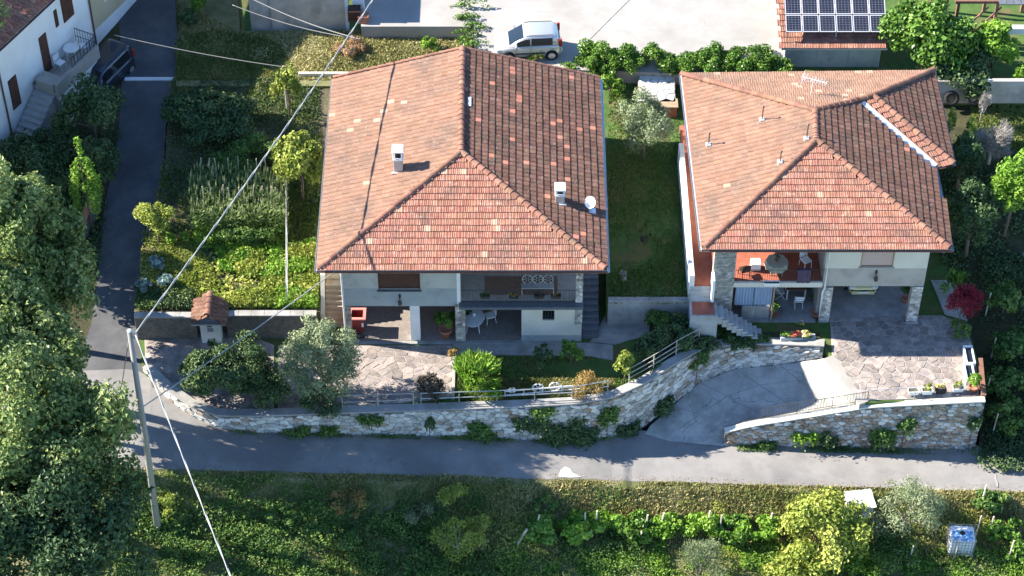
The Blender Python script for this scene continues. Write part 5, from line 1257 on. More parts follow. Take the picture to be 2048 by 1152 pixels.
# white garden fence with wheel ornaments
a = P(1010, 795, .0); b = P(1160, 782, .0)
wf = thing('ornamental_fence', 'low white garden fence with wheel shaped ornaments on the front lawn', 'fence', a)
for dz in (.16, .42): mb = MB(); mb.tube([a+Vector((0, 0, dz)), b+Vector((0, 0, dz))], .028, 6); mb.build('rail', M['metal_white'], wf)
for k, px in enumerate((1024, 1076, 1110)):
    p = P(px, 790-(px-1010)*.087, 0); p.z = .34; mb = MB(); rr = .27 if k else .16
    mb.tube([p+Vector((rr*math.cos(t), -.04, rr*math.sin(t))) for t in [i*math.pi/10 for i in range(21)]], .032, 6, caps=False)
    for t in (0, math.pi/3, 2*math.pi/3): mb.tube([p+Vector((rr*math.cos(t), -.04, rr*math.sin(t))), p-Vector((rr*math.cos(t), .04, rr*math.sin(t)))], .016, 5)
    mb.build('wheel_ornament', M['metal_white'], wf)
for i in range(5): q = a.lerp(b, i/4); mb = MB(); mb.tube([q-Vector((0, 0, .1)), q+Vector((0, 0, .5))], .022, 6); mb.build('post', M['metal_white'], wf)
# vegetable garden net fence
a = P(577, 360, 1.85); gf = thing('net_fence', 'thin net fence with pale posts along the right side of the vegetable plot', 'fence', a); ps = []
for k in range(6):
    q = P(576, 370+k*48, 1.85-.07*k); ps.append(q); mb = MB(); mb.tube([q-Vector((0, 0, .2)), q+Vector((0, 0, 1.5))], .025, 6); mb.build('post', M['metal_grey'], gf)
mb = MB()
for z in [.1+.1*i for i in range(15)]: mb.tube([q+Vector((0, 0, z)) for q in ps], .005, 3)
for i in range(5):
    for k in range(16): q = ps[i].lerp(ps[i+1], k/16); mb.tube([q+Vector((0, 0, .1)), q+Vector((0, 0, 1.5))], .004, 3)
tag(mb.build('wire_net', M['metal_grey'], gf), kind='stuff')

# ================================================================ FURNITURE AND SMALL THINGS, LEFT HOUSE
p = P(716, 668, .05); rb_ = thing('bin', 'open dark red plastic bin with a faded pink rim under the left porch', 'bin', (p.x, p.y+.35, .05)); mb = MB()
mb.loft([[(sx*w_, sy*dp, z) for sx, sy in ((-1, -1), (1, -1), (1, 1), (-1, 1))] for w_, dp, z in ((.27, .25, 0), (.36, .34, 1.0), (.3, .28, 1.0), (.22, .2, .2))]); mb.build('bin_body', M['red_bin'], rb_, local=True)
mb = MB(); mb.loft([[(x, y, z) for x, y in ((-.42, -.4), (.42, -.4), (.42, .4), (-.42, .4))] for z in (1.0, 1.07)]+[[(x, y, z) for x, y in ((-.28, -.26), (.28, -.26), (.28, .26), (-.28, .26))] for z in (1.07, 1.0)], caps=False); mb.build('bin_rim', M['red_rim'], rb_, local=True)
mb = MB(); mb.box(.2, .3, -.36, -.3, .5, .75); mb.build('bin_latch', M['plate'], rb_, local=True)
p = P(706, 684, .05); by = thing('push_scooter', 'dark folded cart with two small wheels behind the stone pier of the porch', 'cart', (p.x+.15, p.y+.25, .05)); mb = MB(); mb.tube([(-.1, 0, .1), (0, 0, .7), (.12, 0, .72)], .025, 6); mb.build('handle', M['metal_dark'], by, local=True)
for x in (-.1, .25):
    mb = MB(); mb.tube([(x+.12*math.cos(t), 0, .14+.12*math.sin(t)) for t in [i*math.pi/8 for i in range(17)]], .025, 5, caps=False); mb.build('wheel', M['rubber'], by, local=True)
mb = MB(); mb.bbox(-.12, .3, -.08, .08, .2, .32, .02); mb.build('platform', M['metal_dark'], by, local=True)
def potted(label, p, rp, hp, rx, rz_, n, leaf, ls=.12, pot='terracotta', style='round', group=None, seed=0):
    t = thing('potted_plant', label, 'potted plant', p, 0, group); mb = MB()
    mb.lathe([(rp*.68, 0), (rp*.95, hp*.85), (rp*1.08, hp*.86), (rp*1.08, hp), (rp*.92, hp), (rp*.85, hp*.8), (rp*.1, hp*.78)], (0, 0, 0), 14); mb.build('pot', M[pot], t, True, local=True)
    if n:
        rg2 = np.random.default_rng(700+seed); V, Fq, tt, _ = crown_arrays((p[0], p[1], p[2]+hp+rz_*.8), rx, rx, rz_, n, ls, rg2, 12, .5, style); big_mesh('foliage', V, Fq, LEAF[leaf], t, tt)
        mb = MB(); mb.tube([(0, 0, hp*.7), (0, 0, hp+rz_)], .02, 5); mb.build('stem', M['bark'], t, local=True)
    return t
p = P(892, 676, .05); potted('leafy green plant in a large terracotta pot under the left porch', (p.x, p.y+.15, .05), .32, .5, .5, .62, 900, 'laurel', .15, seed=1)
p = P(946, 668, .05); rt = round_table('white oval table beside the middle stone pier of the left house', (p.x, p.y+.45, .055), .56, .74, 'white'); rt.scale = (1, 1.25, 1)
v = thing('vase', 'small white vase standing on the white oval table', 'vase', (p.x+.05, p.y+.5, .799)); mb = MB(); mb.lathe([(.06, 0), (.1, .1), (.07, .2), (.09, .26), (.07, .26), (.04, .18)], (0, 0, 0), 12); mb.build('vase_body', M['white'], v, True, local=True)
rg2 = np.random.default_rng(5); V, Fq, tt, _ = crown_arrays((p.x-.25, p.y+.62, .97), .2, .2, .18, 160, .1, rg2, 6); t = thing('potted_plant', 'small dark plant standing on the white oval table', 'potted plant', (p.x-.25, p.y+.62, .799)); big_mesh('foliage', V, Fq, LEAF['dark'], t, tt); mb = MB(); mb.lathe([(.07, 0), (.1, .12), (.08, .12), (.06, .06)], (0, 0, 0), 10); mb.build('pot', M['trim'], t, local=True)
chair('white garden chair right of the white oval table', (p.x+.82, p.y+.85, .055), R(-70), 'white'); chair('white garden chair at the back of the white oval table', (p.x+.1, p.y+1.5, .055), 0, 'white')
# loggia of the left house: rug, ornate bench, flower boxes on the railing
zf = zs+.26
a = PY(968, 580, Yf+.6); ru = thing('rug', 'brown rug on the loggia floor of the left house', 'rug', ((xm+xR)/2, Yf+.9, zf)); w_ = 1.75
mb = MB(); mb.bbox(-w_, w_, -.42, .85, .002, .02, .008); mb.build('rug_field', M['rug'], ru, local=True)
bp = (P(1075, 556, zf).x, P(1075, 584, zf).y, zf)
bn = thing('garden_bench', 'ornate white cast metal bench with three round backs on the loggia', 'bench', bp)
mb = MB(); mb.bbox(-.78, .78, -.2, .2, .4, .44, .015); mb.build('seat', M['plaster_grey'], bn, local=True)
for k in (-1, 0, 1):
    mb = MB(); c_ = k*.5
    mb.tube([(c_+.24*math.cos(t), .2+.05*math.sin(t), .66+.24*math.sin(t)) for t in [i*math.pi/10 for i in range(21)]], .03, 6, caps=False)
    for t in range(6): a_ = t*math.pi/3; mb.tube([(c_+.06*math.cos(a_), .2, .66+.06*math.sin(a_)), (c_+.23*math.cos(a_), .2, .66+.23*math.sin(a_))], .018, 5)
    mb.build('backrest', M['plaster_grey'], bn, local=True)
for x in (-.74, .74):
    for y in (-.17, .18): mb = MB(); mb.tube([(x, y, .42), (x*1.03, y*1.2, .2), (x*.98, y*1.1, 0)], .026, 6); mb.build('leg', M['plaster_grey'], bn, local=True)
for k, (px, lf, lb) in enumerate(((970, 'dark', 'flower box on the loggia railing, leftmost, with dark leaves'), (1028, 'autumn', 'flower box on the loggia railing with orange brown leaves, second from the left'), (1078, 'plum', 'flower box on the loggia railing with purple grey leaves'), (1112, 'autumn', 'flower box on the loggia railing with rusty leaves, rightmost'))):
    q = PY(px, 583, Yf-.1); t = thing('flower_box', lb, 'flower box', (q.x, Yf-.2, zf+.5), 0, 'flower boxes on the left loggia'); mb = MB()
    mb.loft([[(sx*w2, sy*d2, z) for sx, sy in ((-1, -1), (1, -1), (1, 1), (-1, 1))] for w2, d2, z in ((.2, .07, 0), (.24, .09, .18), (.21, .065, .18), (.19, .06, .12))]); mb.build('box', M['metal_dark'], t, local=True)
    rg2 = np.random.default_rng(40+k); V, Fq, tt, _ = crown_arrays((q.x, Yf-.2, zf+.72), .26, .13, .14, 220, .07, rg2, 8); big_mesh('foliage', V, Fq, LEAF[lf], t, tt)
# bench in the path right of the left house
p = P(1246, 648, .04); b2 = thing('garden_bench', 'grey stone bench with a slatted seat below the side garden wall', 'bench', (p.x, p.y+.4, .035))
for y in (-.22, -.06, .1): mb = MB(); mb.bbox(-.6, .6, y, y+.13, .42, .47, .01); mb.build('slat', M['wood_grey'], b2, local=True)
for x in (-.5, .5): mb = MB(); mb.bbox(x-.07, x+.07, -.2, .22, 0, .418, .01); mb.build('leg', M['walk'], b2, local=True)
mb = MB(); mb.bbox(-.6, .6, .24, .28, .5, .72, .01); mb.build('backrest', M['wood_grey'], b2, local=True)
for x in (-.45, .45): mb = MB(); mb.box(x-.02, x+.02, .281, .31, .2, .7); mb.build('back_post', M['wood_grey'], b2, local=True)

# ================================================================ RIGHT HOUSE
zf2 = zs2+.25
p = P(1525, 537, zf2); mb = MB(); t = thing('side_table', 'white box like cabinet in the sun on the loggia of the right house', 'cabinet', (P(1511, 545, zf2).x, Yg+.95, zf2)); mb.bbox(-.24, .24, -.22, .22, .06, .5, .015); mb.build('cabinet_body', M['white'], t, local=True)
for sx in (-1, 1): mb = MB(); mb.box(sx*.2-.02, sx*.2+.02, -.2, .2, 0, .059); mb.build('foot', M['trim'], t, local=True)
mb = MB(); mb.box(-.22, -.005, -.232, -.222, .1, .47); mb.box(.005, .22, -.232, -.222, .1, .47); mb.build('door', M['white'], t, local=True)
t = round_table('round table under a pale green cloth on the right loggia', (P(1552, 550, zf2).x, Yg+.75, zf2), .5, .7, 'cloth', 4)
mb = MB(); n = 40; mb.loft([[(rr*(1+.05*math.sin(9*a))*math.cos(a), rr*(1+.05*math.sin(9*a))*math.sin(a), z) for a in [i*2*math.pi/n for i in range(n)]] for rr, z in ((.58, .42), (.54, .6), (.51, .708), (.3, .709))], caps=False); mb.add([(0.3*math.cos(i*2*math.pi/n), .3*math.sin(i*2*math.pi/n), .709) for i in range(n)], [tuple(range(n))]); mb.build('cloth', M['cloth'], t, local=True)
potted('small potted plant on the cloth covered table of the right loggia', (P(1552, 550, zf2).x, Yg+.7, zf2+.71), .09, .12, .16, .16, 160, 'dark', .08, seed=7)
chair('white chair standing at the right end of the right loggia', (P(1612, 545, zf2).x, Yg+1.1, zf2), R(30), 'white')
chair('dark chair at the left end of the right loggia near the stone pillar', (P(1488, 555, zf2).x, Yg+.45, zf2), R(200), 'wood_dark')
t = thing('cloth', 'dark purple cloth draped over the railing of the right loggia', 'cloth', (P(1604, 550, zf2).x, Yg-.03, zf2)); mb = MB()
mb.grid([[(-.32+.64*i/10, -.02-.015*math.sin(i*1.7)-.01*j, .85-.16*j) for i in range(11)] for j in range(6)]); mb.grid([[(.32-.64*i/10, .14+.012*math.sin(i*1.7), .85-.14*j) for i in range(11)] for j in range(5)]); mb.grid([[(-.32+.64*i/10, -.02-.015*math.sin(i*1.7), .85) for i in range(11)], [(-.32+.64*i/10, .14, .86) for i in range(11)]]); mb.build('cloth_fabric', M['purple'], t, local=True)
t = thing('planter', 'white planter on the sunlit edge of the right loggia', 'planter', (P(1542, 562, zf2).x, Yg-.16, zf2-.02)); mb = MB(); mb.loft([[(sx*w2, sy*d2, z) for sx, sy in ((-1, -1), (1, -1), (1, 1), (-1, 1))] for w2, d2, z in ((.36, .09, 0), (.4, .11, .2), (.37, .08, .2), (.35, .07, .1))]); mb.build('planter_body', M['white'], t, local=True)
mb = MB(); mb.box(-.34, .34, -.07, .07, .1, .15); mb.build('soil', M['soil'], t, local=True)
# curtain below the loggia
cx0, cx1 = X(1470, 590), X(1546, 590); t = thing('curtain', 'two striped blue grey curtain panels hanging below the right loggia', 'curtain', (cx0, Yg+.05, zs2-.1))
for k in range(2):
    a_, b_ = cx0+(cx1-cx0)*k/2+.02, cx0+(cx1-cx0)*(k+1)/2-.02
    mb = MB(); mb.grid([[(a_+(b_-a_)*i/36, Yg+.05+.035*math.sin(i*1.05+k)+.01*math.sin(i*2.3), z) for i in range(37)] for z in (zs2-1.35, zs2-.9, zs2-.5, zs2-.1)]); mb.build('curtain_panel', M['curtain'], t, True)
mb = MB(); mb.tube([(cx0, Yg+.05, zs2-.09), (cx1+.05, Yg+.05, zs2-.09)], .022, 6); mb.build('curtain_rail', M['metal_grey'], t)
mb = MB(); mb.box(cx1, cx1+.08, Yg-.02, Yg+.1, .02, zs2-.06); mb.build('post', M['wood'], t)
t = thing('cupboard', 'low grey cupboard behind the curtain at the foot of the right house', 'cupboard', ((cx0+cx1)/2+.2, Yg+.5, .02)); mb = MB(); mb.bbox(-.7, .7, -.3, .3, .0, .85, .02); mb.build('cupboard_body', M['metal_grey'], t, local=True); mb = MB(); mb.bbox(-.66, -.01, -.32, -.301, .08, .8, .008); mb.bbox(.01, .66, -.32, -.301, .08, .8, .008); mb.build('door', M['walk'], t, local=True)
# porch table and folding chairs
p = P(1592, 608, .02); t = thing('table', 'brown wooden table under the right loggia', 'table', (p.x, p.y+.65, .02))
for i in range(5): mb = MB(); mb.bbox(-.5, .5, -.4+i*.16, -.4+i*.16+.15, .7, .735, .006); mb.build('plank', M['table_wood'], t, local=True)
for sx in (-1, 1):
    for sy in (-1, 1): mb = MB(); mb.box(sx*.44-.03, sx*.44+.03, sy*.34-.03, sy*.34+.03, 0, .699); mb.build('leg', M['white'], t, local=True)
chair('white folding chair in front of the brown table, its back to the viewer', (p.x+.1, p.y-.12, .02), R(180), 'white', 'white folding chairs', True)
chair('white folding chair turned sideways left of the brown table', (p.x-.78, p.y+.5, .02), R(95), 'white', 'white folding chairs', True)
for k, (px, py, lb, n, rp) in enumerate(((1548, 636, 'terracotta pot with a tall green plant beside the curtain post', 420, .2), (1632, 636, 'wide terracotta pot of dark soil beside the middle pillar of the right house', 0, .27), (1628, 606, 'smaller terracotta pot at the back beside the middle pillar', 120, .17))):
    q = P(px, py, .02); potted(lb, (q.x, q.y+.1, .02), rp, rp*1.2, .25, .45 if k == 0 else .2, n, 'laurel', .12, seed=20+k)
q = P(1810, 606, .03); potted('bushy dark green plant in a pot inside the garage by the right pillar', (q.x, q.y+.1, .03), .2, .3, .35, .5, 600, 'dark', .13, seed=30)
# flower trough on the bed by the ramp
q = P(1595, 679, .08); t = thing('flower_trough', 'stone trough of orange and pale yellow flowers above the ramp', 'flower trough', q); mb = MB(); mb.bbox(-.85, .85, -.16, .16, 0, .26, .015); mb.build('trough', M['stair_grey'], t, local=True)
for lf, cx_, n, s_ in (('laurel', 0, 500, .1), ('flower_o', -.15, 260, .11), ('flower_y', .35, 200, .12), ('lime', -.6, 120, .13), ('flower_y', -.5, 70, .1)):
    V, Fq, tt, _ = crown_arrays((q.x+cx_, q.y-.05, q.z+.36+(0 if lf == 'laurel' else .06)), .8 if lf == 'laurel' else .34, .17, .16, n, s_, np.random.default_rng(n), 10, .8); big_mesh('foliage' if lf in ('laurel', 'lime') else 'flowers', V, Fq, LEAF[lf], t, tt)
# planters on the right wall
for k, (px, py, lb, m, lf) in enumerate(((1826, 787, 'white planter on the right wall, leftmost, holding bare soil', 'white', None), (1853, 786, 'white planter with a small yellow green plant, second on the right wall', 'white', 'yellow'), (1880, 784, 'low dark planter with pale flowers on the right wall', 'trim', 'flower_y'), (1915, 781, 'white edged planter with a bushy yellow green plant on the right wall', 'white', 'yellow'))):
    q = P(px, py, .12); t = thing('planter', lb, 'planter', q, R(3), 'planters on the right wall'); mb = MB()
    mb.loft([[(sx*w2, sy*d2, z) for sx, sy in ((-1, -1), (1, -1), (1, 1), (-1, 1))] for w2, d2, z in ((.22, .12, 0), (.27, .15, .26), (.24, .12, .26), (.22, .11, .2))]); mb.build('planter_body', M[m], t, local=True)
    mb = MB(); mb.box(-.225, .225, -.112, .112, .19, .21); mb.build('soil', M['soil'], t, local=True)
    if lf: V, Fq, tt, _ = crown_arrays((q.x, q.y, q.z+.42), .24, .16, .2, 200, .1, np.random.default_rng(80+k), 8); big_mesh('foliage', V, Fq, LEAF[lf], t, tt)
q = P(1946, 780, .1); potted('terracotta pot with a tall leafy plant on the corner of the right wall', (q.x, q.y, .1), .24, .3, .35, .4, 420, 'lime', .13, seed=44)
for k, (y0, y1, lb) in enumerate(((702, 738, 'dark framed glass cold frame at the right edge of the forecourt'), (738, 770, 'white cold frame with a dark opening at the right edge of the forecourt'))):
    a_ = P(1940, y1, .05); b_ = P(1940, y0, .05); t = thing('cold_frame', lb, 'cold frame', (a_.x, a_.y, .04)); D_ = b_.y-a_.y; mb = MB()
    for q in ((-.22, -.16, 0, D_), (.16, .22, 0, D_), (-.159, .159, 0, .07), (-.159, .159, D_-.07, D_)): mb.box(q[0], q[1], q[2], q[3], 0, .42)
    mb.build('frame', M['white'], t, local=True); mb = MB(); mb.box(-.155, .155, .075, D_-.075, .3, .32); mb.build('pane', M['glass'], t, local=True)
# stepping stones on the right
for k in range(8):
    q = P(1968+k*13.5+(0 if k else -16), 530-k*3.4+(4 if not k else 0), .0); q.z = float(rgz(q.x, q.y)[0])
    q = P(1968+k*13.5+(0 if k else -16), 530-k*3.4+(4 if not k else 0), q.z); r_ = random.Random(k); mb = MB()
    mb.prism([q+Vector((.14*(1.5 if not k else 1)*math.cos(a_)*r_.uniform(.85, 1.1), .17*math.sin(a_)*r_.uniform(.85, 1.1), .07)) for a_ in [i*math.pi/4 for i in range(8)]], q.z-.1)
    tag(mb.build('stepping_stone', M['walk']), ['larger pale stepping stone at the left start of the stepping stone row','second pale stepping stone of the row, just after the large one','third pale stepping stone of the row counted from the large one','fourth pale stepping stone of the row counted from the large one','fifth pale stepping stone of the row counted from the large one','sixth pale stepping stone of the row counted from the large one','seventh pale stepping stone of the row, next to the last','last pale stepping stone of the row, at the right picture edge'][k], 'stepping stone', 'stepping stones right of the right house')
# tanks below the road
def ground_at(px, py):
    z = -3.5
    for _ in range(10): p = P(px, py, z); z = float(bankz(p.x, p.y))
    return P(px, py, z)
def tank(label, px, py, rz, cover):
    p = ground_at(px, py); t = thing('water_tank', label, 'water tank', p, rz); t.scale = (1, 1, .72 if cover == 'white' else 1); mb = MB(); mb.bbox(-.56, .56, -.47, .47, .16, 1.12, .07); mb.build('tank_body', M['white'], t, local=True)
    mb = MB()
    for z in (.2, .4, .6, .8, 1.0, 1.14): mb.tube([(-.6, -.5, z), (.6, -.5, z), (.6, .5, z), (-.6, .5, z), (-.6, -.5, z)], .014, 4)
    for i in range(9):
        for y in (-.5, .5): mb.tube([(-.6+i*.15, y, .16), (-.6+i*.15, y, 1.14)], .012, 4)
    for i in range(7):
        for x in (-.6, .6): mb.tube([(x, -.5+i/6, .16), (x, -.5+i/6, 1.14)], .012, 4)
    mb.build('cage', M['metal_grey'], t, local=True)
    mb = MB()
    for y in (-.45, 0, .45): mb.box(-.6, .6, y-.06, y+.06, 0, .13)
    mb.build('pallet', M['wood_grey'], t, local=True); mb = MB(); mb.lathe([(.12, 1.1), (.12, 1.16), (.1, 1.17)], (0, 0, 0), 14); mb.build('lid', M['trim'], t, local=True)
    if cover == 'blue': mb = MB(); mb.grid([[(-.5+i*.14, -.48+j*.2, 1.135+.025*math.sin(i*2.1+j*1.7)) for i in range(8)] for j in range(4)]); mb.build('cover_sheet', M['blue'], t, local=True)
    if cover == 'white': mb = MB(); mb.grid([[(-.66+i*.132, -.56+j*.28, 1.19+.02*math.sin(i*1.3+j*2.1)) for i in range(11)] for j in range(5)]); mb.build('cover_sheet', M['plaster_white'], t, local=True)
    return t
tank('caged water tank with a crumpled blue sheet on top, below the road at right', 1918, 1096, R(-4), 'blue')
tank('caged water tank with a bright white cover at the road edge, behind a bush', 1716, 1022, R(8), 'white')
# ================================================================ TREES, SHRUBS AND PLANTS
def gz(x, y): return float(lanez(x, y)[0])
# big oaks on the left edge, their tops in the sun
tree('oak_tree', 'tall oak at the left edge, its sunlit crown the highest of the roadside oaks', 22, 478, 10.5, -.1, 2.7, 4.2, 18850, 'oak', .25, clumps=71, crad=.25, trunk=.3, group='roadside oaks')
tree('oak_tree', 'dark oak overhanging the lane just below the short orange topped wall', 98, 590, 8.0, .0, 2.5, 3.8, 14500, 'oak', .25, clumps=61, crad=.25, trunk=.26, group='roadside oaks', tone=.4)
tree('oak_tree', 'pale sunlit oak at the left edge level with the top of the concrete pole', 18, 738, 9.5, -.4, 3.0, 4.2, 17400, 'oak', .25, clumps=78, crad=.25, trunk=.34, group='roadside oaks')
tree('oak_tree', 'oak with mottled light at left, between the pale oak and the lower corner', 105, 905, 8.4, -1.6, 3.5, 4.4, 18850, 'oak', .25, clumps=81, crad=.25, trunk=.34, group='roadside oaks', tone=.45)
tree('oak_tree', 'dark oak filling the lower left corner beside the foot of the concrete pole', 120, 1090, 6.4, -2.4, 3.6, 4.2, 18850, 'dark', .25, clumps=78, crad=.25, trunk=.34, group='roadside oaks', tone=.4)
tree('oak_tree', 'oak cut by the left picture edge, behind the lower corner oak', -60, 1010, 7.0, -1.8, 3.2, 4.4, 13050, 'oak', .25, clumps=61, crad=.25, trunk=.3, group='roadside oaks')
tree('oak_tree', 'smaller hidden oak added behind the highest oak to shade the lower lane', 46, 448, 4.2, .3, 1.9, 2.6, 8700, 'oak', .28, clumps=44, crad=.27, trunk=.2, group='roadside oaks')  # out of sight behind the highest oak, added for its shade on the lane
tree('unseen_tree', 'unseen tall tree added beyond the left picture edge to shade the vegetable garden', -190, -60, 11.5, 2.0, 3.2, 4.2, 7000, 'oak', .3, clumps=40, trunk=.3)  # out of view, put in to cast shade over the garden
tree('unseen_tree', 'second unseen tall tree added for shade, nearer the farmhouse stairs', -110, 60, 10.0, 1.8, 2.8, 4.0, 6000, 'oak', .3, clumps=36, trunk=.3)  # also out of view, put in to widen that shade
tree('oak_tree', 'oak at the left edge between the highest oak and the pale sunlit oak', 5, 610, 10.0, -.1, 2.6, 4.0, 14500, 'oak', .25, clumps=64, crad=.25, trunk=.3, group='roadside oaks')
tree('oak_tree', 'low dark oak at the lane edge, left of the tiled gate pier', 118, 580, 4.0, 0, 1.7, 2.5, 8700, 'dark', .28, clumps=44, crad=.27, trunk=.2, group='roadside oaks', tone=.4)
tree('oak_tree', 'oak half hidden by the pale sunlit oak, level with the paved drive', 58, 655, 6.0, -.2, 2.0, 3.0, 10150, 'oak', .25, clumps=50, crad=.27, trunk=.24, group='roadside oaks')
tree('oak_tree', 'small dark oak beside the road bend, left of the concrete pole', 112, 770, 3.4, -.3, 1.2, 2.0, 5800, 'dark', .28, clumps=36, crad=.27, trunk=.18, group='roadside oaks')
# dark shrubs before the white farmhouse and along the lane
tree('bush', 'large dark rounded bush in front of the farmhouse landing, beside the lane', 182, 232, 3.6, 1.9, 1.75, 1.9, 5200, 'dark', .2, clumps=26, trunk=.12, cat='bush', tone=.3)
tree('bush', 'dark bush at the lane edge below the large rounded bush', 205, 325, 2.5, 1.2, 1.2, 1.3, 2600, 'dark', .18, clumps=18, trunk=.1, cat='bush', tone=.3)
tree('bush', 'dark mass of bush at the left edge below the farmhouse wall', 55, 335, 2.4, 1.1, 2.2, 1.4, 5200, 'dark', .2, clumps=30, trunk=.1, cat='bush', tone=.3)
tree('bush', 'dark low bush between the farmhouse stairs and the young bright tree', 120, 300, 2.3, 1.4, 1.5, 1.2, 3000, 'dark', .19, clumps=20, trunk=.1, cat='bush', tone=.3)
tree('young_tree', 'slender bright yellow green young tree lit against dark bushes by the lane', 166, 350, 4.6, .9, .75, 2.2, 1800, 'lime', .17, clumps=26, style='cone', trunk=.06, crad=.42)
# vegetable garden
tree('bush', 'broad dark green bush in the shade at the back of the vegetable garden', 430, 235, 2.9, 2.2, 2.5, 1.0, 7500, 'dark', .19, ry=2.0, clumps=46, trunk=.07, cat='bush', crad=.3)
tree('bush', 'dark bush by the lane at the back left corner of the vegetable garden', 362, 225, 2.8, 2.1, 1.1, .9, 2400, 'dark', .18, clumps=18, trunk=.06, cat='bush')
tree('bush', 'dark climbing bean mass behind the corn, middle of the vegetable garden', 500, 310, 2.7, 2.0, 1.8, .9, 4200, 'bramble', .16, ry=1.4, clumps=30, trunk=.05, cat='bush', crad=.3)
tree('fruit_tree', 'yellow green fig tree lit by the sun against the left roof', 600, 335, 4.0, 1.9, 1.25, 1.9, 4600, 'fig', .22, clumps=34, trunk=.08, aspect=.85)
tree('fruit_tree', 'sparse yellow green sapling round the wooden garden pole', 574, 185, 3.8, 2.2, .8, 1.9, 700, 'fig', .22, clumps=16, trunk=.05, aspect=.7, crad=.3)
tree('fruit_tree', 'small round tree with pale yellow leaves at the lane corner of the garden', 311, 438, 3.2, 1.6, .95, 1.0, 3200, 'yellow', .13, clumps=24, trunk=.06)
tree('bush', 'bright green low bush at the foot of the pale yellow tree', 355, 470, 1.95, 1.65, .55, .45, 600, 'lime', .15, clumps=10, trunk=.03, cat='bush')
tree('bush', 'dark green leafy row at the foot of the corn', 490, 472, 2.1, 1.6, 2.0, .55, 3800, 'bramble', .17, ry=.55, clumps=34, trunk=0.03, cat='bush', crad=.25)
# corn rows
LGp = poly2([(385,375),(575,375),(572,470),(385,470)], 1.9)
rg = np.random.default_rng(77); C = []; N = []; A = []; TT = []
for row in range(7):
    for k in range(30):
        p = P(388+k*6.3+rg.uniform(-2, 2), 385+row*13+rg.uniform(-3, 3), 1.85); hgt = rg.uniform(1.2, 2.0)
        for j in range(14):
            a = rg.uniform(0, 6.28); z = hgt*(.15+.8*j/14); ln = .5
            C.append((p.x+math.cos(a)*.16, p.y+math.sin(a)*.16, 1.8+z)); v = np.array([math.cos(a), math.sin(a), .9]); A.append(v/np.linalg.norm(v)); N.append(np.cross(A[-1], rg.normal(size=3))); TT.append(rg.uniform(0, .7))
        C.append((p.x, p.y, 1.8+hgt)); A.append(np.array([.05, .02, 1.])); N.append(np.array([0, -1., .3])); TT.append(rg.uniform(.5, 1))
V, Fq = leaf_quads(np.array(C), np.array(N), .48*rg.uniform(.7, 1.2, len(C)), .16, rg, along=np.array(A)); tag(big_mesh('corn_patch', V, Fq, LEAF['corn'], None, np.repeat(TT, 4)), kind='stuff')
# bean poles among the corn
me = None
SL = ['first pale bean pole from the left in the corn', 'second pale bean pole from the left in the corn']
for k in range(18):
    row, i = divmod(k, 9); p = P(402+i*19+(8 if row else 0), (372 if row == 0 else 428), 1.9)
    if me is None: mb = MB(); mb.tube([(0, 0, -.1), (.03, .02, 1.9)], .025, 5); o = mb.build('bean_pole', M['stake'], None, local=True); me = o.data
    else: o = link('bean_pole', me)
    o.location = p; o.rotation_euler = (rg.uniform(-.08, .08), rg.uniform(-.1, .1), 0)
    tag(o, 'pale bean pole number %s from the left in the %s row among the corn' % (['one', 'two', 'three', 'four', 'five', 'six', 'seven', 'eight', 'nine'][i], 'back' if row == 0 else 'front'), 'bean pole', 'bean poles in the corn')
cover('leafy_vegetables', poly2([(385,395),(572,395),(575,500),(390,500)], 1.7), lgz, 7000, 'lime', .16, .7, 20, .5, .9, .1)
cover('leafy_vegetables', poly2([(395,515),(575,500),(636,500),(636,618),(470,618),(380,575)], 1.45), lgz, 9000, 'yellow', .2, .6, 12, .8, .9, .3)
cover('leafy_vegetables', poly2([(430,500),(636,485),(636,540),(560,560),(440,545)], 1.5), lgz, 4000, 'lime', .17, .5, 13, .8, 1.2, .2)
cover('leafy_vegetables', poly2([(575,560),(636,555),(636,620),(520,620)], 1.45), lgz, 2500, 'lime', .16, .5, 14, .7, 1.2, .1)
for k, (px, py, s, lb) in enumerate(((310, 535, .42, 'pale blue green cabbage plant by the lane, the upper of the three'), (330, 572, .5, 'blue grey cabbage plant nearest the cable, the largest of the three'), (292, 575, .38, 'dark blue green cabbage plant in the corner by the garden wall'))):
    p = P(px, py, 1.5); t = thing('cabbage', lb, 'cabbage plant', p, 0, 'cabbages by the lane'); V, Fq, tt, _ = crown_arrays((p.x, p.y, p.z+.25), s, s, .32, 260, .24, np.random.default_rng(90+k), 9, .8); big_mesh('foliage', V, Fq, LEAF['cabbage'], t, tt); mb = MB(); mb.tube([(0, 0, -.05), (0, 0, .25)], .03, 5); mb.build('stem', M['bark_pale'], t, local=True)
cover('weeds', poly2([(345,165),(640,165),(640,400),(335,400)], 2.1), lgz, 9000, 'dark', .14, .3, 19, .5, .9, .1)
grass('grass', poly2([(345,165),(640,165),(640,480),(300,480)], 2.0), lgz, 14000, 'grass', .15, .05, 412)
cover('weeds', poly2([(285,480),(390,480),(470,620),(275,620)], 1.45), lgz, 5200, 'yellow', .13, .28, 15, .4, .9, .1)
grass('grass', poly2([(285,470),(390,480),(470,620),(275,620)], 1.45), lgz, 6000, 'grass', .15, .05, 413)
cover('weeds', poly2([(270,575),(380,580),(400,622),(270,622)], 1.45), lgz, 1600, 'dark', .16, .45, 16, .5, .9, .1)
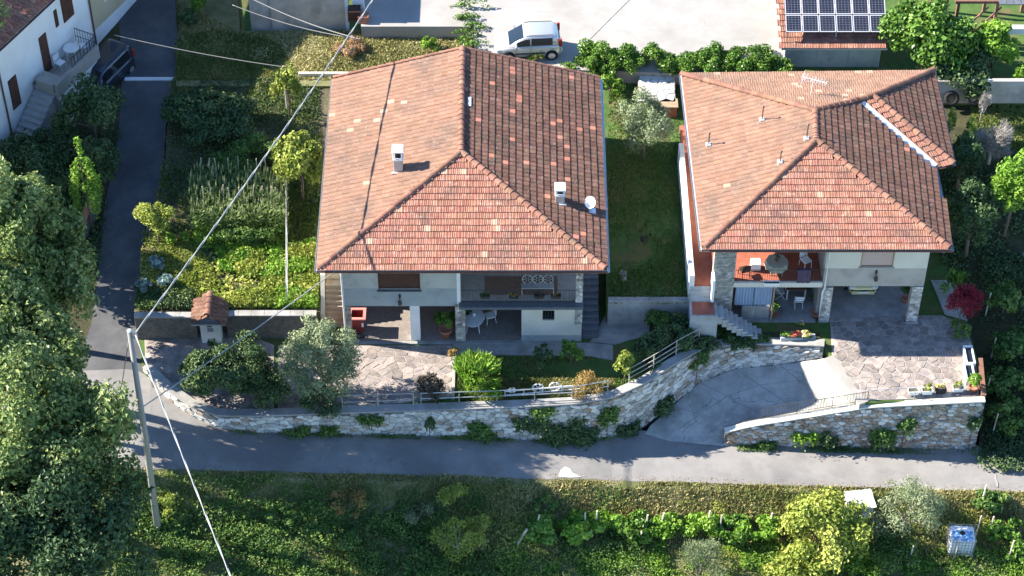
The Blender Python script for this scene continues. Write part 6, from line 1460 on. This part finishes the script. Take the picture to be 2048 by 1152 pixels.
# back lawn
cover('weeds', poly2([(500,62),(930,62),(930,150),(680,150),(500,120)], 2.38), zc(2.38), 3200, 'drygrass', .14, .22, 17, .35, .9, .1)
tree('bush', 'small bright green bush on the back lawn near the ridge of the left roof', 860, 88, 2.75, 2.38, .5, .45, 800, 'lime', .14, clumps=12, trunk=.03, cat='bush')
tree('brush_pile', 'brown heap of dry prunings on the back lawn', 700, 98, 2.6, 2.38, .85, .4, 1500, 'straw', .3, clumps=16, aspect=.14, trunk=.02, cat='brush pile')
tree('bush', 'lime green bush on the lawn at the top, left of the outbuilding', 392, 6, 3.0, 2.38, .6, .6, 700, 'lime', .16, clumps=10, trunk=.03, cat='bush')
tree('bush', 'dark bush at the top beside the lane, left of the outbuilding', 380, 40, 2.9, 2.38, .7, .7, 1000, 'dark', .17, clumps=12, trunk=.04, cat='bush')
# hedges
def hedge(label, pts, wd, ht, n, leaf, ls, seed, name='hedge'):
    pts = [Vector(p) for p in pts]; rg = np.random.default_rng(seed); root = thing(name, label, 'hedge', pts[0]); VV = []; FF = []; TT = []; b = 0
    L = sum((pts[i+1]-pts[i]).length for i in range(len(pts)-1)); k = int(L/.8)+1; mb = MB()
    for i in range(k):
        f = i/(k-1)*(len(pts)-1); j = min(int(f), len(pts)-2); p = pts[j].lerp(pts[j+1], f-j); h = ht*rg.uniform(.75, 1.2); mb.tube([p-Vector((0, 0, .1)), p+Vector((0, 0, h*.6))], .04, 5)
        V, Fq, tt, _ = crown_arrays((p.x+rg.uniform(-.1, .1), p.y+rg.uniform(-.12, .12), p.z+h*.45), .95, wd, h*.55, int(n/k), ls, rg, 10, .6, crad=.42); VV.append(V); FF.append(Fq+b); TT.append(tt); b += len(V)
    big_mesh('foliage', np.concatenate(VV), np.concatenate(FF), LEAF[leaf], root, np.concatenate(TT)); mb.build('stem', M['bark'], root, True); return root
hedge('bright laurel hedge along the concrete yard, left of the gap behind the house gap', [P(1192, 150, 2.6), P(1240, 152, 2.6), P(1360, 152, 2.6)], 1.0, 1.7, 16000, 'laurel', .16, 31)
hedge('bright laurel hedge along the concrete yard behind the right roof', [P(1385, 150, 2.6), P(1470, 152, 2.6), P(1555, 152, 2.6)], 1.0, 1.7, 15000, 'laurel', .16, 32)
hedge('narrow green hedge strip beside the upper tip of the left roof', [P(938, -20, 3.0), P(940, 40, 3.0), P(943, 100, 3.0)], .35, .7, 1500, 'laurel', .15, 33)
tree('bush', 'low laurel bush between the two roofs, in front of the hedge', 1220, 172, 3.0, 2.4, .75, .6, 900, 'lime', .18, clumps=12, trunk=.04, cat='bush')
for k, (px, py, lb) in enumerate(((1035, 105, 'yellow green weed in front of the silver car'), (1070, 117, 'pale green weed at the roof edge below the silver car'), (1135, 132, 'low weed at the roof edge right of the silver car'))): tree('weed', lb, px, py, 3.45, 3.2, .4, .35, 260, 'lime' if k != 1 else 'yellow', .13, clumps=8, trunk=.02, cat='weed')
# front garden of the left house
tree('bush', 'large dark bush covering the paved drive behind the tiled gate pier', 452, 742, 1.3, 0, 2.1, 1.5, 10500, 'dark', .17, ry=1.9, clumps=56, crad=.25, trunk=.1, cat='bush', tone=.3)
tree('bush', 'dark bush on the wall between the drive and the olive tree', 530, 775, .9, 0, 1.3, 1.0, 3600, 'dark', .17, clumps=24, trunk=.06, cat='bush', tone=.3)
tree('olive_tree', 'silvery olive tree at the left front corner of the left house', 640, 724, 2.4, 0, 1.85, 2.3, 13000, 'olive', .19, clumps=60, style='olive', aspect=.3, trunk=.1, crad=.3)
tree('bush', 'dark bush at the foot of the silvery olive tree on the wall', 640, 800, .6, 0, 1.1, .6, 1800, 'dark', .15, clumps=16, trunk=.03, cat='bush')
tree('bush', 'round purple brown bush at the lower right corner of the patio', 861, 772, .75, 0, .68, .72, 1600, 'plum', .12, clumps=18, trunk=.05, cat='bush')
tree('bush', 'spiky bright lime green shrub on the lawn in front of the left house', 957, 750, 1.0, 0, 1.05, 1.0, 1700, 'lime', .6, clumps=26, style='spiky', aspect=.13, trunk=.05, cat='bush')
tree('bush', 'round green bush in front of the small window of the left house', 1142, 706, .7, 0, .6, .62, 900, 'laurel', .16, clumps=14, trunk=.04, cat='bush', tone=.3)
tree('bush', 'low dark bush left of the round green bush before the left house', 1085, 712, .4, 0, .6, .4, 600, 'dark', .14, clumps=10, trunk=.03, cat='bush')
tree('fruit_tree', 'small yellow green tree on the corner of the front lawn', 1250, 728, 1.3, 0, .5, .75, 420, 'fig', .24, clumps=14, trunk=.04, aspect=.7)
tree('bush', 'feathery orange brown shrub on the lawn edge behind the wall', 1176, 773, .55, 0, .78, .6, 1700, 'autumn', .14, clumps=18, trunk=.04, cat='bush', aspect=.3)
tree('bush', 'pale dry tuft at the corner of the patio kerb', 908, 708, .35, 0, .35, .3, 260, 'autumn', .16, clumps=6, trunk=.02, cat='bush', aspect=.25)
for k, (px, py, rx, rz_, n, lf, lb) in enumerate(((1345, 672, 1.1, .8, 3000, 'dark', 'dark shrub below the side garden wall, left of the grey stair landing'), (1320, 640, .7, .6, 1200, 'bramble', 'green shrub directly below the side garden wall'), (1405, 684, .9, .4, 1500, 'dark', 'dark shrub under the slanted grey stairs'), (1480, 684, .7, .25, 900, 'dark', 'low dark shrub left of the flower trough'), (1290, 700, .7, .6, 1300, 'dark', 'dark shrub behind the climbing wooden fence'))):
    tree('bush', lb, px, py, (.3 if px < 1400 else .02)+rz_*.6, (.3 if px < 1400 else .0), rx, rz_, n, lf, .16, clumps=18, trunk=.04, cat='bush', tone=.35)
tree('olive_tree', 'olive tree in the side garden between the two roofs', 1292, 255, 4.3, 2.1, 1.45, 2.0, 9000, 'olive', .18, clumps=44, style='olive', aspect=.24, trunk=.09, crad=.3)
tree('bush', 'thin withered shrub on the grass of the side garden', 1290, 478, 2.1, 1.7, .35, .4, 160, 'plum', .12, clumps=6, trunk=.03, cat='bush')
tree('bush', 'pale withered shrub at the front of the side garden', 1242, 552, 1.9, 1.55, .25, .35, 130, 'twig', .14, clumps=5, trunk=.03, cat='bush', aspect=.2)
# upper right
tree('tree', 'large bright green tree right of the solar panel shed', 1850, 82, 4.4, 2.4, 2.2, 2.0, 7000, 'laurel', .26, clumps=36, trunk=.16, aspect=.75)
tree('tree', 'dark lower part of a broad tree between the bright trees at the upper right', 1925, 125, 3.6, 2.4, 1.9, 1.2, 4500, 'dark', .22, clumps=26, trunk=.12, aspect=.75)
tree('tree', 'lime green tree below the rust red pergola at the upper right', 1992, 85, 4.2, 2.4, 1.15, 1.3, 2200, 'lime', .26, clumps=20, trunk=.1, aspect=.75)
tree('bush', 'yellow green bush at the right edge beside the grey wall', 2044, 152, 3.2, 2.35, .6, .9, 900, 'lime', .18, clumps=12, trunk=.05, cat='bush')
tree('tree', 'yellow lime tree cut by the right edge, level with the right roof', 2028, 378, 4.2, 1.2, 1.15, 2.0, 3000, 'lime', .24, clumps=28, trunk=.1)
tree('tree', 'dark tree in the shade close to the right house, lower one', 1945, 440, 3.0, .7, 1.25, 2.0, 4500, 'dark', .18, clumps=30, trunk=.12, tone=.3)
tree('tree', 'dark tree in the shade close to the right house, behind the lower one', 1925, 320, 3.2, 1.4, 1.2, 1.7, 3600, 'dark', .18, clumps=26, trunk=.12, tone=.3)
tree('young_tree', 'yellow green sapling at the right roof corner', 1898, 255, 3.8, 1.8, .35, 1.3, 420, 'yellow', .18, clumps=10, trunk=.04)
tree('young_tree', 'upright yellow green young tree in the right garden', 1938, 268, 3.2, 1.8, .45, 1.1, 600, 'lime', .2, clumps=12, style='cone', trunk=.04, crad=.4)
tree('bare_tree', 'bare grey twiggy tree in the right garden', 1985, 285, 3.0, 1.7, 1.0, 1.1, 2200, 'twig', .5, clumps=26, style='spiky', aspect=.05, trunk=.1, bark='bark_pale')
tree('bare_tree', 'small bare shrub behind the bare grey tree', 1966, 215, 3.0, 1.9, .4, .9, 420, 'twig', .45, clumps=10, style='spiky', aspect=.05, trunk=.04, bark='bark_pale')
tree('bush', 'shrub with deep red leaves beside the forecourt of the right house', 1926, 608, 1.1, -.4, 1.0, 1.15, 2600, 'red', .16, clumps=20, trunk=.04, cat='bush', aspect=.4, style='olive')
tree('bush', 'green fan leaved plant behind the deep red shrub', 1912, 568, .9, -.2, .65, .6, 420, 'laurel', .4, clumps=10, style='spiky', aspect=.16, trunk=.05, cat='bush')
tree('bush', 'dark olive green bush at the forecourt edge below the red shrub', 1918, 662, .3, -.7, .5, .6, 700, 'bramble', .14, clumps=10, trunk=.03, cat='bush')
for k, (px, py, rx, lb) in enumerate(((2010, 600, 1.1, 'vine beside the right forecourt, uppermost of the shaded vines'), (2020, 690, 1.1, 'vine beside the right forecourt, second from the top'), (2005, 770, 1.0, 'vine beside the right forecourt, third from the top'), (2025, 840, 1.1, 'vine beside the right forecourt, lowest of the shaded vines'))):
    p = P(px, py, 0); z0 = float(rgz(p.x, p.y)[0]); p = P(px, py+24, z0)
    t = tree('grape_vine', lb, px, py, z0+1.0, z0, rx, .75, 1900, 'bramble', .2, clumps=18, trunk=.05, aspect=.85, group='shaded vines on the right', crad=.3)
    mb = MB(); q = t.location; mb.tube([(q.x-rx*.8, q.y-.2, q.z-.2), (q.x-rx*.8+.05, q.y-.2, q.z+1.7)], .035, 6); mb.build('stake', M['stake'], t)
# creepers on the walls
def creeper(label, at, L, px, v, ru, rv, n, leaf, ls, seed, tone=.35):
    u = u_at(at, L, px); p, t, nn = at(u); rg = np.random.default_rng(seed); root = thing('creeper', label, 'creeper', (p.x, p.y, p.z))
    k = 14; cu = rg.uniform(-1, 1, k)*ru; cv = rg.uniform(-1, 1, k)*rv; ci = rg.integers(0, k, n); U = cu[ci]+rg.normal(size=n)*ru*.25; W = cv[ci]+rg.normal(size=n)*rv*.3
    e = np.array([-nn.y, nn.x, 0]); e = e if e[0] > 0 else -e; nv = np.array(nn); h = .06+.22*np.abs(rg.normal(size=n))*np.clip(1-(U/ru/1.5)**2, .1, 1)
    C = np.array([p.x, p.y, 0])+e*U[:, None]+nv*h[:, None]; C[:, 2] = np.maximum(p.z+.05, p.z+v+W)
    N = nv+rg.normal(size=(n, 3))*.6+np.array([0, 0, .4]); V, Fq = leaf_quads(C, N, ls*rg.uniform(.6, 1.3, n), .75, rg)
    big_mesh('foliage', V, Fq, LEAF[leaf], root, np.repeat(np.clip(.35+rg.normal(size=n)*.2, 0, 1), 4)); mb = MB(); mb.tube([p+Vector((0, 0, 0))+nn*.05, p+nn*.08+Vector((0, 0, v+rv*.5))], .025, 5); mb.build('stem', M['bark'], root)
for k, (px, v, ru, rv, n, lb) in enumerate(((965, .7, .55, .45, 700, 'dark creeper on the pale wall, left of the big creeper'), (1110, .8, 1.0, .75, 2200, 'big dark creeper spreading on the pale wall down to the road'), (1165, .5, .7, .5, 1300, 'creeper low on the pale wall, right beside the big one'), (1212, 1.75, .45, .4, 600, 'round creeper near the coping before the wall turns to the ramp'), (1255, .35, .5, .35, 700, 'creeper at the wall foot where the ramp begins'), (1322, .5, .45, .4, 700, 'creeper at the wall foot half way up the ramp'), (590, .3, .5, .25, 320, 'small dark creeper on the low left end of the pale wall'), (860, 1.2, .25, .25, 160, 'tiny creeper tuft just under the wooden fence'), (1040, 1.3, .3, .3, 200, 'little creeper under the coping below the lime shrub'), (660, .4, .35, .22, 220, 'small creeper on the pale wall under the olive tree'))):
    creeper(lb, atA, LA, px, v, ru, rv, n, 'dark' if k % 3 else 'bramble', .15, 200+k)
for k, (px, v, ru, rv, n, lf, lb) in enumerate(((1605, .75, .6, .3, 420, 'lime', 'bright lime creeper on the right wall'), (1655, .7, .35, .4, 420, 'dark', 'dark creeper right of the bright lime one'), (1762, .85, .55, .5, 800, 'bramble', 'large round creeper in the middle of the right wall'), (1802, 1.9, .35, .35, 360, 'bramble', 'creeper high on the right wall under the white planters'), (1935, 2.1, .3, .3, 300, 'dark', 'small creeper near the right end of the right wall'), (1530, .2, .4, .15, 220, 'bramble', 'low creeper at the foot of the right wall, leftmost'))):
    creeper(lb, atB, LB, px, v, ru, rv, n, lf, .15, 220+k)
# below the road
def gt(name, label, px, py, rx, rz_, n, leaf, **kw):
    p = ground_at(px, py+rz_*26); z = p.z; return tree(name, label, px, py, z+rz_*.95, z, rx, rz_, n, leaf, **kw)
for k, a_ in enumerate(((905, 990, .75, .6, 900, 'yellow', 'pale green shrub on the bank edge below the road'), (700, 1010, .9, .6, 500, 'autumn', 'straggly shrub with golden leaves on the dark bank'), (960, 1055, .7, .7, 700, 'yellow', 'wispy sunlit shrub left of the twisted shrub'), (840, 1030, .8, .5, 350, 'olive', 'thin grey green shrub on the bank'))):
    gt('bush', a_[6], *a_[:6], ls=.15, clumps=14, trunk=.03, cat='bush', aspect=.4)
gt('small_tree', 'sunlit twisted shrub with pale stems at the lower edge', 915, 1085, 1.25, 1.0, 1900, 'yellow', ls=.16, clumps=22, trunk=.09, bark='bark_pale', style='olive', aspect=.4, crad=.3)
gt('olive_tree', 'round silvery olive tree at the lower edge', 1402, 1140, 1.5, 1.4, 4200, 'olive', ls=.17, clumps=32, trunk=.1, style='spiky', aspect=.2, crad=.32)
gt('fruit_tree', 'large yellow green tree below the road, beside the white covered tank', 1640, 1068, 2.2, 1.9, 6500, 'yellow', ls=.2, clumps=40, trunk=.1, aspect=.7, crad=.32)
gt('bush', 'yellow green bush at the lower edge, below the large yellow green tree', 1600, 1140, 1.6, 1.0, 2600, 'fig', ls=.18, clumps=22, trunk=.05, cat='bush', aspect=.7)
gt('olive_tree', 'grey green olive tree between the two water tanks', 1815, 1025, 1.75, 1.6, 5200, 'olive', ls=.16, clumps=36, trunk=.1, style='olive', aspect=.26, crad=.32)
gt('bush', 'dark bush under the grey green olive tree', 1790, 1110, 1.2, .6, 1600, 'bramble', ls=.15, clumps=16, trunk=.03, cat='bush')
for k, px in enumerate(range(1085, 1560, 62)):
    p = ground_at(px, 1082); o = gt('grape_vine', 'vine in the sunlit row below the road, %s from the left' % ['first', 'second', 'third', 'fourth', 'fifth', 'sixth', 'seventh', 'eighth'][k], px, 1060-(k % 3)*4, 1.05, .6, 1900, 'lime' if k % 3 else 'laurel', ls=.21, clumps=14, trunk=.04, group='vines in the sunlit row', aspect=.85, crad=.34, ry=.75)
    mb = MB(); q = o.location; dx = .5 if k % 2 else -.4; mb.tube([(q.x+dx, q.y+.1, q.z-.2), (q.x+dx+(.25 if k in (0, 4) else .03), q.y+.1, q.z+1.55)], .045, 6); mb.build('stake', M['stake'], o)
for k, (px, py) in enumerate(((2000, 1062), (2040, 1110), (1985, 1000))):
    o = gt('grape_vine', ['vine right of the blue covered tank', 'vine cut by the lower right corner', 'vine on the bank above the blue covered tank'][k], px, py, .9, .55, 1100, 'laurel' if k < 2 else 'bramble', ls=.2, clumps=14, trunk=.04, aspect=.85, crad=.34, ry=.6)
    mb = MB(); q = o.location; mb.tube([(q.x-.5, q.y, q.z-.2), (q.x-.45, q.y, q.z+1.6)], .04, 6); mb.build('stake', M['stake'], o)
for k, (px, py, lb) in enumerate(((1030, 1092, 'thick pale post leaning to the right at the left end of the vine row'), (1815, 1135, 'thin pale stake at the lower edge below the grey green olive'), (1908, 1118, 'thin pale stake in front of the blue covered tank'), (1950, 1075, 'pale stake standing right of the blue covered tank'))):
    p = ground_at(px, py); t = thing('stake', lb, 'stake', p); mb = MB(); mb.tube([(0, 0, -.2), (.55 if k == 0 else .1, .1, 1.1 if k == 0 else 1.5)], .06 if k == 0 else .03, 7); mb.build('stake_shaft', M['stake'], t, local=True)
EYp = lambda px, d: (PR(px, 950).x, float(np.interp(PR(px, 950).x, EX, EY))-d)
def strip(px0, px1, d0, d1): return [EYp(px, d0) for px in np.linspace(px0, px1, 14)]+[EYp(px, d1) for px in np.linspace(px1, px0, 14)]
cover('brambles', strip(230, 900, 1.4, 9), bankz, 24000, 'bramble', .15, .8, 301, .55, 1.0, .3)
cover('brambles', strip(150, 560, .3, 4), bankz, 3500, 'bramble', .17, .4, 302, .55, 1.0, .2)
cover('brambles', strip(100, 1000, 6, 12), bankz, 16000, 'bramble', .15, .6, 305, .55, 1.0, .3)
cover('bank_weeds', strip(560, 1250, .6, 4.5), bankz, 9000, 'bramble', .14, .35, 303, .4, 1.2, .35)
cover('bank_weeds', strip(1000, 2060, .9, 3.4), bankz, 9000, 'yellow', .11, .25, 304, .3, 1.2, .45)
cover('bank_weeds', strip(1000, 2060, 2.6, 5.2), bankz, 12000, 'lime', .15, .4, 306, .5, 1.2, .35)
cover('undergrowth', [(p[0], p[1]) for p in poly2([(1955,560),(2100,540),(2100,900),(1965,900)], -1.5)], rgz, 6000, 'dark', .18, .5, 307, .6, .8, .2)
cover('undergrowth', poly2([(1875,330),(2100,330),(2100,520),(1890,540)], .8), rgz, 3500, 'dark', .17, .4, 308, .6, .8, .2)
cover('undergrowth', [(p.x, p.y) for p in (P(0,260,1.7), P(245,260,1.7), P(215,420,.9), P(200,560,.35), P(-40,560,.35))], lanez, 4000, 'dark', .18, .5, 309, .6, .8, .2)
cover('bed_plants', poly2([(1300,752),(1345,715),(1400,696),(1405,650),(1310,655)], .3), zc(.3), 3200, 'dark', .15, .4, 310, .6, .9, .15)
# grasses
grass('grass', strip(0, 2060, .0, 1.2), bankz, 22000, 'drygrass', .13, .04, 401)
grass('grass', strip(150, 1000, .3, 12), bankz, 24000, 'grass', .2, .05, 402)
grass('grass', strip(900, 2060, .4, 3.4), bankz, 30000, 'drygrass', .2, .05, 403)
cover('bank_weeds', strip(900, 2060, 4.5, 10), bankz, 9000, 'bramble', .15, .35, 311, .5, 1.2, .4)
grass('grass', strip(900, 2060, 3.0, 11), bankz, 26000, 'grass', .17, .05, 404)
grass('grass', poly2([(352,160),(668,160),(940,100),(940,56),(700,64),(480,64),(350,0)], 2.38), zc(2.38), 20000, 'drygrass', .13, .045, 405)
grass('grass', poly2([(352,160),(600,160),(560,90),(480,64),(350,64)], 2.38), zc(2.38), 9000, 'grass', .15, .045, 410)
grass('grass', poly2([(1216,170),(1372,170),(1376,596),(1216,596)], 1.9), mgz, 16000, 'grass', .11, .04, 406)
grass('grass', poly2([(914,712),(1230,714),(1290,752),(1225,783),(1150,792),(914,806)], -.02), zc(-.02), 11000, 'grass', .1, .035, 407)
grass('grass', poly2([(980,757),(1230,757),(1225,783),(1150,792),(990,800)], -.02), zc(-.02), 6000, 'drygrass', .12, .035, 408)  # paler blades along the sunlit strip of lawn, light put into the grass colour
grass('grass', poly2([(1940,205),(2060,205),(2060,300),(1940,300)], 1.8), rgz, 6000, 'grass', .13, .045, 409)
grass('grass', poly2([(560,280),(642,280),(640,610),(585,610)], 1.7), lgz, 6000, 'grass', .12, .04, 411)

cover('bank_grass', strip(900, 2060, .3, 3.4), bankz, 9000, 'grass', .16, .2, 320, .2, .4, .25)
cover('bed_plants', poly2([(1405,690),(1540,686),(1540,672),(1420,660)], .05), zc(.05), 1500, 'bramble', .13, .22, 330, .6, .9, .15)
def litter(name, poly, zf, n, seed):
    rg = np.random.default_rng(seed); x, y = scatter(poly, n, rng=rg); C = np.stack([x, y, zf(x, y)+.035], 1); N = rg.normal(size=(n, 3))*.25; N[:, 2] += 1
    V, Fq = leaf_quads(C, N, .055*rg.uniform(.5, 1.4, n), .6, rg); tag(big_mesh(name, V, Fq, LEAF['straw'], None, np.repeat(rg.uniform(0, 1, n), 4)), kind='stuff')
litter('leaf_litter', strip(150, 1000, -.9, .1), lambda x, y: zra(x)+.0, 900, 501)
litter('leaf_litter', strip(1000, 2060, -.35, .1), lambda x, y: zra(x)+.0, 500, 502)
litter('leaf_litter', [(P(px, py, z).x, P(px, py, z).y) for px, py, z in ((205,440,.85),(230,440,.85),(225,620,.1),(190,640,0))], lanez, 160, 503)
litter('leaf_litter', [(atA(LA*f)[0]+atA(LA*f)[2]*.06).xy[:] for f in np.linspace(.12, .68, 12)]+[(atA(LA*f)[0]+atA(LA*f)[2]*.55).xy[:] for f in np.linspace(.68, .12, 12)], lambda x, y: zra(x), 700, 504)
cover('wall_foot_weeds', [(atA(LA*f)[0]+atA(LA*f)[2]*.04).xy[:] for f in np.linspace(.12, .70, 14)]+[(atA(LA*f)[0]+atA(LA*f)[2]*.3).xy[:] for f in np.linspace(.70, .12, 14)], lambda x, y: zra(x), 1800, 'bramble', .1, .2, 505, .5, .9, .35)
cover('wall_foot_weeds', [(atB(LB*f)[0]+atB(LB*f)[2]*.04).xy[:] for f in np.linspace(.05, 1, 10)]+[(atB(LB*f)[0]+atB(LB*f)[2]*.45).xy[:] for f in np.linspace(1, .05, 10)], lambda x, y: zra(x), 1800, 'bramble', .1, .2, 506, .5, .9, .3)

cover('scrub', strip(250, 2060, 2.2, 9), bankz, 9000, 'bramble', .14, 1.0, 601, .35, .5, .5)
cover('scrub', strip(850, 1500, 1.6, 8), bankz, 6000, 'yellow', .12, .8, 602, .3, .4, .52)
cover('scrub', strip(1000, 2060, 4.5, 10), bankz, 7000, 'grass', .2, .7, 603, .2, .4, .4)
for k, (px, v, ru, rv, lb) in enumerate(((1085, 2.2, .5, .16, 'trailing creeper along the coping under the orange brown shrub'), (1390, 2.0, .5, .3, 'creeper hanging from the coping above the upper ramp'), (745, 1.25, .5, .2, 'creeper spilling over the coping at the foot of the patio fence'))): creeper(lb, atA, LA, px, v, ru, rv, 420, 'bramble', .13, 640+k)

for k, (px, py, rx, n, lf, lb) in enumerate(((330, 1010, .6, 420, 'yellow', 'yellow leaved sprig on the dark bank right of the pole foot'), (560, 1030, .8, 700, 'bramble', 'bramble hump in the middle of the dark bank'), (690, 1090, .9, 800, 'bramble', 'bramble hump low on the dark bank, left of the twisted shrub'), (420, 1100, .9, 800, 'bramble', 'bramble hump beside the lower end of the pale cable'), (1090, 1010, .6, 450, 'bramble', 'green shrub on the bank just above the left end of the vine row'))):
    gt('bush', lb, px, py, rx, .5, n, lf, ls=.14, clumps=14, trunk=.02, cat='bush', crad=.3)
